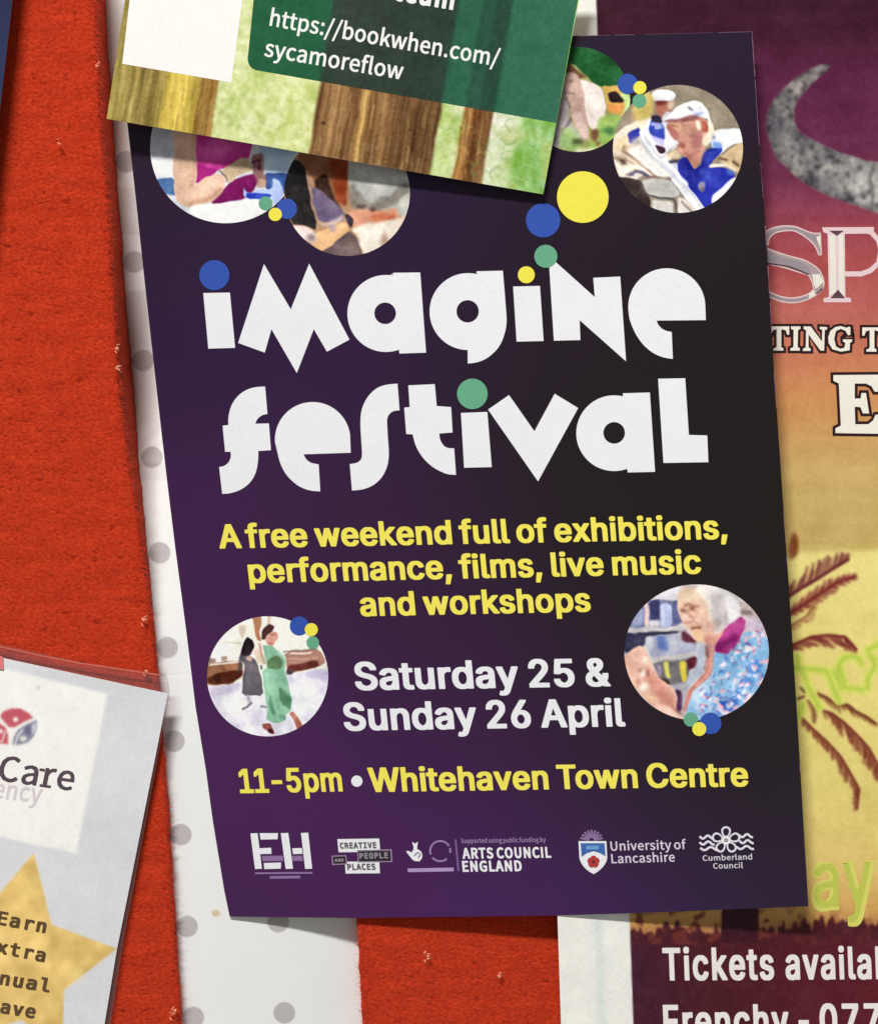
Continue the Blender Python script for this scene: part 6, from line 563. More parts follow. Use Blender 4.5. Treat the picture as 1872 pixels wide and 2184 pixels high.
# the white panel with pale dots seen in the gap between the boards; it bows forward a little
def panel_d(px, py):
    e = ledge(py); r = redge(py)
    t = (px - e) / (r - e)
    k = np.clip((1650 - py) / 900, 0, 1); k = k * k * (3 - 2 * k)
    base = .0016 + .0070 * k
    rec = np.maximum((e - corner(py)) / ((936 - e) / 3500 * 8951), .0028)       # how far behind the felt the panel's edge lies
    return -base - np.where(t > .3, .0024 * ((t - .3) / .7) ** 2, (rec - base) * ((t - .3) / .3) ** 2)
def panel_col(px, py):
    g1 = np.array([(230, 231, 229)] * len(px), float)
    dots = []
    for k in range(-2, 13):
        y0 = np.interp(k, range(-1, 10), [345 - 216 * 1, 345, 559, 769, 975, 1179, 1381, 1581, 1780, 1976, 2170]) if -1 <= k <= 9 else (2170 + 192 * (k - 9) if k > 9 else 129 - 220)
        x0 = np.interp(y0, [345, 559, 975, 1381, 1780, 2170], [270, 287, 324.5, 357, 386, 412.6])
        for c in range(0, 3): dots.append((x0 + c * 194, y0 - c * 10))
    out = lin(g1)
    dc = lin(np.array((184, 179, 179)))
    for (x, y) in dots:
        r = np.hypot(px - x, py - y); m = np.clip((23.0 - r) / 2.2 + .5, 0, 1)[:, None]
        out = out * (1 - m) + dc * m
    m = (np.clip((9 - np.hypot(px - 461, (py - 1948) * 1.3)) / 6 + .5, 0, 1) * .8)[:, None]      # a tan glue spot
    out = out * (1 - m) + lin(np.array((205, 178, 130))) * m
    return out
ys = np.linspace(-110, 2290, 20)
pt = thing('dotted_panel', 'white panel with pale grey polka dots in the gap between the red felt boards', 'panel', P([520], [1092], [-0.005])[0])
sheet('panel_sheet', np.c_[ledge(ys) - 12, ys], np.c_[redge(ys) + 14, ys], [(ledge(-110) - 12, -110), (redge(-110) + 14, -110)],
      [(ledge(2290) - 12, 2290), (redge(2290) + 14, 2290)], panel_d, 240, 1000, panel_col, 0.0006, PRINT, EDGE, pt)

# ------------------------------------------------------------------ the leaflet's shape (needed for what hangs behind and before it)
FL = np.array([(256, 100), (272, 264), (287.5, 400), (311.5, 625), (336, 845), (356, 1020), (373, 1160), (398, 1350), (417.6, 1510),
               (439, 1640), (454, 1750), (478.6, 1900), (490, 1955)], float)
FR = np.array([(1603, 67), (1617.6, 297), (1634.5, 524), (1649, 780), (1666, 1030), (1680, 1230), (1691, 1400), (1701, 1560), (1715, 1800), (1723, 1933)], float)
FT = [(256, 100), (1224, 76.6), (1603, 67)]
FB = [(490, 1955), (759, 1958), (1193, 1952.4), (1343, 1948), (1723, 1933)]
def leaf_uv(px, py):
    l = 256 + (py - 100) * .1261; r = 1603 + (py - 67) * .0643
    return (px - l) / (r - l), (py - 90) / 1855.0
def leaf_d(px, py):
    u, v = leaf_uv(px, py)
    d = (1 - u) * (1 - v) * .0125 + u * (1 - v) * .0085 + (1 - u) * v * (-.0009) + u * v * .0092
    return d + .0008 * np.sin(math.pi * np.clip(u, 0, 1)) * np.sin(math.pi * np.clip(v, 0, 1))
leaf_slope = lambda x: np.interp(x, [300, 1680], [.128, .060])

# ------------------------------------------------------------------ sunset poster behind the leaflet
def poster_d(px, py): return .0046 - .0006 * np.clip((px - 1195) / 400, -1, 1.5) + 0 * py
pc = Canvas(1100, -215, 2205, 2420, 2.2, (0, 0, 0))
ky = [-215, -60, 60, 110, 160, 300, 400, 480, 560, 660, 760, 850, 1000, 1160, 1172, 1185, 1300, 1500, 1700, 1860, 1945, 1990, 2030, 2200, 2420]
kc = np.array([(50, 12, 32), (52, 13, 33), (62, 17, 40), (78, 24, 52), (86, 28, 60), (97, 36, 68), (116, 47, 75), (150, 66, 80), (168, 76, 78), (186, 100, 92),
      (200, 122, 90), (202, 140, 86), (202, 169, 104), (198, 171, 102), (205, 181, 106), (234, 219, 136), (232, 216, 132), (229, 212, 126), (224, 205, 122), (226, 196, 118),
      (206, 160, 90), (170, 112, 70), (92, 36, 44), (80, 30, 48), (76, 28, 46)], float)
yy = pc.Y + (pc.X - 1700) * .03
for c in range(3): pc.im[..., c] = np.interp(yy, ky, kc[:, c])
pc.im += (fnoise((pc.h, pc.w), 9, 21) * 1.6)[..., None]
# sunlit warm side and cloud streaks
pc.im += (fnoise((pc.h, pc.w), (4, 40), 22) * 2.0 * (pc.Y < 1160))[..., None] * np.array([1, .8, .6])
# horn
hp = crop(1572, 0, 2.96)([(590, 403), (520, 410), (460, 437), (400, 470), (340, 513), (290, 560), (245, 605), (215, 650), (192, 700), (182, 760), (180, 810), (190, 850),
     (210, 920), (235, 980), (265, 1020), (300, 1050), (355, 1105), (420, 1155), (490, 1195), (560, 1230), (640, 1260), (720, 1290), (888, 1345), (1150, 1400), (1700, 1440),
     (1700, 1090), (1150, 1050), (888, 1025), (800, 1010), (720, 985), (640, 960), (580, 935), (520, 905), (475, 882), (430, 860), (400, 838), (375, 810), (360, 775), (355, 730),
     (358, 690), (370, 650), (395, 608), (430, 570), (475, 522), (520, 480), (555, 450)])
hm = blur(pc.mask(hp), .7)
n1 = fnoise((pc.h, pc.w), 2.0, 31); n2 = fnoise((pc.h, pc.w), 5, 32); n3 = fnoise((pc.h, pc.w), 1.0, 33)
hx = np.clip((pc.X - 1630) / 220, 0, 1)
horn = np.stack([116 + 38 * hx + 11 * n1 + 13 * n2 + 5 * n3, 111 + 40 * hx + 11 * n1 + 13 * n2 + 5 * n3, 111 + 38 * hx + 10 * n1 + 10 * n2 + 5 * n3], -1)
cr = blur(np.clip(-n1 - .9, 0, 1) * (hx > .2), .6); horn -= cr[..., None] * 26
pc.im = pc.im * (1 - hm[..., None]) + horn * hm[..., None]
ed = np.clip(hm - blur(hm, 4), 0, 1)[..., None]; pc.im -= ed * 70
for f in (860, 1010, 1190):
    pc.line((78, 74, 74), crop(1572, 0, 2.96)([(f, 1030), (f - 25, 1130), (f - 5, 1230), (f - 20, 1330)]), 8, 1.0, .55)
# palm fronds
k7 = crop(1572, 1150, 3.187)
def frond(pts, side, n, ln, col, w=3.5, a=.85, seed=0):
    p = resample(k7(pts), np.linspace(0, 1, n)); g = np.random.default_rng(seed)
    t = np.gradient(p, axis=0); t /= np.linalg.norm(t, axis=1)[:, None]
    for i in range(n):
        s = i / (n - 1); L_ = 1.75 * ln * (math.sin(math.pi * (.12 + .83 * s)) ** .7) * g.uniform(.75, 1.1)
        for sg in ([side] if side else [-1, 1]):
            an = math.atan2(t[i, 1], t[i, 0]) + sg * g.uniform(.45, .95)
            pc.line(np.array(col) * .88 + g.normal(0, 9), [p[i], p[i] + L_ * np.array([math.cos(an), math.sin(an)])], 5.5, 1.0, a * .9)
    pc.line(np.array(col) * .85, p, w, .6, .95)
frond([(300, 420), (430, 335), (540, 270), (640, 205), (750, 138)], -1, 26, 24, (122, 42, 50), 7, .75, 1)
frond([(330, 520), (440, 450), (560, 370), (680, 290), (795, 255)], 0, 26, 12, (138, 46, 46), 6, .8, 2)
frond([(320, 600), (380, 580), (470, 520), (520, 450)], 1, 14, 10, (165, 96, 62), 3, .6, 9)
frond([(300, 740), (385, 715), (500, 665), (620, 652), (730, 665), (805, 750)], 1, 30, 20, (132, 44, 40), 5.5, .8, 3)
frond([(545, 1050), (610, 1080), (680, 1135), (750, 1125), (800, 1170), (870, 1205), (940, 1255)], 1, 22, 8, (130, 62, 36), 5, .8, 4)
frond([(580, 1165), (640, 1185), (720, 1245), (810, 1330), (890, 1420), (950, 1530), (965, 1620)], 1, 40, 20, (140, 58, 44), 4.5, .75, 5)
frond([(440, 1220), (520, 1300), (610, 1380), (700, 1480), (770, 1600), (825, 1700), (810, 1830)], 1, 44, 13, (138, 60, 42), 4.5, .8, 6)
frond([(480, 1100), (520, 1160), (520, 1240)], 0, 8, 5, (150, 96, 60), 4, .7, 7)
pc.line((96, 66, 40), k7([(430, 1010), (455, 1040)]), 5, .6); pc.line((96, 66, 40), k7([(410, 1085), (450, 1070)]), 5, .6)
pc.ell((120, 56, 22), *k7([(385, 40)])[0], 9, 26, 1.2, .9); pc.ell((150, 84, 50), *k7([(365, 90)])[0], 7, 16, 1.2, .8)
# green hand-drawn lettering
k5 = crop(1680, 1360, 9.25)
strokes = [[(-150, 640), (200, 600), (420, 620), (740, 650), (820, 800), (870, 950), (1000, 1260)], [(190, 380), (215, 600), (330, 760), (400, 980), (500, 1180), (620, 1380)],
           [(180, 1580), (270, 1400), (290, 1320)], [(1010, 700), (1000, 520), (1090, 400), (1240, 370), (1380, 400), (1450, 520)],
           [(1010, 640), (1080, 800), (1120, 980), (1280, 1010), (1450, 1030)], [(1570, 780), (1560, 1000)], [(1560, 250), (1760, 140), (1900, 60)],
           [(1600, 330), (1690, 430), (1700, 580), (1600, 740)], [(900, 660), (1000, 860), (1060, 1000)], [(2000, 100), (2300, 300), (2400, 700), (2200, 1000)], [(1850, 700), (2300, 640)]]
for s in strokes: pc.line((214, 222, 100), k5(s), 19, 1.4, .9)
for s in strokes: pc.line((172, 196, 68), k5(s), 7.5, 1.3, .85)
# dark grass and trunk along the foot of the picture, then the maroon band
gx = np.arange(1100, 2210, 5.0); g = np.random.default_rng(12)
top = 1985 + 8 * np.sin(gx / 60) + g.normal(0, 9, len(gx)) - 14 * (gx > 1620)
pc.poly((74, 26, 36), [(x, y) for x, y in zip(gx, top)] + [(2210, 2420), (1100, 2420)], .8)
tn = fnoise((pc.h, pc.w), 3, 41)
tm = np.clip((tn - .3) * 2, 0, 1) * np.clip((pc.Y - 1925) / 30, 0, 1) * (pc.Y < 2015) * np.clip((1760 - pc.X) / 120, 0.35, 1)
pc.put(tm, (112, 50, 40), .8)
pc.poly((60, 20, 34), [(1540, 1900), (1618, 1898), (1616, 2010), (1536, 2012)], .7)
rm = np.clip((pc.X - 1500) / 500, 0, 1) * np.clip((pc.Y - 1985) / 40, 0, 1)
pc.put(rm, (112, 30, 42), .7)
pc.put(np.clip((1500 - pc.X) / 160, 0, 1) * np.clip((pc.Y - 1990) / 40, 0, 1), (66, 32, 58), .6)
# white border on the left, with a faint bluish show-through streak
pl = 1271 + .0362 * pc.Y
bm_ = np.clip((pl - pc.X) / pc.step + .5, 0, 1)
pc.put(bm_, (236, 236, 228))
pc.put(bm_ * np.exp(-((pc.X - (1205 + .036 * pc.Y)) / 10) ** 2) * np.clip((pc.Y - 1900) / 60, 0, 1), (205, 220, 218), .55)
pc.finish(.35, 2.2, 55)
pd_ = poster_d
po = thing('sunset_poster', 'sunset coloured poster with a grey horn and palm fronds, behind the purple leaflet', 'poster', P([1650], [1092], [.0044])[0])
sheet('poster_sheet', [(1118, -200), (1203, 2400)], [(2150, -230), (2190, 2380)], [(1118, -200), (2150, -230)], [(1203, 2400), (2190, 2380)],
      poster_d, 430, 1080, pc.sample, 0.0003, PRINT, EDGE, po)
k6 = crop(1620, 450, 6.683)
INK1, INK2 = 0.00002, 0.00004
chrome_p = [k6([(60, 290), (180, 230), (340, 200), (500, 210), (620, 260), (740, 310), (865, 310), (880, 630), (830, 632), (780, 500), (640, 370), (480, 285), (360, 288), (220, 312), (140, 380), (120, 490), (60, 490)]),
            k6([(60, 500), (160, 550), (400, 630), (640, 690), (760, 760), (850, 830), (910, 960), (920, 1040), (900, 1110), (800, 1210), (640, 1290), (460, 1322), (300, 1302), (170, 1250), (60, 1190),
                (60, 1110), (120, 1130), (200, 1180), (360, 1230), (540, 1230), (700, 1170), (760, 1110), (730, 1000), (690, 920), (520, 870), (300, 800), (140, 770), (60, 720)])]
print_on('chrome_lettering', [[smooth(c, 2)] for c in chrome_p], pd_, INK1, ink((226, 200, 198)), po)
print_on('chrome_lettering', [[k6([(885, 233), (1620, 228), (1620, 322), (1205, 326), (1215, 1230), (1290, 1240), (1297, 1300), (905, 1302), (903, 1245), (980, 1225), (960, 325), (900, 300)])],
                              [ribbon(k6([(1440, 275), (1580, 300), (1690, 420), (1720, 560), (1690, 740), (1570, 850), (1440, 897), (1205, 897)]), 11)]], pd_, INK1, ink((228, 200, 204)), po)
print_on('chrome_fill', [grow([smooth(c, 2)], -2.4) for c in chrome_p], pd_, .00003, ink((170, 152, 154)), po)
print_on('chrome_shade', [[smooth(k6([(600, 268), (740, 345), (845, 352), (835, 520), (770, 425), (650, 345)]))], [ribbon(k6([(70, 395), (200, 285), (360, 245), (520, 255), (640, 305)]), 2.6)],
                          [smooth(k6([(70, 570), (300, 650), (560, 720), (680, 780), (725, 900), (600, 845), (400, 775), (70, 700)]))],
                          [ribbon(k6([(110, 1165), (200, 1215), (360, 1265), (540, 1268), (690, 1225)]), 3)]], pd_, INK2, ink((150, 140, 146)), po)
print_on('chrome_shade', [[ribbon(k6([(110, 745), (400, 790), (560, 850), (690, 905)]), 3.6)], [k6([(780, 1190), (895, 1078), (885, 1120), (815, 1182)])],
                          [k6([(985, 280), (1195, 280), (1092, 352)])], [k6([(1000, 1242), (1212, 1242), (1110, 1120)])]], pd_, INK2, ink((88, 62, 72)), po)
print_on('chrome_light', [[k6([(988, 340), (1068, 352), (1085, 1150), (1000, 1215)])], [k6([(1118, 352), (1182, 340), (1198, 1215), (1122, 1150)])],
                          [k6([(800, 370), (855, 350), (850, 520), (832, 470)])], [k6([(740, 905), (850, 900), (905, 1010), (800, 1110), (770, 1060)])],
                          [k6([(700, 1180), (770, 1130), (790, 1195), (690, 1255)])]], pd_, INK2, ink((230, 226, 212)), po)
T_ = lambda dx, dy: [(x + dx, y + dy) for x, y in [(130, 1645), (415, 1645), (415, 1762), (385, 1762), (368, 1702), (302, 1682), (302, 1940), (332, 1957), (332, 1990), (190, 1990), (190, 1960), (235, 1940), (235, 1682), (180, 1702), (160, 1762), (130, 1762)]]
serif = [k6(T_(0, 0)), k6([(440, 1645), (575, 1645), (575, 1680), (540, 1695), (535, 1940), (565, 1955), (565, 1990), (430, 1990), (430, 1960), (475, 1940), (478, 1695), (440, 1680)]),
         k6([(620, 1645), (720, 1645), (880, 1860), (885, 1695), (850, 1680), (850, 1650), (955, 1655), (955, 1685), (920, 1700), (912, 1990), (860, 1990), (690, 1760), (690, 1945), (720, 1960), (720, 1995), (610, 1995), (610, 1965), (650, 1945), (655, 1700), (620, 1680)]),
         k6([(1285, 1655), (1285, 1765), (1250, 1770), (1220, 1710), (1150, 1680), (1080, 1710), (1055, 1820), (1080, 1930), (1140, 1965), (1200, 1950), (1215, 1880), (1180, 1860), (1180, 1830), (1310, 1830), (1310, 1860), (1280, 1880), (1275, 1985), (1150, 2005), (1030, 1970), (975, 1880), (970, 1800), (1000, 1710), (1070, 1655), (1150, 1640), (1230, 1665), (1260, 1650)]),
         k6(T_(1325, 15))]
def outlined(name, loops, w, light, dark):
    print_on(name + '_outline', [[grow([l], w)[0]] for l in loops], pd_, INK1, ink(dark), po)
    print_on(name, [[l] for l in loops], pd_, INK2, ink(light), po)
outlined('serif_lettering', serif, 5.6, (238, 232, 218), (44, 16, 18))
e6 = crop(1572, 650, 3.453)
bigE = e6([(705, 518), (1040, 515), (1045, 640), (1008, 640), (985, 600), (945, 580), (862, 580), (862, 690), (905, 690), (912, 650), (945, 650), (968, 800), (922, 800), (905, 755), (862, 750), (866, 880), (962, 880), (998, 850), (1015, 810), (1050, 810), (1055, 950), (720, 945), (720, 910), (760, 890), (745, 580), (705, 560)])
bigN = bigE[:0]
outlined('large_serif_letter', [bigE], 6.2, (238, 233, 220), (44, 16, 20))
psl = .038
print_on('ticket_line', text_groups('Tickets', 'I', (1413.8, 2089.4), (1650.5, 2087.8), 66, psl, .0), pd_, INK1, ink((236, 230, 226)), po)
print_on('ticket_line', text_groups('available', 'I', (1675, 2087.6), (1960, 2085.6), 66, psl, .0), pd_, INK1, ink((236, 230, 226)), po)
print_on('contact_line', text_groups('Frenchy', 'I', (1415, 2211), (1682, 2209), 66, psl, .0), pd_, INK1, ink((236, 230, 226)), po)
print_on('contact_line', text_groups('-', 'I', (1703, 2209), (1725, 2209), 66, psl, .0) + text_groups('0775', 'I', (1748, 2208.6), (1925, 2207), 66, psl, .0), pd_, INK1, ink((236, 230, 226)), po)
print_on('day_lettering', text_groups('ay', 'I', (1729.7, 1939), (1868, 1934), 128, psl, .0), pd_, INK1, ink((214, 212, 104)), po)
print_on('day_lettering', text_groups('ay', 'I', (1738, 1935), (1860, 1930), 122, psl, -.05), pd_, INK2, ink((190, 198, 84)), po)
# ------------------------------------------------------------------ the purple festival leaflet
lf = thing('festival_leaflet', 'purple and black festival leaflet with bold white lettering, in the middle of the board', 'leaflet', P([1000], [1092], [.006])[0])
leaf_col = rbf_colour([(300, 300, (41, 25, 44)), (280, 120, (39, 25, 44)), (700, 500, (43, 24, 55)), (900, 440, (39, 22, 55)), (1300, 150, (40, 26, 48)), (1560, 140, (38, 24, 47)), (1150, 600, (37, 21, 40)),
    (1560, 500, (29, 21, 25)), (1300, 500, (32, 21, 32)), (350, 700, (44, 24, 58)), (800, 800, (49, 25, 67)), (1060, 780, (38, 25, 42)), (1300, 780, (29, 25, 24)), (1580, 900, (27, 23, 22)), (1150, 950, (29, 24, 25)),
    (450, 1150, (63, 30, 73)), (800, 1050, (56, 29, 63)), (930, 1180, (48, 27, 53)), (1250, 1180, (31, 26, 27)), (1600, 1300, (30, 25, 24)), (450, 1500, (70, 32, 81)), (900, 1350, (56, 29, 63)), (1000, 1500, (58, 29, 67)),
    (1250, 1500, (37, 27, 39)), (1500, 1550, (31, 26, 25)), (600, 1650, (73, 34, 85)), (1050, 1660, (65, 29, 76)), (1350, 1680, (45, 29, 50)), (1620, 1700, (35, 27, 35)), (560, 1900, (68, 34, 76)), (850, 1880, (72, 34, 86)),
    (1150, 1900, (73, 35, 94)), (1420, 1900, (59, 35, 83)), (1690, 1900, (43, 32, 51)), (1600, 1500, (30, 26, 24))], 170.0)
sheet('leaflet_sheet', FL, FR, FT, FB, leaf_d, 110, 150, leaf_col, 0.0003, PRINT, EDGE, lf)
wg = np.random.default_rng(15)
worn = []
for v0, v1, wd in ((.0, .052, 1.5), (.055, .13, .9), (.15, .19, .8), (.222, .246, 2.2), (.268, .30, 1.6), (.31, .345, .7), (.39, .43, 1.0), (.55, .585, .9), (.60, .612, 1.2), (.838, .846, 1.8)):
    yy_ = np.linspace(67 + 1866 * v0, 67 + 1866 * v1, 9); worn.append([ribbon(np.c_[np.interp(yy_, FR[:, 1], FR[:, 0]) - .3, yy_], wd * (1 + .3 * wg.standard_normal(9)).clip(.4, 1.6)[:, None])])
for wn in worn: print_on('worn_edge', [wn], leaf_d, .00003, paper('bare_card', (128, 92, 116), .7, .2), lf)
worn = []
for x0, x1, wd in ((1236, 1300, .8), (1310, 1352, 1.3), (1375, 1520, .7), (1530, 1601, 1.3)):
    xx_ = np.linspace(x0, x1, 9); worn.append([ribbon(np.c_[xx_, np.interp(xx_, [1224, 1603], [76.8, 67.2]) + .4], wd)])
for wn in worn: print_on('worn_edge', [wn], leaf_d, .00003, paper('bare_card', (112, 80, 104), .7, .2), lf)
WHITE, YELLOW = ink((236, 236, 240)), ink((243, 229, 92))
BLUE, GREEN, YEL2 = ink((48, 82, 172)), ink((102, 168, 134)), ink((240, 228, 78))
kA, kB = crop(400, 500, 2.96), crop(1000, 480, 2.96)
def T(name, loops_list, mat=WHITE, off=INK2, label=None): return print_on(name, loops_list, leaf_d, off, mat, lf, label)
def dot(cx, cy, r, mat, off=0.00007): print_on('dot', [[circ(cx, cy, r)]], leaf_d, off, mat, lf)
def A(pts): return kA(pts)
a1 = np.r_[A([(1298, 264), (1298, 242), (1468, 240), (1487, 500), (1505, 746), (1337, 752), (1335, 733)]), A(arc(1252, 499, 243, 70, 281, 40))]
g_ = np.r_[kB([(47, 305), (47, 292), (213, 288), (225, 430), (238, 600), (232, 660), (205, 745), (160, 805), (100, 850), (40, 870), (-8, 874)]), [(997, 746)], arc(998, 664.5, 82, 92, 284, 40)]
M_ = A([(483, 187), (652, 473), (768, 184), (1022, 664), (880, 740), (797, 598), (690, 875), (530, 598), (488, 746), (320, 685)])
i1 = A([(100, 370), (268, 367), (301, 716), (132, 721)])
i2 = kB([(278, 388), (447, 384), (470, 732), (300, 736)])
N_ = kB([(505, 250), (548, 235), (793, 455), (783, 333), (953, 325), (972, 600), (990, 860), (697, 600), (702, 726), (535, 730)])
e1 = np.r_[kB([(1183, 603), (1493, 600), (1490, 515)]), kB(arc(1247, 516, 243, -2, -184, 40)), kB([(1010, 590), (1030, 645), (1060, 705), (1105, 765), (1165, 812), (1230, 838), (1285, 845), (1278, 675), (1240, 668), (1210, 650), (1190, 625)])]
for nm, g in (('title_word', [[i1], [M_], [a1, circ(821.3, 668.2, 23)], [smooth(g_), circ(997, 664, 23.8)], [i2], [N_], [smooth(e1)]]),):
    T(nm, g)
f_ = A([(490, 960), (505, 1133), (470, 1140), (440, 1165), (428, 1195), (514, 1193), (527, 1362), (447, 1367), (447, 1420), (435, 1500), (400, 1565), (340, 1612), (270, 1635), (220, 1638), (200, 1468), (235, 1462), (265, 1435), (275, 1400), (273, 1372), (238, 1372), (222, 1207), (258, 1203), (258, 1150), (275, 1080), (315, 1020), (370, 980), (430, 963)])
e2 = np.r_[A([(1030, 1378), (733, 1388), (745, 1415), (775, 1442), (828, 1452), (838, 1622), (770, 1618), (700, 1590), (630, 1530), (585, 1450), (562, 1350)]), A(arc(790, 1296, 238, 176, 352, 40))]
s_ = A([(1325, 942), (1338, 1110), (1295, 1115), (1268, 1138), (1258, 1170), (1262, 1250), (1272, 1390), (1262, 1465), (1225, 1540), (1165, 1590), (1100, 1612), (1038, 1617), (1024, 1450), (1070, 1443), (1098, 1420), (1102, 1385), (1090, 1200), (1095, 1110), (1130, 1030), (1190, 970), (1250, 948)])
t_ = A([(1393, 953), (1560, 945), (1572, 1083), (1663, 1090), (1672, 1250), (1588, 1257), (1592, 1295), (1615, 1335), (1645, 1350), (1682, 1350), (1694, 1518), (1640, 1515), (1560, 1480), (1490, 1420), (1440, 1340), (1420, 1262), (1380, 1260), (1367, 1093), (1402, 1090)])
i3 = [(982.8, 880.7), (1038.9, 878.6), (1048.3, 996.2), (989.5, 997.6)]
v_ = kB([(120, 1165), (252, 1073), (412, 1302), (540, 1065), (688, 1155), (435, 1618)])
a2 = np.r_[kB([(970, 1078), (970, 1062), (1140, 1057), (1173, 1558), (1000, 1562), (998, 1544)]), kB(arc(915, 1314, 239, 70, 283, 40))]
L_ = kB([(1192, 970), (1363, 967), (1386, 1325), (1502, 1328), (1509, 1497), (1226, 1502)])
T('title_word', [[smooth(f_)], [smooth(e2)], [smooth(s_)], [smooth(t_)], [i3], [v_], [a2, circ(*kB([(915, 1312)])[0], 23)], [L_]])
# dots
dot(*kA([(170, 257)])[0], 32, BLUE); dot(*kB([(361, 314)])[0], 18, YEL2); dot(*kB([(484, 197)])[0], 24.5, GREEN); dot(1007, 840, 32.5, GREEN)
dot(1157.7, 469.8, 36.5, BLUE); dot(1242.3, 420.3, 55, YEL2)
# text lines
kC, kD = crop(440, 1080, 2.96), crop(1040, 1080, 2.691)
def line(name, s, st, en, cap, mat, bold=.0, kern={}): return T(name, text_groups(s, 'I', st, en, cap, leaf_slope, bold, -.075, kern), mat)
line('tagline', 'A free weekend full of exhibitions,', (468.7, 1168.5), (1551, 1148), 49, YELLOW, kern={'A ': -.06})
line('tagline', 'performance, films, live music', (531.9, 1242), (1495, 1222), 49, YELLOW)
line('tagline', 'and workshops', (769.4, 1313), (1260, 1303), 49, YELLOW)
line('date_line', 'Saturday 25 &', (758.6, 1470.5), (1302, 1462), 57, WHITE)
line('date_line', 'Sunday 26 April', (735, 1557), (1333.6, 1547.5), 57, WHITE)
line('time_line', '11-5pm', (512.6, 1690.5), (731.2, 1686.5), 49.5, YELLOW, kern={'11': -.14, '1-': -.1, '-5': -.06})
T('bullet', [[circ(761, 1666, 12)]])
line('venue_line', 'Whitehaven Town Centre', (788, 1688), (1595.6, 1675.7), 49.5, YELLOW, kern={'To': -.1})

# printed photographs
def photo(cx, cy, rx, ry, base, org, sc, label):
    cv = Canvas(cx - rx - 4, cy - ry - 4, cx + rx + 4, cy + ry + 4, 1.15, base, org, sc)
    cv.meta = (cx, cy, rx, ry, label); cv.crisp = .6; return cv
def place(cv, seed):
    cx, cy, rx, ry, label = cv.meta; d = fnoise((cv.h, cv.w), 2.2, seed + 300) * 4 + fnoise((cv.h, cv.w), 9, seed + 400) * 8      # the small tonal life of a photograph
    cv.warp(.9, 7.0, seed + 500)
    cv.im = 255 * (np.clip(cv.im, 0, 255) / 255) ** .93; cv.im = cv.im + .10 * (cv.im - 128)
    cv.im = cv.im + .45 * (cv.im - blur(cv.im, 2.2))
    cv.im = np.clip(cv.im + d[..., None] * np.array([1, .95, .9]), 4, 250)
    cv.finish(.45, 2.5, seed)
    disc_photo('photo', cv, cx, cy, rx, ry, leaf_d, cv.off, PHOTO, lf, label=label)

p = photo(481.8, 315, 161, 161, (214, 217, 222), (310, 260), 3.062, 'round photo of a person in a pink top'); p.off = .00002
p.poly((188, 190, 202), [(0, -200), (205, -200), (200, 230), (30, 240)], 2); p.poly((236, 238, 242), [(30, 240), (200, 225), (195, 400), (60, 400)], 2)
p.poly((84, 118, 168), [(60, 372), (195, 362), (210, 490), (120, 470)], 2)
p.poly((182, 208, 240), [(690, -200), (1100, -200), (960, 335), (770, 328)], 2)
p.poly((52, 76, 138), [(765, 330), (960, 330), (960, 470), (790, 450)], 1.5)
p.poly((200, 62, 152), [(320, -200), (720, -200), (695, 235), (560, 290), (480, 310), (400, 370), (330, 400)], 1.5)
p.poly((212, 96, 172), [(420, 100), (640, 120), (560, 200), (430, 240), (360, 200)], 6, .6)
p.poly((160, 30, 118), [(335, 270), (420, 300), (480, 310), (400, 375), (332, 400)], 2.5)
p.poly((118, 16, 88), [(415, 535), (500, 450), (560, 400), (650, 345), (745, 330), (730, 430), (650, 500), (540, 520)], 2)
p.poly((222, 184, 158), [(198, -200), (338, -200), (332, 400), (322, 430), (300, 480), (280, 560), (205, 520), (183, 400)], 1.5)
p.poly((196, 154, 128), [(300, -100), (338, -100), (333, 405), (290, 470), (310, 300)], 4, .7)
p.poly((226, 188, 162), [(280, 560), (255, 480), (330, 405), (400, 365), (480, 335), (530, 365), (518, 440), (430, 520), (340, 550)], 1.5)
p.poly((186, 140, 116), [(270, 555), (430, 520), (515, 445), (500, 420), (400, 490), (300, 520)], 4, .8)
p.poly((236, 204, 180), [(340, 430), (480, 355), (510, 390), (380, 460)], 5, .6)
p.poly((206, 180, 148), [(488, 310), (660, 220), (712, 312), (600, 350), (578, 400), (540, 395)], 1.5)
p.poly((150, 108, 106), [(690, 220), (770, 200), (780, 330), (785, 425), (740, 435), (705, 330)], 3)
p.poly((198, 168, 140), [(735, 370), (780, 380), (785, 425), (740, 435)], 3); p.line((92, 46, 62), [(700, 262), (745, 248), (750, 310)], 16, 1.5, .8)
p.line((120, 84, 84), [(480, 315), (530, 360), (540, 395)], 9, 1.2, .8)
p.poly((60, 92, 160), [(800, 370), (905, 350), (905, 450), (820, 440)], 3); p.poly((168, 186, 232), [(825, 360), (870, 372), (905, 440), (895, 500), (850, 545), (820, 480), (700, 470), (655, 450), (645, 420), (640, 480), (660, 500), (690, 455), (830, 440)], 1.5)
p.poly((44, 66, 178), [(665, 458), (835, 478), (820, 500), (690, 505), (655, 490)], 1.2)
p.poly((246, 246, 243), [(270, 562), (430, 535), (600, 515), (690, 503), (748, 508), (760, 560), (800, 595), (700, 700), (400, 700)], 1.0)
place(p, 101)

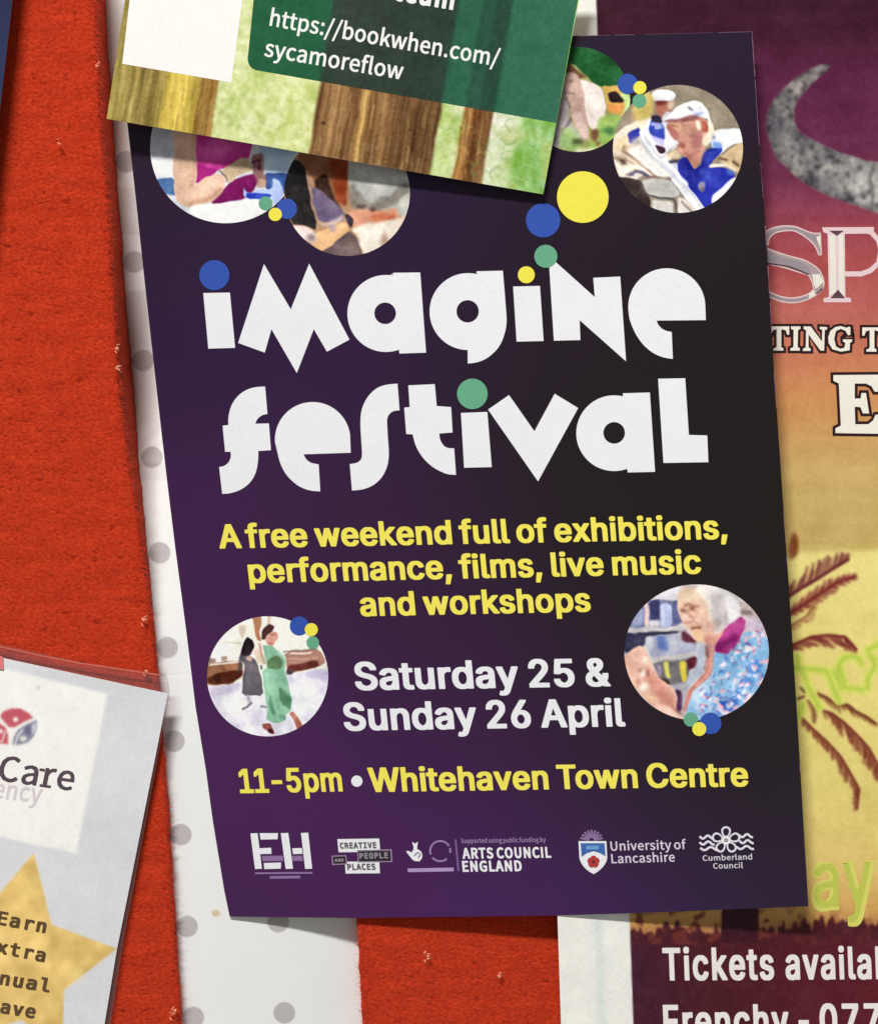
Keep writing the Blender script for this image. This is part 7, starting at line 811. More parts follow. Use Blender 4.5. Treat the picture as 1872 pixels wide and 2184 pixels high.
p = photo(740, 412, 134, 134, (170, 130, 96), (310, 260), 3.062, 'round photo of a violin player, blurred'); p.off = .00004
p.poly((140, 92, 66), [(940, -200), (1340, -200), (1320, 440), (1310, 560), (1240, 520), (1150, 420), (1060, 330), (1000, 240)], 2)
p.poly((136, 58, 28), [(1190, 200), (1335, 240), (1312, 560), (1250, 520), (1230, 400)], 4)
p.poly((52, 32, 24), [(1105, 370), (1180, 335), (1225, 480), (1290, 575), (1240, 560), (1120, 440)], 3)
p.poly((34, 30, 31), [(915, 330), (955, 250), (1000, 250), (1045, 300), (1062, 400), (1105, 560), (1118, 710), (1050, 680), (950, 660), (925, 500), (900, 420)], 2)
p.poly((166, 130, 112), [(1045, 300), (1100, 375), (1095, 480), (1130, 660), (1108, 650), (1075, 480), (1058, 390)], 2, .9)
p.poly((104, 90, 118), [(1090, 420), (1160, 450), (1230, 520), (1300, 585), (1300, 650), (1180, 662), (1120, 640), (1098, 520)], 2)
p.poly((182, 182, 176), [(1318, -200), (1800, -200), (1740, 640), (1480, 560), (1330, 500)], 3)
p.poly((126, 120, 112), [(1345, 380), (1420, 480), (1475, 545), (1530, 480), (1600, 490), (1660, 410), (1720, 400), (1730, 500), (1560, 570), (1400, 590), (1330, 540)], 5, .9)
p.poly((196, 196, 186), [(1650, 520), (1740, 440), (1740, 660), (1680, 600)], 4, .8)
p.poly((212, 150, 122), [(1310, 600), (1400, 560), (1500, 580), (1640, 565), (1650, 640), (1480, 665), (1370, 695)], 4)
p.ell((196, 104, 70), 1535, 622, 70, 26, 5, .8); p.ell((176, 84, 60), 1610, 630, 26, 22, 4, .7); p.ell((70, 50, 50), 1405, 545, 34, 14, 3, .8); p.ell((80, 66, 64), 1480, 572, 22, 14, 3, .7)
p.poly((230, 220, 204), [(1345, 690), (1450, 665), (1600, 640), (1740, 620), (1740, 700), (1660, 760), (1560, 900), (1430, 900), (1390, 760)], 4)
p.poly((214, 190, 172), [(1640, 640), (1740, 600), (1740, 720), (1650, 690)], 5, .8)
p.ell((150, 108, 84), 1560, 770, 22, 50, 6, .7); p.ell((242, 236, 228), 1480, 730, 60, 40, 8, .7)
p.poly((44, 36, 46), [(1300, 600), (1330, 605), (1368, 645), (1350, 692), (1315, 660)], 2)
p.poly((224, 178, 130), [(1100, 730), (1180, 700), (1305, 655), (1335, 712), (1210, 805), (1140, 845), (1080, 800)], 2)
p.poly((150, 128, 140), [(1185, 665), (1240, 655), (1250, 700), (1215, 735)], 4, .8); p.poly((204, 180, 172), [(1120, 655), (1190, 660), (1240, 640), (1300, 600), (1290, 650), (1180, 690)], 4, .8)
p.poly((228, 204, 198), [(950, 670), (1060, 680), (1120, 740), (1110, 800), (1020, 770)], 3); p.ell((112, 96, 96), 1085, 755, 30, 24, 5, .8)
p.poly((106, 86, 88), [(1140, 850), (1230, 790), (1335, 705), (1390, 770), (1425, 900), (1200, 900)], 2)
p.poly((126, 106, 100), [(1230, 830), (1330, 740), (1380, 800), (1380, 870)], 8, .6)
place(p, 102)

p = photo(1231, 212, 112, 112, (150, 150, 92), (1180, 90), 4.229, 'round photo of a person gardening'); p.off = .00002
p.poly((28, 86, 42), [(-300, -50), (400, -50), (720, 300), (570, 400), (440, 415), (290, 315), (180, 180), (-300, 180)], 1.5)
p.poly((36, 96, 52), [(400, 150), (650, 300), (480, 360), (330, 280)], 10, .6)
p.poly((112, 78, 56), [(-100, 100), (150, 190), (220, 262), (310, 325), (230, 330), (130, 280), (-100, 240)], 2)
p.poly((160, 150, 152), [(-200, 250), (120, 290), (140, 700), (300, 900), (0, 960), (-200, 900)], 3)
p.poly((230, 218, 212), [(230, 345), (300, 350), (370, 365), (430, 430), (460, 500), (482, 570), (462, 660), (482, 770), (380, 810), (290, 720), (260, 500)], 2)
p.poly((206, 190, 178), [(330, 520), (380, 700), (330, 760), (300, 600)], 8, .6)
p.poly((192, 160, 148), [(95, 270), (215, 290), (255, 390), (285, 560), (300, 720), (325, 870), (265, 885), (215, 780), (150, 640), (110, 480)], 2)
p.poly((216, 190, 182), [(170, 620), (250, 620), (310, 860), (260, 880), (200, 760)], 5, .8); p.line((112, 92, 92), [(110, 500), (140, 590)], 18, 2, .7); p.line((120, 90, 86), [(100, 450), (190, 460)], 12, 2, .6); p.ell((110, 86, 80), 155, 350, 22, 16, 3, .6)
p.line((70, 60, 66), [(160, 690), (90, 780), (80, 850)], 22, 3, .8)
p.poly((206, 166, 88), [(425, 400), (560, 385), (620, 460), (720, 580), (900, 430), (930, 640), (720, 730), (640, 680), (500, 600), (460, 470)], 2)
p.poly((222, 152, 82), [(470, 560), (620, 548), (625, 625), (520, 650)], 4); p.poly((214, 186, 122), [(740, 600), (880, 520), (900, 650), (720, 720)], 6, .8)
p.poly((34, 20, 22), [(478, 462), (520, 440), (560, 438), (640, 522), (605, 548), (520, 540)], 2)
p.poly((146, 178, 92), [(400, 700), (480, 660), (560, 650), (640, 690), (700, 620), (700, 760), (560, 890), (420, 950), (300, 980), (380, 800)], 4)
p.poly((166, 194, 112), [(520, 690), (650, 690), (640, 780), (540, 800)], 8, .7); p.ell((62, 112, 62), 490, 800, 55, 42, 5, .9); p.ell((70, 130, 60), 600, 800, 40, 60, 7, .6)
p.poly((196, 222, 146), [(595, 460), (640, 450), (685, 485), (705, 580), (665, 705), (625, 650), (640, 540)], 3)
p.poly((152, 184, 112), [(80, 760), (180, 770), (250, 890), (250, 1000), (40, 950)], 5, .9); p.ell((62, 58, 34), 215, 900, 44, 24, 5, .8); p.ell((112, 64, 50), 375, 835, 32, 64, 4, .9); p.ell((126, 76, 56), 400, 920, 24, 22, 3, .8)
p.poly((228, 228, 196), [(200, 960), (420, 960), (420, 1010), (200, 1010)], 5, .9)
place(p, 103)

p = photo(1445, 317.6, 138.5, 136.5, (146, 134, 116), (1180, 90), 4.229, 'round photo of a band player in a white cap and blue shirt'); p.off = .00004
p.poly((228, 214, 194), [(500, 880), (620, 780), (760, 700), (860, 660), (1000, 700), (1000, 1040), (760, 1240), (560, 1240), (500, 1060)], 2)
p.poly((172, 108, 92), [(925, 520), (1050, 520), (1050, 620), (1000, 690), (940, 650)], 2); p.poly((120, 60, 58), [(930, 525), (1030, 525), (1020, 560), (940, 560)], 2, .8)
p.ell((243, 243, 243), 990, 480, 108, 52, 1.5); p.poly((226, 226, 230), [(890, 500), (1090, 490), (1080, 530), (900, 525)], 2)
p.poly((216, 214, 222), [(980, 620), (1080, 640), (1010, 780), (1130, 880), (1110, 960), (1000, 1010), (960, 900)], 2)
p.poly((52, 74, 178), [(858, 700), (950, 685), (1000, 790), (998, 890), (905, 870), (855, 800)], 1.5); p.poly((46, 36, 62), [(870, 660), (950, 655), (985, 725), (930, 730), (880, 700)], 2); p.poly((150, 154, 214), [(900, 840), (1000, 880), (985, 950), (910, 900)], 3, .8)
p.poly((54, 60, 156), [(668, 830), (700, 790), (765, 765), (775, 830), (740, 880), (690, 915)], 2); p.poly((180, 170, 180), [(700, 880), (760, 850), (770, 920), (700, 920)], 4, .8)
p.poly((236, 236, 244), [(850, 690), (875, 690), (850, 800), (1000, 980), (1130, 1130), (1380, 1420), (1400, 1560), (1290, 1560), (1060, 1230), (900, 1070), (790, 900), (780, 800)], 1.2)
p.poly((248, 244, 236), [(690, 960), (790, 920), (900, 1060), (1060, 1220), (930, 1230), (800, 1100)], 3)
p.line((160, 160, 178), [(800, 830), (900, 990), (1060, 1150), (1250, 1380), (1350, 1500)], 10, 1.5, .6); p.line((188, 186, 196), [(850, 800), (960, 950), (960, 1040)], 12, 1.5, .8)
p.line((126, 96, 74), [(625, 920), (650, 1000), (780, 1050), (860, 1140), (900, 1215)], 16, 2.5, .8); p.line((150, 120, 92), [(545, 1040), (640, 1040), (700, 1080)], 14, 2.5, .8); p.line((110, 84, 70), [(600, 1060), (650, 1090), (620, 1100)], 22, 3, .8)
p.line((238, 222, 206), [(560, 1090), (620, 1190), (700, 1130), (800, 1120), (890, 1210)], 26, 2, .9); p.line((84, 70, 84), [(660, 1200), (740, 1160), (800, 1180), (880, 1222)], 20, 3, .8); p.line((90, 90, 150), [(700, 1190), (730, 1200)], 18, 3, .7)
p.poly((58, 34, 50), [(900, 925), (1005, 955), (1012, 985), (960, 1000)], 1.5); p.line((150, 140, 150), [(970, 1040), (1120, 920)], 10, 1.5, .8); p.poly((216, 196, 160), [(1000, 1030), (1110, 960), (1150, 1040), (1060, 1060)], 3, .9); p.poly((52, 44, 56), [(1030, 1065), (1140, 1060), (1110, 1100), (1050, 1100)], 2.5, .9); p.poly((176, 180, 206), [(1050, 1100), (1125, 1090), (1125, 1180)], 3, .9)
p.poly((46, 36, 36), [(500, 1215), (700, 1225), (800, 1240), (860, 1400), (880, 1600), (500, 1600)], 2)
p.poly((192, 190, 185), [(790, 1232), (1060, 1232), (1160, 1390), (1000, 1410), (860, 1385)], 2); p.poly((172, 170, 166), [(860, 1300), (1060, 1330), (1100, 1380), (900, 1380)], 7, .6)
p.line((78, 74, 78), [(855, 1392), (1000, 1402), (1080, 1418), (1110, 1500), (1115, 1540)], 22, 1.5, .9); p.poly((206, 202, 196), [(880, 1420), (1060, 1435), (1085, 1560), (900, 1560)], 2)
p.poly((222, 214, 208), [(1120, 1400), (1200, 1420), (1330, 1560), (1130, 1560)], 3); p.line((90, 70, 66), [(1160, 1440), (1260, 1540)], 12, 2, .8); p.line((226, 186, 160), [(1185, 1450), (1290, 1530)], 8, 2, .8); p.line((150, 110, 100), [(820, 1232), (1060, 1240)], 10, 2, .7)
p.poly((238, 238, 246), [(1430, 790), (1800, 780), (1720, 910), (1600, 920), (1440, 1060), (1420, 900)], 2); p.line((120, 124, 160), [(1430, 850), (1450, 870)], 22, 2, .7)
p.poly((206, 180, 142), [(1480, 1060), (1600, 950), (1720, 900), (1760, 1140), (1640, 1170), (1560, 1120)], 2); p.line((84, 62, 52), [(1500, 1050), (1560, 1065)], 16, 2, .8); p.line((70, 50, 46), [(1610, 1080), (1660, 1110)], 18, 2, .8); p.line((236, 226, 210), [(1410, 1125), (1560, 1118), (1640, 1150)], 16, 2, .9)
p.poly((44, 54, 168), [(1120, 1060), (1190, 1048), (1230, 1090), (1268, 1150), (1320, 1110), (1400, 960), (1510, 925), (1525, 970), (1420, 1100), (1400, 1140), (1560, 1140), (1630, 1180), (1640, 1215), (1520, 1320), (1440, 1400), (1430, 1470), (1375, 1500), (1290, 1400), (1120, 1190)], 1.3)
p.poly((34, 40, 136), [(1230, 1090), (1270, 1150), (1330, 1110), (1300, 1260), (1270, 1380), (1190, 1220)], 4, .7); p.poly((66, 92, 196), [(1330, 1160), (1420, 1150), (1400, 1260), (1350, 1240)], 6, .6); p.poly((110, 146, 214), [(1440, 900), (1510, 900), (1525, 945), (1430, 950)], 3, .8); p.poly((70, 100, 200), [(1540, 1145), (1630, 1180), (1600, 1220)], 4, .7); p.ell((164, 154, 160), 1340, 1300, 26, 44, 2, .85); p.ell((110, 90, 90), 1345, 1330, 16, 20, 2, .7)
p.poly((228, 232, 244), [(1425, 1470), (1430, 1400), (1500, 1320), (1650, 1210), (1690, 1220), (1560, 1420)], 2)
p.poly((196, 134, 112), [(1015, 770), (1060, 700), (1200, 675), (1385, 690), (1390, 850), (1340, 990), (1290, 1120), (1268, 1150), (1230, 1090), (1190, 1045), (1130, 1000), (1118, 950), (1135, 890), (1110, 850), (1060, 850)], 1.5)
p.poly((164, 96, 82), [(1020, 770), (1060, 745), (1110, 830), (1090, 850), (1050, 840)], 3, .8); p.poly((166, 100, 86), [(1130, 900), (1200, 900), (1230, 1040), (1130, 990)], 5, .8); p.poly((184, 122, 104), [(1180, 760), (1260, 860), (1220, 900), (1150, 820)], 6, .7)
p.poly((226, 176, 150), [(1340, 830), (1390, 850), (1340, 980), (1320, 960)], 4, .8); p.poly((184, 104, 90), [(1330, 715), (1385, 710), (1388, 800), (1350, 810)], 2.5); p.ell((246, 216, 190), 1293, 750, 26, 32, 2.5, .9); p.poly((120, 66, 60), [(1060, 718), (1330, 690), (1330, 706), (1070, 742)], 3, .7)
p.poly((232, 222, 212), [(1385, 690), (1420, 720), (1450, 840), (1430, 890), (1385, 900), (1392, 800)], 2)
p.poly((244, 244, 247), [(985, 712), (1040, 655), (1110, 590), (1180, 545), (1260, 530), (1340, 540), (1395, 600), (1415, 730), (1385, 690), (1290, 665), (1170, 680), (1060, 712)], 1.2)
p.poly((206, 204, 216), [(1050, 690), (1180, 650), (1330, 640), (1385, 690), (1290, 665), (1170, 680), (1060, 712)], 2.5, .8); p.poly((120, 122, 142), [(1198, 588), (1218, 585), (1245, 618), (1230, 622)], 1.5, .9); p.line((150, 164, 214), [(1280, 660), (1350, 632)], 16, 2, .8)
p.org, p.sc = (1300, 180), 7.4
p.poly((198, 178, 104), [(330, 420), (450, 200), (600, 90), (700, 230), (700, 440), (600, 520), (480, 590), (380, 560)], 4); p.poly((206, 150, 102), [(330, 490), (430, 510), (400, 560), (340, 560)], 5, .8); p.poly((232, 206, 164), [(330, 600), (440, 570), (420, 650), (350, 650)], 5, .8)
p.poly((216, 198, 162), [(60, 900), (280, 800), (300, 960), (210, 1060), (40, 1030)], 4); p.poly((176, 150, 122), [(200, 960), (330, 940), (300, 1060), (210, 1080)], 7, .7)
p.line((206, 208, 216), [(500, 880), (640, 1080), (780, 1220), (950, 1360), (1180, 1600)], 95, 3, .9); p.line((244, 240, 232), [(340, 1050), (480, 1150), (640, 1290), (860, 1440)], 100, 3, .95); p.line((246, 246, 252), [(470, 760), (560, 940), (720, 1130), (800, 1190), (980, 1350), (1200, 1580)], 46, 2, .95)
p.line((176, 178, 190), [(600, 900), (700, 1050), (860, 1250), (1060, 1480)], 22, 3, .7); p.line((206, 196, 196), [(440, 1080), (620, 1230), (820, 1420)], 16, 2.5, .7)
p.line((140, 112, 92), [(240, 960), (200, 1060), (330, 1120), (470, 1250), (620, 1380), (700, 1480)], 28, 2.5, .9); p.line((214, 190, 168), [(70, 1130), (260, 1150), (420, 1250), (560, 1360)], 38, 2.5, .9); p.line((150, 126, 108), [(90, 1175), (260, 1185), (400, 1270)], 16, 2.5, .8)
p.poly((98, 76, 68), [(170, 1190), (270, 1180), (240, 1250), (190, 1250)], 3); p.line((248, 232, 222), [(95, 1200), (180, 1400), (290, 1320), (420, 1285), (520, 1330), (650, 1450)], 34, 2, .95); p.line((66, 64, 100), [(320, 1440), (420, 1375), (520, 1385), (630, 1470)], 34, 2.5, .9); p.poly((206, 196, 204), [(400, 1410), (470, 1390), (500, 1460), (410, 1460)], 3, .8)
p.line((120, 92, 84), [(470, 1470), (700, 1480), (960, 1480)], 20, 3, .8); p.poly((150, 140, 138), [(520, 1500), (700, 1700), (620, 1760), (500, 1600)], 8, .6)
p.org, p.sc = (1370, 200), 8.073
p.poly((132, 68, 64), [(240, 125), (440, 118), (420, 215), (265, 205)], 2.5); p.poly((180, 118, 98), [(225, 215), (430, 205), (400, 330), (300, 390), (240, 320)], 4); p.poly((222, 200, 176), [(430, 140), (545, 120), (520, 260), (430, 310)], 5, .9)
p.poly((156, 164, 218), [(110, 470), (320, 505), (350, 620), (140, 600)], 3); p.poly((48, 62, 166), [(105, 545), (200, 530), (215, 610), (350, 620), (358, 790), (230, 745), (130, 690)], 2); p.poly((70, 86, 186), [(190, 620), (300, 640), (300, 720), (200, 680)], 5, .7); p.poly((182, 178, 226), [(130, 700), (350, 800), (365, 890), (210, 850)], 3)
p.poly((226, 220, 232), [(370, 610), (440, 640), (540, 790), (620, 830), (610, 880), (480, 940), (380, 900)], 3); p.poly((56, 26, 46), [(185, 870), (300, 900), (400, 925), (370, 1000), (290, 1000)], 2)
p.poly((190, 138, 120), [(440, 490), (640, 450), (900, 440), (1010, 480), (1040, 640), (1010, 860), (940, 1040), (930, 1240), (875, 1305), (820, 1180), (700, 1060), (590, 960), (640, 830), (560, 790), (480, 680), (400, 590), (470, 560)], 2)
p.poly((140, 90, 90), [(350, 470), (600, 430), (880, 370), (980, 400), (900, 455), (560, 490), (400, 505)], 2.5, .95); p.poly((112, 62, 58), [(640, 445), (880, 430), (890, 470), (700, 495)], 3, .9)
p.poly((204, 158, 122), [(480, 505), (650, 535), (690, 640), (600, 650), (530, 600)], 4, .9); p.poly((156, 90, 86), [(400, 590), (490, 560), (590, 640), (640, 780), (545, 785), (480, 690)], 3.5, .95); p.poly((178, 112, 104), [(520, 690), (620, 720), (610, 775), (550, 770)], 4, .8)
p.poly((164, 104, 104), [(830, 700), (1010, 640), (1000, 900), (900, 1010), (830, 860)], 7, .85); p.poly((196, 142, 128), [(650, 620), (790, 600), (820, 820), (740, 830)], 8, .7); p.poly((150, 84, 66), [(635, 815), (730, 860), (725, 940), (660, 965), (630, 890)], 3.5, .9); p.poly((224, 168, 148), [(575, 930), (660, 965), (690, 1055), (620, 1010)], 3, .9)
p.poly((190, 132, 118), [(730, 930), (880, 960), (980, 920), (910, 1080), (820, 1080), (700, 1030)], 5, .8); p.poly((160, 92, 82), [(690, 1030), (830, 1060), (840, 1180), (760, 1110)], 4, .8); p.poly((212, 154, 142), [(1000, 1000), (1080, 880), (1040, 1060), (950, 1220), (930, 1180)], 4, .85)
p.poly((248, 226, 204), [(895, 470), (985, 465), (970, 625), (920, 625)], 3); p.poly((236, 226, 200), [(1080, 470), (1165, 510), (1215, 650), (1190, 800), (1080, 900), (1015, 860), (1030, 720), (1100, 660)], 3); p.poly((166, 86, 68), [(1005, 480), (1090, 485), (1105, 660), (1040, 655), (1000, 620)], 2.5); p.poly((204, 130, 110), [(1020, 500), (1060, 500), (1060, 590), (1025, 590)], 4, .7); p.poly((230, 186, 164), [(1025, 650), (1095, 660), (1060, 750), (1020, 740)], 4, .9)
p.poly((30, 34, 128), [(640, 1130), (780, 1110), (830, 1290), (790, 1500), (640, 1330)], 3, .9); p.poly((34, 34, 134), [(940, 1310), (1080, 950), (1200, 920), (1290, 960), (1130, 1200), (1060, 1460), (900, 1460)], 3, .9); p.poly((54, 80, 182), [(1110, 980), (1310, 925), (1180, 1120), (1050, 1260)], 5, .8); p.poly((62, 88, 186), [(960, 1290), (1110, 1280), (1020, 1470)], 6, .8); p.poly((58, 76, 176), [(680, 1300), (760, 1330), (740, 1440)], 6, .7); p.poly((120, 160, 222), [(1190, 830), (1330, 830), (1360, 920), (1200, 900)], 4, .9)
p.line((110, 116, 150), [(1200, 730), (1215, 790)], 40, 4, .7); p.line((110, 88, 62), [(1310, 1125), (1440, 1155)], 40, 4, .8); p.line((104, 80, 54), [(1560, 1170), (1640, 1220)], 40, 4, .8); p.line((150, 122, 92), [(1530, 1050), (1560, 1160)], 30, 5, .6); p.line((244, 232, 226), [(1150, 1250), (1400, 1240)], 44, 3, .9); p.line((240, 216, 176), [(1390, 1200), (1540, 1260), (1640, 1350)], 30, 4, .8); p.poly((96, 126, 204), [(1440, 1290), (1560, 1310), (1580, 1400), (1440, 1380)], 5, .7)
p.line((96, 52, 48), [(500, 548), (590, 560)], 20, 2, .8); p.line((120, 66, 60), [(640, 480), (720, 560), (840, 540)], 12, 2, .6); p.line((130, 70, 60), [(600, 890), (690, 905)], 18, 2, .8); p.line((134, 82, 76), [(700, 1040), (850, 1075), (960, 980)], 16, 3, .7); p.line((120, 60, 52), [(1015, 500), (1080, 520), (1085, 620)], 12, 2, .7)
p.line((130, 134, 150), [(760, 225), (850, 290)], 34, 3, .85); p.line((166, 176, 212), [(880, 350), (1040, 330)], 36, 4, .8); p.line((120, 124, 170), [(900, 360), (980, 375)], 22, 3, .8); p.poly((216, 220, 232), [(870, 230), (1080, 210), (1100, 310), (900, 320)], 8, .6)
place(p, 104)

p = photo(571, 1442.5, 129, 128, (240, 238, 226), (430, 1300), 6.343, 'round photo of two dancers, one in a green dress'); p.crisp = .32; p.off = .00002
p.poly((226, 223, 236), [(-50, 1060), (400, 1010), (1160, 870), (1800, 800), (1800, 1800), (-50, 1800)], 2)
p.poly((202, 192, 216), [(100, 1050), (530, 990), (500, 1110), (150, 1170)], 6, .8); p.poly((196, 186, 218), [(1380, 840), (1720, 810), (1720, 980), (1420, 920)], 6, .8); p.ell((242, 242, 242), 1380, 1180, 160, 220, 14, .8); p.ell((240, 240, 238), 430, 1280, 170, 110, 14, .8); p.poly((204, 196, 216), [(660, 1400), (800, 1440), (820, 1560), (680, 1580)], 8, .7)
p.poly((198, 190, 170), [(250, 440), (540, 440), (540, 465), (250, 465)], 3, .6); p.poly((200, 186, 166), [(480, 240), (615, 205), (600, 310), (545, 395)], 4, .8); p.poly((248, 244, 210), [(620, 200), (720, 180), (760, 400), (640, 360)], 8, .6)
p.poly((156, 110, 84), [(40, 740), (160, 715), (560, 700), (560, 880), (390, 1010), (60, 1035)], 3); p.poly((196, 140, 108), [(280, 740), (470, 740), (460, 830), (320, 820)], 6, .7); p.poly((84, 40, 24), [(80, 920), (200, 880), (560, 800), (560, 910), (390, 1005), (100, 1020)], 4, .9); p.ell((50, 20, 12), 215, 940, 50, 50, 5, .8)
p.line((240, 226, 216), [(120, 745), (330, 735), (580, 700)], 26, 2, .9); p.poly((128, 98, 82), [(100, 650), (190, 660), (190, 720), (90, 725)], 4, .8); p.poly((150, 124, 108), [(240, 640), (360, 640), (340, 700), (270, 700)], 4, .8); p.poly((236, 230, 230), [(195, 660), (250, 655), (270, 720), (190, 720)], 3, .8)
p.poly((172, 126, 110), [(1110, 560), (1600, 540), (1690, 700), (1590, 790), (1160, 840)], 3); p.poly((90, 36, 34), [(1160, 760), (1350, 730), (1560, 690), (1600, 790), (1330, 820), (1180, 890)], 4, .9); p.line((242, 220, 208), [(1200, 592), (1480, 584)], 24, 2, .9); p.line((206, 160, 150), [(1170, 670), (1560, 660)], 22, 3, .8); p.line((122, 106, 96), [(1110, 568), (1300, 545), (1570, 545)], 18, 2.5, .8); p.poly((66, 60, 70), [(1150, 800), (1230, 810), (1230, 880), (1150, 885)], 3, .8)
p.poly((172, 120, 90), [(690, 60), (805, 60), (812, 200), (790, 300), (815, 440), (745, 420)], 3); p.poly((190, 140, 112), [(890, 60), (960, 60), (930, 200), (900, 200)], 4, .6)
p.poly((98, 92, 100), [(530, 640), (640, 620), (720, 660), (770, 770), (810, 950), (852, 1160), (535, 1160), (560, 950), (590, 760)], 2); p.poly((120, 114, 122), [(600, 700), (700, 760), (620, 1000), (580, 1000)], 8, .6); p.ell((206, 170, 156), 650, 665, 36, 30, 2.5, .9)
p.poly((44, 32, 36), [(550, 520), (560, 440), (620, 365), (690, 420), (712, 500), (680, 560), (665, 620), (580, 640), (540, 640)], 2); p.poly((66, 64, 70), [(530, 600), (580, 620), (560, 780), (490, 900), (500, 800)], 4, .8); p.poly((74, 80, 80), [(785, 750), (835, 760), (830, 825), (800, 820)], 3, .8)
p.line((176, 164, 176), [(625, 1160), (640, 1230), (650, 1290)], 46, 3, .8); p.line((108, 106, 118), [(560, 1350), (620, 1325), (670, 1270)], 32, 2.5, .9); p.line((120, 128, 128), [(810, 1312), (880, 1310)], 34, 2.5, .9)
p.poly((230, 200, 184), [(690, 550), (760, 520), (800, 560), (790, 610), (720, 620)], 3); p.poly((206, 190, 160), [(720, 620), (860, 600), (860, 750), (760, 740)], 5, .8); p.poly((208, 160, 136), [(760, 450), (800, 470), (885, 720), (850, 760), (800, 600)], 3, .9)
p.poly((140, 190, 160), [(830, 480), (950, 490), (1060, 580), (1130, 690), (1128, 820), (1150, 950), (1190, 1090), (1240, 1250), (1210, 1370), (1120, 1440), (1150, 1500), (1050, 1545), (960, 1530), (880, 1490), (890, 1320), (850, 1050), (820, 850), (880, 800), (900, 740), (870, 620)], 2)
p.poly((186, 220, 200), [(1000, 540), (1120, 600), (1140, 700), (1080, 640)], 5, .8); p.poly((90, 120, 80), [(890, 690), (1010, 615), (1095, 690), (1080, 800), (900, 800)], 4, .9); p.poly((150, 172, 150), [(860, 620), (900, 700), (880, 760), (840, 740)], 5, .6)
p.poly((88, 132, 100), [(1035, 1030), (1130, 1090), (1230, 1210), (1210, 1350), (1130, 1290), (1060, 1260)], 5, .9); p.poly((82, 132, 104), [(930, 1150), (960, 1220), (1010, 1430), (950, 1420), (910, 1280)], 5, .8); p.poly((116, 170, 138), [(990, 1080), (1050, 1200), (1060, 1400), (1010, 1330)], 6, .7); p.poly((90, 140, 112), [(1040, 1400), (1150, 1440), (1140, 1500), (1060, 1480)], 5, .8); p.poly((160, 212, 184), [(830, 850), (920, 850), (930, 1050), (870, 1050)], 8, .7)
p.poly((76, 44, 42), [(815, 410), (820, 290), (860, 220), (930, 185), (1005, 215), (965, 290), (900, 350), (870, 410)], 2); p.poly((206, 150, 134), [(900, 350), (960, 290), (1020, 290), (1035, 370), (1000, 440), (970, 495), (890, 450), (870, 420)], 2); p.poly((150, 96, 86), [(950, 310), (1010, 320), (1000, 350), (930, 350)], 4, .7); p.poly((176, 120, 106), [(880, 440), (960, 450), (970, 500), (920, 490)], 4, .8)
p.poly((182, 122, 104), [(1180, 1400), (1250, 1370), (1310, 1470), (1385, 1590), (1330, 1630), (1280, 1600), (1250, 1500)], 2); p.poly((150, 88, 74), [(1250, 1500), (1300, 1480), (1385, 1590), (1300, 1610)], 4, .8)
p.poly((150, 84, 80), [(825, 1545), (935, 1550), (1000, 1640), (990, 1680), (920, 1660), (840, 1610)], 2.5); p.ell((72, 26, 28), 945, 1645, 46, 26, 3, .9)
place(p, 105)

p = photo(1484.8, 1391.4, 154, 145, (200, 194, 194), (1320, 1240), 5.2235, 'round photo of a grey haired person with glasses reading'); p.off = .00002
g = np.random.default_rng(77)
p.poly((218, 215, 222), [(200, -50), (700, -50), (690, 205), (300, 205)], 4); p.poly((240, 238, 244), [(480, 100), (620, 90), (620, 160), (500, 170)], 10, .8)
p.poly((112, 116, 152), [(340, 205), (680, 205), (720, 500), (60, 530), (220, 300)], 2); p.poly((150, 158, 192), [(200, 330), (270, 280), (270, 480), (120, 510)], 4); p.poly((222, 192, 188), [(278, 230), (332, 220), (335, 510), (280, 510)], 2)
p.poly((56, 56, 96), [(345, 212), (455, 208), (445, 430), (345, 432)], 2); p.poly((172, 182, 218), [(455, 260), (520, 235), (585, 270), (585, 500), (455, 505)], 2.5); p.poly((206, 212, 232), [(455, 270), (490, 260), (490, 500), (455, 500)], 3, .8); p.poly((84, 90, 134), [(590, 225), (660, 215), (700, 450), (600, 480)], 2); p.poly((212, 208, 212), [(335, 440), (450, 435), (450, 510), (335, 510)], 3)
p.poly((192, 188, 190), [(60, 505), (750, 500), (820, 545), (60, 556)], 2); p.poly((42, 42, 62), [(150, 558), (700, 548), (600, 590), (300, 620)], 2.5); p.poly((44, 44, 70), [(40, 560), (320, 585), (300, 720), (40, 820)], 3)
p.poly((156, 160, 184), [(300, 620), (560, 585), (720, 570), (860, 690), (850, 810), (350, 870)], 3); p.poly((92, 114, 172), [(420, 610), (515, 590), (550, 770), (440, 760)], 4); p.ell((198, 202, 212), 350, 690, 40, 80, 5); p.poly((188, 188, 198), [(540, 620), (610, 600), (640, 800), (580, 800)], 5, .8); p.poly((170, 168, 172), [(640, 580), (720, 570), (700, 680), (660, 700)], 5, .8)
p.poly((184, 180, 182), [(350, 840), (870, 790), (870, 850), (370, 895)], 2.5); p.poly((106, 102, 104), [(370, 895), (870, 855), (780, 1000), (740, 1140), (560, 1170), (420, 1030)], 3); p.poly((168, 150, 176), [(420, 930), (470, 925), (470, 1050), (430, 1050)], 3, .8); p.poly((206, 200, 104), [(498, 895), (550, 890), (568, 1085), (515, 1075)], 2.5); p.poly((212, 196, 78), [(668, 885), (742, 890), (748, 1120), (682, 1115)], 2.5)
p.poly((86, 28, 46), [(740, 880), (870, 830), (870, 960), (770, 985)], 3); p.poly((40, 34, 34), [(430, 1050), (555, 1110), (555, 1165), (470, 1120)], 2.5)
p.poly((92, 30, 52), [(690, 550), (800, 610), (870, 690), (720, 665)], 3)
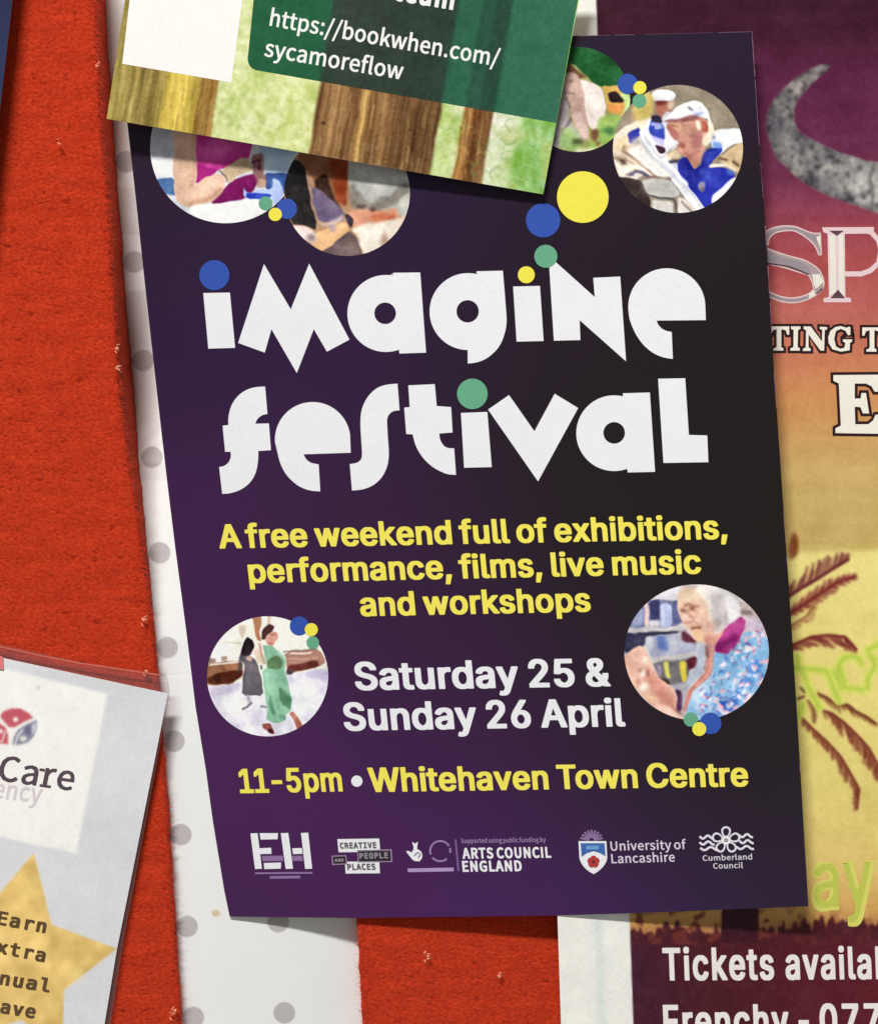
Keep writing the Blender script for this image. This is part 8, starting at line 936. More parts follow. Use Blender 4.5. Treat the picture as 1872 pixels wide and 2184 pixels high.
p.poly((192, 176, 172), [(1270, 200), (1500, 260), (1600, 430), (1380, 420)], 3); p.poly((120, 100, 98), [(1335, 320), (1450, 330), (1500, 385), (1350, 375)], 4, .9); p.poly((210, 192, 210), [(1380, 410), (1560, 390), (1680, 640), (1420, 540)], 4)
p.poly((216, 152, 138), [(900, 600), (1190, 480), (1200, 580), (1060, 730), (960, 690)], 3)
p.poly((228, 190, 166), [(640, 250), (660, 130), (720, 50), (900, 70), (1010, 250), (1085, 450), (1060, 590), (940, 655), (880, 670), (820, 640), (805, 560), (740, 520), (690, 430), (650, 330)], 2)
p.poly((232, 204, 176), [(680, 90), (860, 90), (900, 210), (690, 230)], 10, .8); p.poly((206, 158, 138), [(880, 420), (1050, 480), (1040, 590), (930, 640)], 12, .6); p.poly((236, 192, 172), [(700, 400), (800, 400), (790, 450), (710, 450)], 6, .8); p.poly((206, 150, 130), [(740, 470), (860, 460), (900, 560), (820, 560)], 8, .6)
p.line((150, 94, 84), [(700, 325), (760, 330), (790, 380), (850, 390), (870, 330), (860, 275), (760, 262), (715, 285)], 11, 1.8, .7); p.ell((150, 96, 82), 800, 302, 44, 18, 3, .8); p.ell((146, 96, 80), 700, 325, 30, 17, 3, .8); p.line((170, 116, 96), [(720, 262), (800, 248), (880, 272)], 13, 3, .7); p.line((150, 84, 76), [(812, 527), (890, 524)], 16, 2.5, .85); p.line((196, 136, 118), [(720, 458), (790, 456)], 12, 3, .8)
p.poly((218, 213, 212), [(850, 30), (1000, 40), (1180, 90), (1340, 260), (1345, 400), (1220, 500), (1110, 570), (1060, 600), (1085, 450), (1010, 250)], 2.5)
p.poly((188, 172, 168), [(1080, 420), (1200, 330), (1195, 500), (1100, 570), (1070, 560)], 8, .7); p.poly((236, 232, 224), [(880, 70), (950, 80), (1070, 300), (1060, 430), (1000, 260)], 8, .8); p.poly((236, 235, 236), [(1170, 180), (1320, 280), (1240, 460), (1200, 400)], 10, .8); p.poly((186, 178, 184), [(1010, 100), (1150, 200), (1180, 330), (1080, 350)], 10, .6)
p.poly((170, 54, 130), [(1190, 520), (1340, 395), (1410, 440), (1380, 570), (1240, 830), (1100, 840), (1050, 740)], 2); p.poly((126, 20, 92), [(1050, 720), (1190, 640), (1310, 560), (1250, 690), (1080, 790)], 5, .8); p.poly((196, 84, 156), [(1310, 450), (1400, 450), (1370, 560), (1290, 560)], 8, .6)
p.poly((136, 182, 220), [(1050, 790), (1230, 815), (1390, 570), (1560, 560), (1700, 700), (1700, 1200), (1350, 1600), (830, 1600), (730, 1400), (880, 1180), (1030, 1000)], 2)
p.poly((92, 164, 200), [(1300, 680), (1460, 700), (1420, 820), (1260, 850)], 8, .8); p.poly((66, 124, 200), [(1440, 890), (1570, 860), (1590, 990), (1430, 1160), (1310, 1340), (1230, 1250), (1380, 1120)], 6, .9); p.poly((56, 92, 184), [(1060, 1350), (1320, 1290), (1300, 1450), (1080, 1500)], 6, .9); p.poly((200, 216, 236), [(760, 1250), (1000, 1020), (1060, 1000), (1020, 1200), (860, 1400)], 10, .7)
for k in range(330):
    x, y = g.uniform(740, 1660), g.uniform(560, 1500)
    if (x - 1230) * .9 + (y - 815) * .55 < -20 and x < 1240: continue
    if y < 1900 - x * .95 + 30: continue
    r = g.uniform(8, 30); an = g.normal(-.5, .8)
    c = [(246, 226, 236), (236, 186, 200), (206, 226, 246), (232, 236, 248), (120, 176, 222), (90, 140, 206), (240, 206, 204), (172, 206, 226)][g.integers(8)]
    dx, dy = .6 * r * math.cos(an), .6 * r * math.sin(an)
    if g.random() < .22: p.line((158, 72, 120), [(x - dx + 7, y - dy - 9), (x + dx + 7, y + dy - 9)], r * 1.2, 1.5, .8)
    p.line(c, [(x - dx, y - dy), (x, y + g.normal(0, 6)), (x + dx, y + dy)], r * g.uniform(1.0, 1.9), 2.5, .85)
for k in range(40):
    x, y = g.uniform(800, 1640), g.uniform(700, 1500)
    if y < 1950 - x * .95: continue
    p.line([(120, 40, 90), (60, 80, 150), (40, 60, 110)][g.integers(3)], [(x, y), (x + g.uniform(-40, 40), y + g.uniform(10, 50))], 11, 2, .7)
p.poly((170, 180, 200), [(860, 700), (945, 700), (940, 1000), (830, 1130), (740, 1200), (720, 1130), (880, 900)], 4, .9)
p.poly((196, 128, 116), [(1000, 715), (1055, 720), (1045, 980), (980, 1080), (900, 1160), (800, 1260), (760, 1440), (710, 1460), (735, 1260), (880, 1100), (960, 980), (990, 850)], 2.5); p.line((236, 190, 176), [(1025, 740), (1020, 960), (960, 1060), (860, 1170)], 15, 3, .8); p.line((120, 50, 50), [(950, 710), (985, 830), (940, 980)], 14, 3, .8)
p.poly((164, 164, 174), [(560, 1150), (700, 1110), (790, 1160), (740, 1280), (720, 1440), (650, 1300)], 4, .9); p.poly((74, 44, 80), [(615, 1190), (690, 1220), (710, 1440), (620, 1440)], 3)
p.poly((226, 180, 162), [(20, 850), (140, 760), (250, 705), (340, 860), (430, 1050), (520, 1140), (610, 1190), (645, 1290), (630, 1410), (720, 1540), (540, 1540), (300, 1330), (120, 1110)], 2)
p.poly((204, 134, 118), [(300, 980), (450, 1080), (570, 1250), (420, 1270), (290, 1110)], 8, .8); p.poly((246, 230, 212), [(235, 820), (320, 860), (330, 930), (250, 890)], 6, .9); p.ell((252, 238, 224), 265, 1020, 32, 34, 4, .9); p.ell((252, 240, 226), 270, 1170, 52, 48, 5, .9); p.ell((150, 92, 82), 320, 1010, 20, 40, 4, .8); p.ell((170, 110, 96), 210, 1110, 22, 36, 5, .7); p.ell((150, 90, 80), 235, 990, 24, 16, 4, .7)
p.poly((184, 110, 96), [(440, 1200), (600, 1300), (620, 1420), (500, 1390), (380, 1260)], 9, .7); p.poly((244, 208, 192), [(500, 1385), (600, 1430), (720, 1530), (620, 1540), (380, 1380)], 5, .9); p.poly((110, 50, 50), [(560, 1380), (690, 1440), (720, 1500), (620, 1430)], 4, .8); p.line((248, 220, 170), [(300, 1260), (420, 1330)], 34, 6, .8)
p.org, p.sc = (1430, 1240), 10.447
p.poly((216, 192, 166), [(230, 170), (480, 115), (600, 380), (690, 480), (420, 505), (220, 430)], 9, .9); p.poly((226, 184, 162), [(200, 450), (420, 480), (700, 480), (830, 620), (840, 900), (640, 960), (540, 800), (330, 560)], 8, .7)
p.poly((236, 206, 180), [(570, 600), (780, 590), (770, 730), (620, 745)], 8, .9); p.poly((216, 176, 164), [(540, 800), (850, 760), (870, 920), (660, 970)], 9, .85); p.poly((204, 168, 154), [(680, 1000), (870, 950), (990, 1150), (720, 1195)], 8, .85)
p.line((160, 108, 88), [(290, 545), (390, 512), (480, 560), (630, 562)], 36, 3, .9); p.poly((150, 98, 80), [(400, 545), (545, 585), (535, 672), (425, 660)], 4, .9); p.poly((134, 98, 74), [(205, 590), (330, 640), (315, 712), (240, 692)], 4, .9); p.line((164, 112, 98), [(320, 680), (440, 795), (500, 870), (600, 965), (680, 1015)], 30, 4, .85); p.poly((238, 202, 192), [(258, 745), (340, 730), (455, 870), (290, 882)], 4, .95)
p.line((176, 130, 126), [(285, 918), (455, 912)], 32, 4, .9); p.poly((226, 176, 158), [(400, 685), (545, 680), (500, 795)], 5, .9); p.line((186, 130, 116), [(445, 805), (560, 795), (582, 700)], 20, 3, .85); p.line((104, 58, 46), [(465, 1062), (560, 1055), (640, 1040)], 36, 3, .95); p.line((200, 150, 136), [(500, 1100), (620, 1085)], 26, 4, .7)
p.poly((228, 184, 140), [(480, 1110), (640, 1100), (700, 1200), (660, 1315), (545, 1315), (500, 1210)], 6, .95); p.poly((180, 118, 104), [(700, 1200), (860, 1190), (990, 1230), (880, 1330), (720, 1340)], 6, .9); p.poly((212, 150, 136), [(820, 1290), (1040, 1290), (900, 1450)], 7, .85)
p.poly((232, 226, 214), [(545, 105), (760, 165), (900, 420), (965, 700), (930, 1000), (860, 760), (820, 480), (640, 300)], 5, .95); p.poly((198, 191, 194), [(880, 175), (1100, 250), (1200, 480), (1245, 900), (1100, 1150), (985, 1165), (1000, 700), (920, 400)], 6, .9); p.poly((166, 150, 146), [(1000, 900), (1105, 850), (1095, 1050), (980, 1155)], 6, .9); p.poly((166, 152, 156), [(1200, 640), (1285, 660), (1275, 910), (1195, 890)], 6, .9)
p.poly((230, 230, 232), [(1175, 270), (1400, 370), (1510, 620), (1480, 850), (1310, 965), (1290, 760), (1400, 600), (1240, 430)], 5, .95); p.line((206, 204, 208), [(1290, 380), (1390, 560), (1330, 780)], 34, 6, .7); p.line((178, 172, 178), [(1060, 220), (1140, 330), (1180, 460)], 36, 6, .7); p.line((226, 222, 220), [(1000, 230), (1120, 480), (1130, 760)], 30, 6, .6); p.line((188, 178, 160), [(690, 480), (780, 490)], 60, 7, .7)
p.poly((112, 28, 90), [(1000, 1400), (1240, 1290), (1510, 1170), (1480, 1310), (1250, 1430), (1010, 1560)], 6, .9); p.poly((186, 82, 148), [(1230, 1060), (1540, 880), (1620, 1000), (1320, 1210)], 9, .8); p.poly((150, 56, 112), [(1130, 1500), (1400, 1360), (1380, 1500), (1240, 1640)], 7, .8)
p.line((88, 36, 34), [(790, 1400), (820, 1530), (800, 1660)], 70, 6, .8); p.line((216, 150, 140), [(900, 1440), (900, 1700)], 46, 5, .9); p.poly((72, 26, 44), [(230, 1090), (330, 1120), (470, 1260), (580, 1390), (400, 1370), (230, 1310)], 5, .9)
place(p, 106)
# little dots beside the photographs
for x, y, r, m, k in ((930, 1100, 38, GREEN, 0), (1045, 1130, 55, BLUE, 0), (982, 1160, 36, YEL2, 0)):
    dot(200 + x / 2.537, y / 2.537, r / 2.537, m, .00007 + .00003 * (m is YEL2) + .000015 * (m is BLUE))
for x, y, r, m in ((972, 397, 48, BLUE), (1028, 478, 33, GREEN), (1030, 415, 31, YEL2)): dot(900 + x / 2.22, y / 2.22, r / 2.22, m, .00007 + .00003 * (m is YEL2))
for x, y, r, m in ((587, 755, 60, BLUE), (672, 860, 40, GREEN), (663, 778, 41, YEL2)): dot(*kC([(x, y)])[0], r / 2.96, m, .00007 + .00003 * (m is YEL2))
for x, y, r, m in ((1163, 1223, 41, GREEN), (1277, 1245, 62, BLUE), (1212, 1278, 40, YEL2)): dot(*kD([(x, y)])[0], r / 2.691, m, .00007 + .00003 * (m is YEL2))

# sponsors' marks along the foot
kE, kF = crop(500, 1740, 3.062), crop(1080, 1740, 2.691)
LILAC, DARK = ink((176, 150, 192)), ink((40, 34, 40))
def logo(name, groups, mat=WHITE, off=INK1, label=None): return T(name, groups, mat, off, label)
def sub(parent, name, groups, mat, off): return print_on(name, groups, leaf_d, off, mat, parent)
lg = logo('logo', [[kE(s)] for s in ([(105, 115), (152, 113), (180, 345), (135, 348)], [(165, 113), (285, 113), (282, 153), (172, 155)], [(158, 212), (240, 208), (243, 248), (163, 250)], [(192, 308), (305, 305), (303, 345), (196, 348)],
      [(303, 113), (352, 112), (383, 345), (335, 347)], [(378, 212), (440, 210), (445, 248), (383, 250)], [(435, 112), (482, 110), (508, 345), (462, 347)])], label='white EH monogram')
sub(lg, 'caption', [[kE(s)] for s in ([(180, 262), (316, 260), (320, 295), (184, 296)], [(374, 262), (444, 260), (449, 294), (379, 295)], [(135, 369), (510, 366), (510, 378), (136, 381)], [(230, 394), (430, 391), (431, 408), (232, 411)])], ink((142, 112, 160)), INK1)
lg = logo('logo', [[kE([(672, 152), (945, 148), (952, 235), (680, 238)])], [kE([(722, 300), (945, 297), (950, 375), (726, 377)])]], label='stacked white and dark boxes reading Creative People and Places')
sub(lg, 'dark_box', [[kE([(800, 224), (1026, 218), (1032, 302), (806, 304)])], [kE([(634, 260), (730, 256), (736, 317), (638, 322)])]], ink((150, 128, 156)), INK2)
sub(lg, 'dark_box', [[kE([(808, 232), (1017, 227), (1022, 294), (813, 296)])], [kE([(642, 268), (723, 264), (728, 309), (646, 313)])]], DARK, .00007)
def tl(s, k, st, en, cap, f='N', bold=.0): return text_groups(s, f, k([st])[0], k([en])[0], cap, leaf_slope, bold)
sub(lg, 'lettering', tl('CREATIVE', kE, (690, 212), (928, 208), 11.5, 'M', .0) + tl('PLACES', kE, (738, 352), (922, 350), 12, 'M', .0), ink((96, 88, 98)), .00009)
sub(lg, 'lettering', tl('PEOPLE', kE, (818, 280), (1005, 275), 11.5, 'M', .0) + tl('AND', kE, (655, 300), (715, 297), 6, 'M', .0), ink((150, 142, 152)), .00010)
lg = logo('logo', tl('ARTS COUNCIL', kE, (1490, 278), (2068, 271), 21.5, 'B', .0) + tl('ENGLAND', kE, (1490, 363), (1877, 359), 21.5, 'B', .0), label='arts council lettering with crossed fingers emblem')
sub(lg, 'hand_emblem', [[smooth(kE([(1160, 170), (1180, 182), (1197, 168), (1192, 215), (1222, 235), (1228, 270), (1208, 297), (1170, 295), (1145, 265), (1120, 232), (1135, 228), (1155, 240), (1172, 215)]), 1)]], WHITE, INK1)
sub(lg, 'hand_emblem', [[ribbon(kE([(1175, 260), (1195, 240), (1215, 250), (1200, 275)]), 2.2)]], ink((80, 60, 110)), INK2)
ringp = [kE(arc(1343, 230, 66, a0, a1, 14)) for a0, a1 in ((-200, -30), (-18, 10), (50, 140))]
sub(lg, 'ring_emblem', [[ribbon(r, 4)] for r in ringp], ink((150, 124, 168)), INK1)
sub(lg, 'underline', [[kE([(1130, 344), (1430, 338), (1432, 362), (1132, 368)])]], LILAC, INK1)
sub(lg, 'divider', [[kE([(1437, 155), (1449, 155), (1468, 360), (1456, 360)])]], ink((122, 96, 146)), INK1)
sub(lg, 'small_lettering', tl('Supported using public funding by', kE, (1480, 178), (2032, 170), 9.5, 'N', 0), ink((158, 132, 176)), INK1)
lg = logo('logo', [[smooth(kF([(412, 145), (572, 145), (577, 250), (560, 285), (530, 315), (500, 335), (465, 315), (435, 285), (418, 250)]), 1)]], label='university shield with a red rose')
sub(lg, 'shield_field', [[kF([(424, 157), (562, 157), (567, 232), (535, 214), (500, 203), (462, 214), (430, 236)])]], ink((62, 104, 172)), INK2)
sub(lg, 'shield_field', [[kF([(455, 172), (528, 170), (530, 192), (457, 194)])]], ink((110, 158, 210)), .00007)
sub(lg, 'rose', [[circ(*kF([(498 + 17 * math.cos(a), 264 + 17 * math.sin(a))])[0], 7.2, n=20)] for a in np.radians([-90, -18, 54, 126, 198])], ink((178, 58, 56)), INK2)
sub(lg, 'rose', [[circ(*kF([(498, 264)])[0], 3.4, n=16)]], ink((110, 26, 36)), .00007)
sub(lg, 'fan', [[ribbon(kF([(487 + 14 * math.cos(a), 142 + 14 * math.sin(a)), (487 + 66 * math.cos(a), 142 + 62 * math.sin(a))]), 4.4)] for a in np.radians(np.linspace(-166, -14, 9))], ink((136, 112, 152)), INK1)
sub(lg, 'lettering', tl('University of', kF, (597, 200), (1030, 190), 19.3, 'N', 0) + tl('Lancashire', kF, (602, 272), (965, 262), 19.3, 'N', 0), ink((214, 206, 220)), INK1)
pet = []
for a in np.radians([-90, -18, 54, 126, 198]):
    c = np.array([1258 + 50 * math.cos(a), 140 + 46 * math.sin(a)]); t = np.linspace(0, 2 * np.pi, 24, endpoint=False)
    u, v = np.array([math.cos(a), math.sin(a)]), np.array([-math.sin(a), math.cos(a)])
    o_ = c + np.outer(34 * np.cos(t), u) + np.outer(27 * np.sin(t) * (1 + .25 * np.cos(t)), v); n_ = c + np.outer(23 * np.cos(t), u) + np.outer(17 * np.sin(t) * (1 + .25 * np.cos(t)), v)
    pet.append([kF(o_), kF(n_)])
lg = logo('logo', pet, ink((226, 222, 232)), INK1, label='white flower and waves council emblem')
sub(lg, 'flower_centre', [[circ(*kF([(1258, 140)])[0], 9.5), circ(*kF([(1258, 140)])[0], 4)], [circ(*kF([(1258, 140)])[0], 1.8, n=12)]], WHITE, INK2)
wv = []
for (x0, x1, y0, k) in ((1106, 1188, 122, -.05), (1106, 1192, 156, 0), (1110, 1215, 188, 0), (1332, 1412, 114, 0), (1335, 1416, 148, 0), (1318, 1418, 182, 0)):
    t = np.linspace(0, 1, 16); wv.append([ribbon(kF(np.c_[x0 + (x1 - x0) * t, y0 + 9 * np.sin(t * 9 - .5)]), 4.6)])
sub(lg, 'waves', wv, ink((226, 222, 232)), INK1)
sub(lg, 'lettering', tl('Cumberland', kF, (1125, 258), (1408, 250), 11.5, 'N', 0) + tl('Council', kF, (1185, 303), (1355, 299), 11.5, 'N', 0), ink((214, 208, 220)), INK1)

# ------------------------------------------------------------------ the green woodland leaflet pinned over it
def green_d(px, py):
    u = (px - 228) / 930; v = (py + 60) / 440
    return .0163 - .0040 * u - .0012 * v
gr = thing('woodland_leaflet', 'green woodland flyer with a web address, tilted over the top of the purple leaflet', 'leaflet', P([720], [180], [.016])[0])
GT = [(281, -90), (1252, -90)]
gc = Canvas(215, -100, 1265, 425, 1.7, (150, 150, 80), (0, 0), 1.0)
yb = 253 + .173 * (gc.X - 228)
xb = gc.X - .165 * (yb - gc.Y)
ks = [225, 260, 300, 335, 342, 405, 414, 446, 452, 655, 662, 700, 742, 760, 770, 912, 920, 960, 968, 1000, 1024, 1030, 1075, 1090, 1160]
kc = np.array([(176, 160, 84), (150, 132, 66), (142, 122, 62), (150, 130, 60), (208, 182, 78), (214, 188, 84), (166, 128, 62), (158, 118, 58), (214, 222, 160), (216, 224, 152), (136, 98, 58), (146, 106, 66), (128, 90, 52), (196, 156, 88),
      (130, 92, 54), (112, 80, 46), (196, 216, 140), (206, 220, 156), (166, 116, 60), (132, 88, 48), (132, 96, 56), (222, 228, 200), (206, 220, 170), (152, 196, 112), (140, 188, 104)], float)
for c in range(3): gc.im[..., c] = np.interp(xb, ks, kc[:, c])
def along(seed, sx, sy):
    n = fnoise((420, 900), (sy, sx), seed)
    iy = np.clip(((gc.Y - yb) / 1.7 + 380).astype(int), 0, 419); ix = np.clip(((xb - 150) / 1.35).astype(int), 0, 899)
    return n[iy, ix]
trunk = ((xb < 448) | ((xb > 656) & (xb < 916)) | ((xb > 966) & (xb < 1026)))
gc.im += ((along(61, 1.2, 30) * 12 + along(62, 4, 70) * 13) * trunk)[..., None] * np.array([1, .92, .7])
leafy = ~trunk
n1 = along(63, 9, 9); n2 = along(64, 3, 3)
gc.im += ((n1 * 11 + n2 * 8) * leafy)[..., None] * np.array([1, .72, 1.5])
gc.put(np.clip(n1 - .6, 0, 1) * leafy * np.clip((gc.Y - yb + 160) / 60, 0, 1), (170, 186, 96), .6)
g = np.random.default_rng(8)
for k in range(46):
    x = g.uniform(925, 1170); y = g.uniform(255, 400); a = g.uniform(0, 6.28); L_ = g.uniform(10, 34)
    pts = [(x + L_ * s * math.cos(a + s * 1.6), y + L_ * s * math.sin(a + s * 1.6)) for s in np.linspace(0, 1, 5)]
    gc.line([(222, 232, 176), (96, 150, 72), (186, 206, 110), (146, 124, 66)][g.integers(4)], pts, g.uniform(1.5, 3), .6, .6)
for k in range(230):
    xb0 = g.choice([g.uniform(228, 440), g.uniform(662, 912), g.uniform(970, 1024)], p=[.38, .5, .12]); t0 = g.uniform(-150, -8); ln = g.uniform(10, 70)
    ybase = 253 + .173 * (xb0 - 228); q = [(xb0 + .165 * -t - .0 + g.normal(0, .7), ybase + t) for t in np.linspace(t0, min(t0 + ln, -1), 4)]
    dk = g.random() < .6
    gc.line((84, 58, 36) if dk and xb0 > 460 else ((112, 92, 44) if dk else (206, 178, 116)), q, g.uniform(1.2, 3.0), .6, g.uniform(.25, .6))
for k in range(150):
    x = g.uniform(455, 655); y = 253 + .173 * (x - 228) - g.uniform(0, 150)
    gc.ell([(240, 242, 206), (182, 200, 110), (198, 206, 120), (228, 232, 180), (150, 166, 84)][g.integers(5)], x, y, g.uniform(2, 9), g.uniform(2, 6), 1.5, g.uniform(.2, .55))
gc.ell((60, 36, 24), 691, 262, 5, 3, .6, .9)
gc.warp(.6, 9, 67)
gc.finish(.45, 4, 66)
GL, GR = [(281, -90), (267, 0), (228, 253)], [(1252, -90), (1234, 0), (1158, 414.4)]
GB = [(228, 253), (657, 327.4), (1158, 414.4)]
sheet('flyer_sheet', GL, GR, GT, GB, green_d, 560, 310, gc.sample, 0.0004, PRINT, paper('paper_edge', (222, 214, 176), .7, .2), gr)
# dark green text panel, the trunks showing faintly through
cvp = Canvas(530, -100, 1265, 300, 2.2, (40, 96, 68))
yb2 = 253 + .173 * (cvp.X - 228); xb2 = cvp.X - .165 * (yb2 - cvp.Y)
kk = [470, 640, 655, 660, 690, 880, 912, 920, 962, 970, 990, 1000, 1024, 1032, 1080, 1160]
kcol = np.array([(30, 92, 58), (30, 92, 58), (32, 82, 56), (44, 60, 48), (46, 60, 50), (42, 58, 48), (40, 62, 50), (40, 96, 70), (42, 98, 72), (36, 80, 60), (40, 82, 64), (34, 70, 54), (34, 70, 54), (46, 104, 76), (48, 106, 80), (52, 108, 84)], float)
for c in range(3): cvp.im[..., c] = np.interp(xb2, kk, kcol[:, c])
cvp.finish(.6, 2.5, 68)
bev = [(543, -90), (541, 0), (530, 118), (530, 130), (534, 141), (541, 147), (552, 150)]
def panel_part():
    lp = np.array([(558, -90), (543, 0), (528.5, 125)]); v = np.linspace(0, 1, 90)
    # left rim with a rounded lower corner, right rim just inside the flyer's cut edge
    left = np.array([(556, -90), (541, 0), (530, 110), (528.5, 122), (529, 131), (532, 139), (537, 145), (546, 149.5)])
    right = np.array([(1249, -90), (1231.5, 0), (1185.5, 262)])
    bot = [(546, 149.5), (694.7, 175.5), (1185.5, 262)]
    return sheet_print('text_panel', left, right, [(556, -90), (1249, -90)], bot, cvp)
def sheet_print(name, left, right, top, bottom, cv, nu=300, nv=150):
    u = np.linspace(0, 1, nu); v = np.linspace(0, 1, nv)
    Lp, Rp, Tp, Bp = resample(left, v), resample(right, v), resample(top, u), resample(bottom, u)
    U, Vv = np.meshgrid(u, v); U = U[..., None]; Vv = Vv[..., None]
    S = (1 - U) * Lp[:, None] + U * Rp[:, None] + (1 - Vv) * Tp[None] + Vv * Bp[None] - ((1 - U) * (1 - Vv) * Lp[0] + U * (1 - Vv) * Rp[0] + (1 - U) * Vv * Lp[-1] + U * Vv * Rp[-1])
    px, py = S[..., 0].ravel(), S[..., 1].ravel()
    idx = np.arange(nu * nv).reshape(nv, nu)
    F = np.c_[idx[:-1, :-1].ravel(), idx[1:, :-1].ravel(), idx[1:, 1:].ravel(), idx[:-1, 1:].ravel()]
    return mesh(name, P(px, py, green_d(px, py) + INK1), F, PRINT, gr, cv.sample(px, py))
panel_part()
print_on('white_square', [[[(291, -90), (531, -90), (517, 0), (493.7, 176), (261, 136), (277, 0)]]], green_d, INK1, ink((246, 244, 240)), gr)
GW = ink((240, 240, 236))
gs = -.165
print_on('web_address', text_groups('https://bookwhen.com/', 'N', (574.5, 54), (1062, 141.5), 35.5, gs, .0, -.03), green_d, INK2, GW, gr)
print_on('web_address', text_groups('sycamoreflow', 'N', (563, 119), (857, 169.5), 35.5, gs, .0, -.03), green_d, INK2, GW, gr)
print_on('top_lettering', text_groups('team', 'B', (838, -2), (966, 19.5), 46, gs, .0), green_d, INK2, GW, gr)

# ------------------------------------------------------------------ laminated care notice, lower left
k0 = crop(0, 1350, 2.483)
def care_d(px, py): return .0019 + 0 * px
ca = thing('laminated_notice', 'white laminated notice with a gold star and a red leaf emblem, at the lower left', 'notice', P([140], [1850], [.0019])[0])
CL_, CR_ = [(-260, 1345), (-420, 2300)], [(358.4, 1479.7), (290, 1825), (249.7, 2026), (223.5, 2184), (203, 2300)]
cc = Canvas(-430, 1330, 370, 2310, 2.0, (216, 216, 220))
cc.im += (fnoise((cc.h, cc.w), 30, 71) * 2.0)[..., None]
cc.poly((242, 241, 236), k0([(-700, 40), (20, 188), (300, 255), (570, 322), (490, 740), (405, 1165), (200, 1125), (0, 1078), (-700, 930)]), 1.2)
cc.poly((196, 92, 104), k0([(2, 440), (20, 415), (60, 400), (110, 400), (155, 425), (178, 450), (130, 470), (80, 500), (50, 500), (15, 460)]), .8)
cc.ell((246, 226, 226), *k0([(85, 458)])[0], 5.5, 5.5, .6)
cc.poly((196, 92, 100), k0([(-120, 490), (0, 478), (30, 500), (45, 540), (45, 590), (10, 585), (-60, 590)]), .8); cc.ell((240, 220, 220), *k0([(5, 520)])[0], 5, 5, .6); cc.line((240, 230, 230), k0([(-20, 590), (15, 570), (30, 520)]), 3, .6)
cc.poly((136, 134, 156), k0([(68, 595), (75, 550), (100, 510), (140, 485), (196, 460), (195, 510), (180, 550), (150, 580), (110, 590)]), .8)
cc.ell((214, 222, 214), *k0([(125, 560)])[0], 8, 6, .8); cc.ell((96, 96, 124), *k0([(150, 515)])[0], 6, 10, .9, .8); cc.poly((226, 226, 234), k0([(170, 490), (192, 470), (190, 510), (172, 545)]), .9, .8); cc.line((236, 232, 232), k0([(80, 600), (95, 545), (120, 515)]), 3.5, .6)
star = k0([(180, 1165), (275, 1545), (620, 1672), (340, 1890), (330, 2240), (120, 2050), (-250, 2150), (-160, 1800), (-360, 1560), (0, 1380)])
sm = blur(cc.mask(star), .7)
gold = np.array((226, 192, 116))[None, None] + (fnoise((cc.h, cc.w), 4, 72) * 6 + fnoise((cc.h, cc.w), 9, 73) * 7)[..., None] * np.array([1, .95, .8])
cc.im = cc.im * (1 - sm[..., None]) + gold * sm[..., None]
cc.ell((240, 222, 150), *k0([(410, 1810)])[0], 14, 8, 4, .8); cc.ell((238, 216, 140), *k0([(270, 1930)])[0], 10, 8, 4, .7); cc.ell((238, 214, 136), *k0([(170, 1350)])[0], 16, 10, 5, .6)
cc.ell((190, 190, 190), *k0([(205, 290)])[0], 4, 3, .8, .8)
cc.finish(.5, 1.6, 74)
sheet('notice_sheet', CL_, CR_, [(-260, 1345), (0, 1402.5), (358.4, 1479.7)], [(-420, 2300), (203, 2300)], care_d, 330, 480, cc.sample, .00025, PRINT, EDGE, ca)
cs = -.2
def slab(s, st, en, cap, bold, mat, nm):
    return print_on(nm, text_groups(s, 'N', st, en, cap, cs, 0), care_d, INK1, mat, ca)
CDK = ink((84, 70, 80))
dirv = lambda x0, y0, x1, y1: (k0([(x0, y0)])[0], k0([(x1, y1)])[0])
a_, b_ = dirv(-14, 778, 385, 834)
slab('Care', a_, b_, 53, .02, CDK, 'care_lettering')
# slab feet of the lettering
def bars(pts, mat, nm): print_on(nm, [[k0(q)] for q in pts], care_d, INK2, mat, ca)
bars([[(212, 800), (272, 808), (270, 822), (210, 814)], [(212, 716), (240, 720), (238, 735), (210, 730)]], CDK, 'care_lettering')
a_, b_ = dirv(-105, 862, 215, 900)
slab('Agency'[1:], a_, b_, 40, .0, ink((214, 204, 210)), 'agency_lettering')
GDK = ink((92, 70, 46))
for s, p0, p1 in (('Earn', (-18, 1540), (242, 1588)), ('extra', (-88, 1678), (238, 1742)), ('annual', (-150, 1835), (262, 1902)), ('leave', (-130, 1988), (185, 2040))):
    print_on('star_lettering', text_groups(s, 'M', k0([p0])[0], k0([p1])[0], 27, cs, .0), care_d, INK1, GDK, ca)
print_on('corner_tab', [[[(-60, 1385), (6, 1400), (8, 1428), (-60, 1418)]]], care_d, .0003, ink((226, 120, 126)), ca)
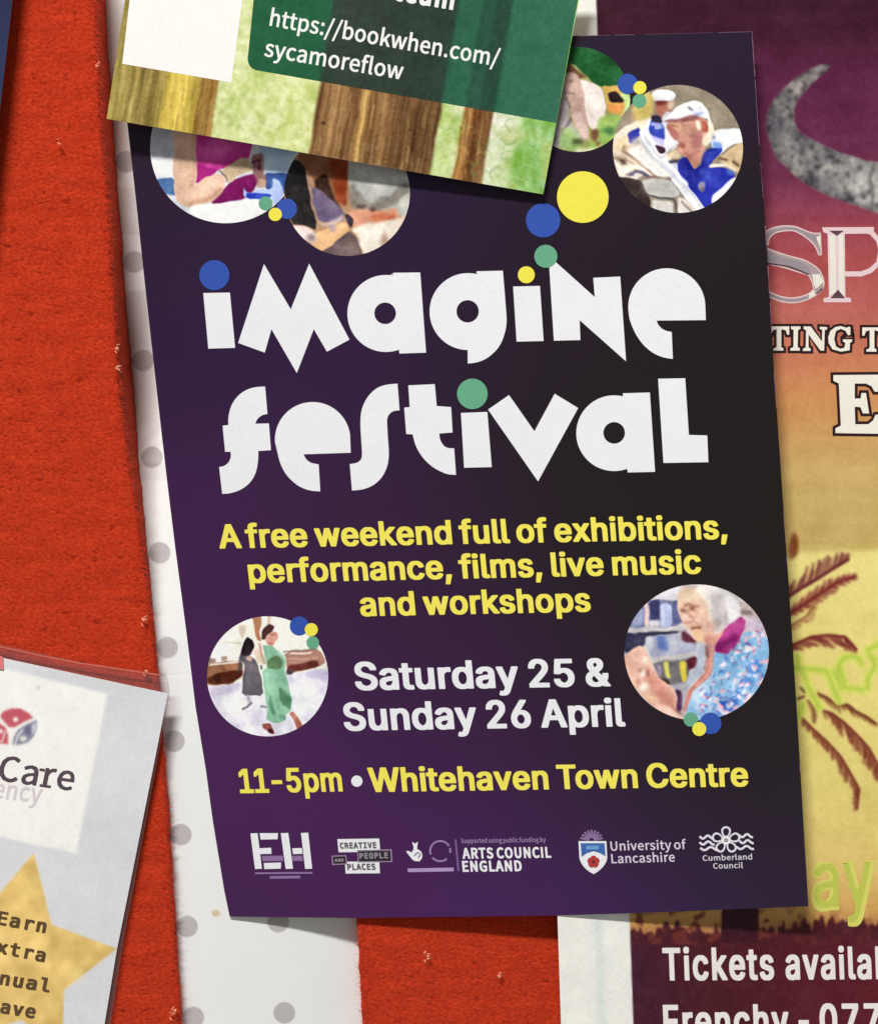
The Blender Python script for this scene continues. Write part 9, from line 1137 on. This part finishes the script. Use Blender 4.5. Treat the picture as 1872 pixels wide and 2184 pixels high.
def film():
    m = bpy.data.materials.new('clear_film'); m.use_nodes = True
    nt = m.node_tree; n = nt.nodes; n.remove(n['Principled BSDF'])
    tr, df, gl = n.new('ShaderNodeBsdfTransparent'), n.new('ShaderNodeBsdfDiffuse'), n.new('ShaderNodeBsdfGlossy')
    tr.inputs['Color'].default_value = (.93, .91, .92, 1); df.inputs['Color'].default_value = (.5, .35, .35, 1); gl.inputs['Roughness'].default_value = .2
    a, b = n.new('ShaderNodeMixShader'), n.new('ShaderNodeMixShader')
    a.inputs['Fac'].default_value = .06; b.inputs['Fac'].default_value = .03
    L = nt.links
    L.new(tr.outputs[0], a.inputs[1]); L.new(df.outputs[0], a.inputs[2]); L.new(a.outputs[0], b.inputs[1]); L.new(gl.outputs[0], b.inputs[2]); L.new(b.outputs[0], n['Material Output'].inputs['Surface'])
    return m
fm = film()
fd = lambda px, py: .0015 + 0 * px
sheet('plastic_film', [(-300, 1305), (-460, 2310)], [(356, 1440), (363, 1476), (258, 2022), (232, 2184), (213, 2310)], [(-300, 1305), (0, 1374), (170, 1412), (356, 1440)], [(-460, 2310), (218, 2310)],
      fd, 60, 80, None, .0002, fm, fm, ca)
print_on('film_edge', [[ribbon([(-100, 1357), (0, 1379), (90, 1399), (170, 1414), (260, 1428), (345, 1440)], 3.0)]], fd, .0001, paper('film_edge', (196, 104, 92), .3, .5), ca)

# ------------------------------------------------------------------ navy poster, upper left corner
na = thing('navy_poster', 'dark navy poster, only its right edge showing at the upper left', 'poster', P([-120], [200], [.008])[0])
def navy_d(px, py): return .0042 + 0 * px
ncol = lambda px, py: lin(np.array([(34, 42, 74)])) * (1 + .25 * np.sin(py / 90.0))[:, None]
sheet('poster_sheet', [(-380, -130), (-480, 640)], [(40, -130), (27, 0), (1, 228), (-50, 640)], [(-380, -130), (40, -130)], [(-480, 640), (-50, 640)], navy_d, 40, 60, ncol, .0003, PRINT, paper('paper_edge', (150, 130, 140), .7, .2), na)
print('objects', len(bpy.data.objects))
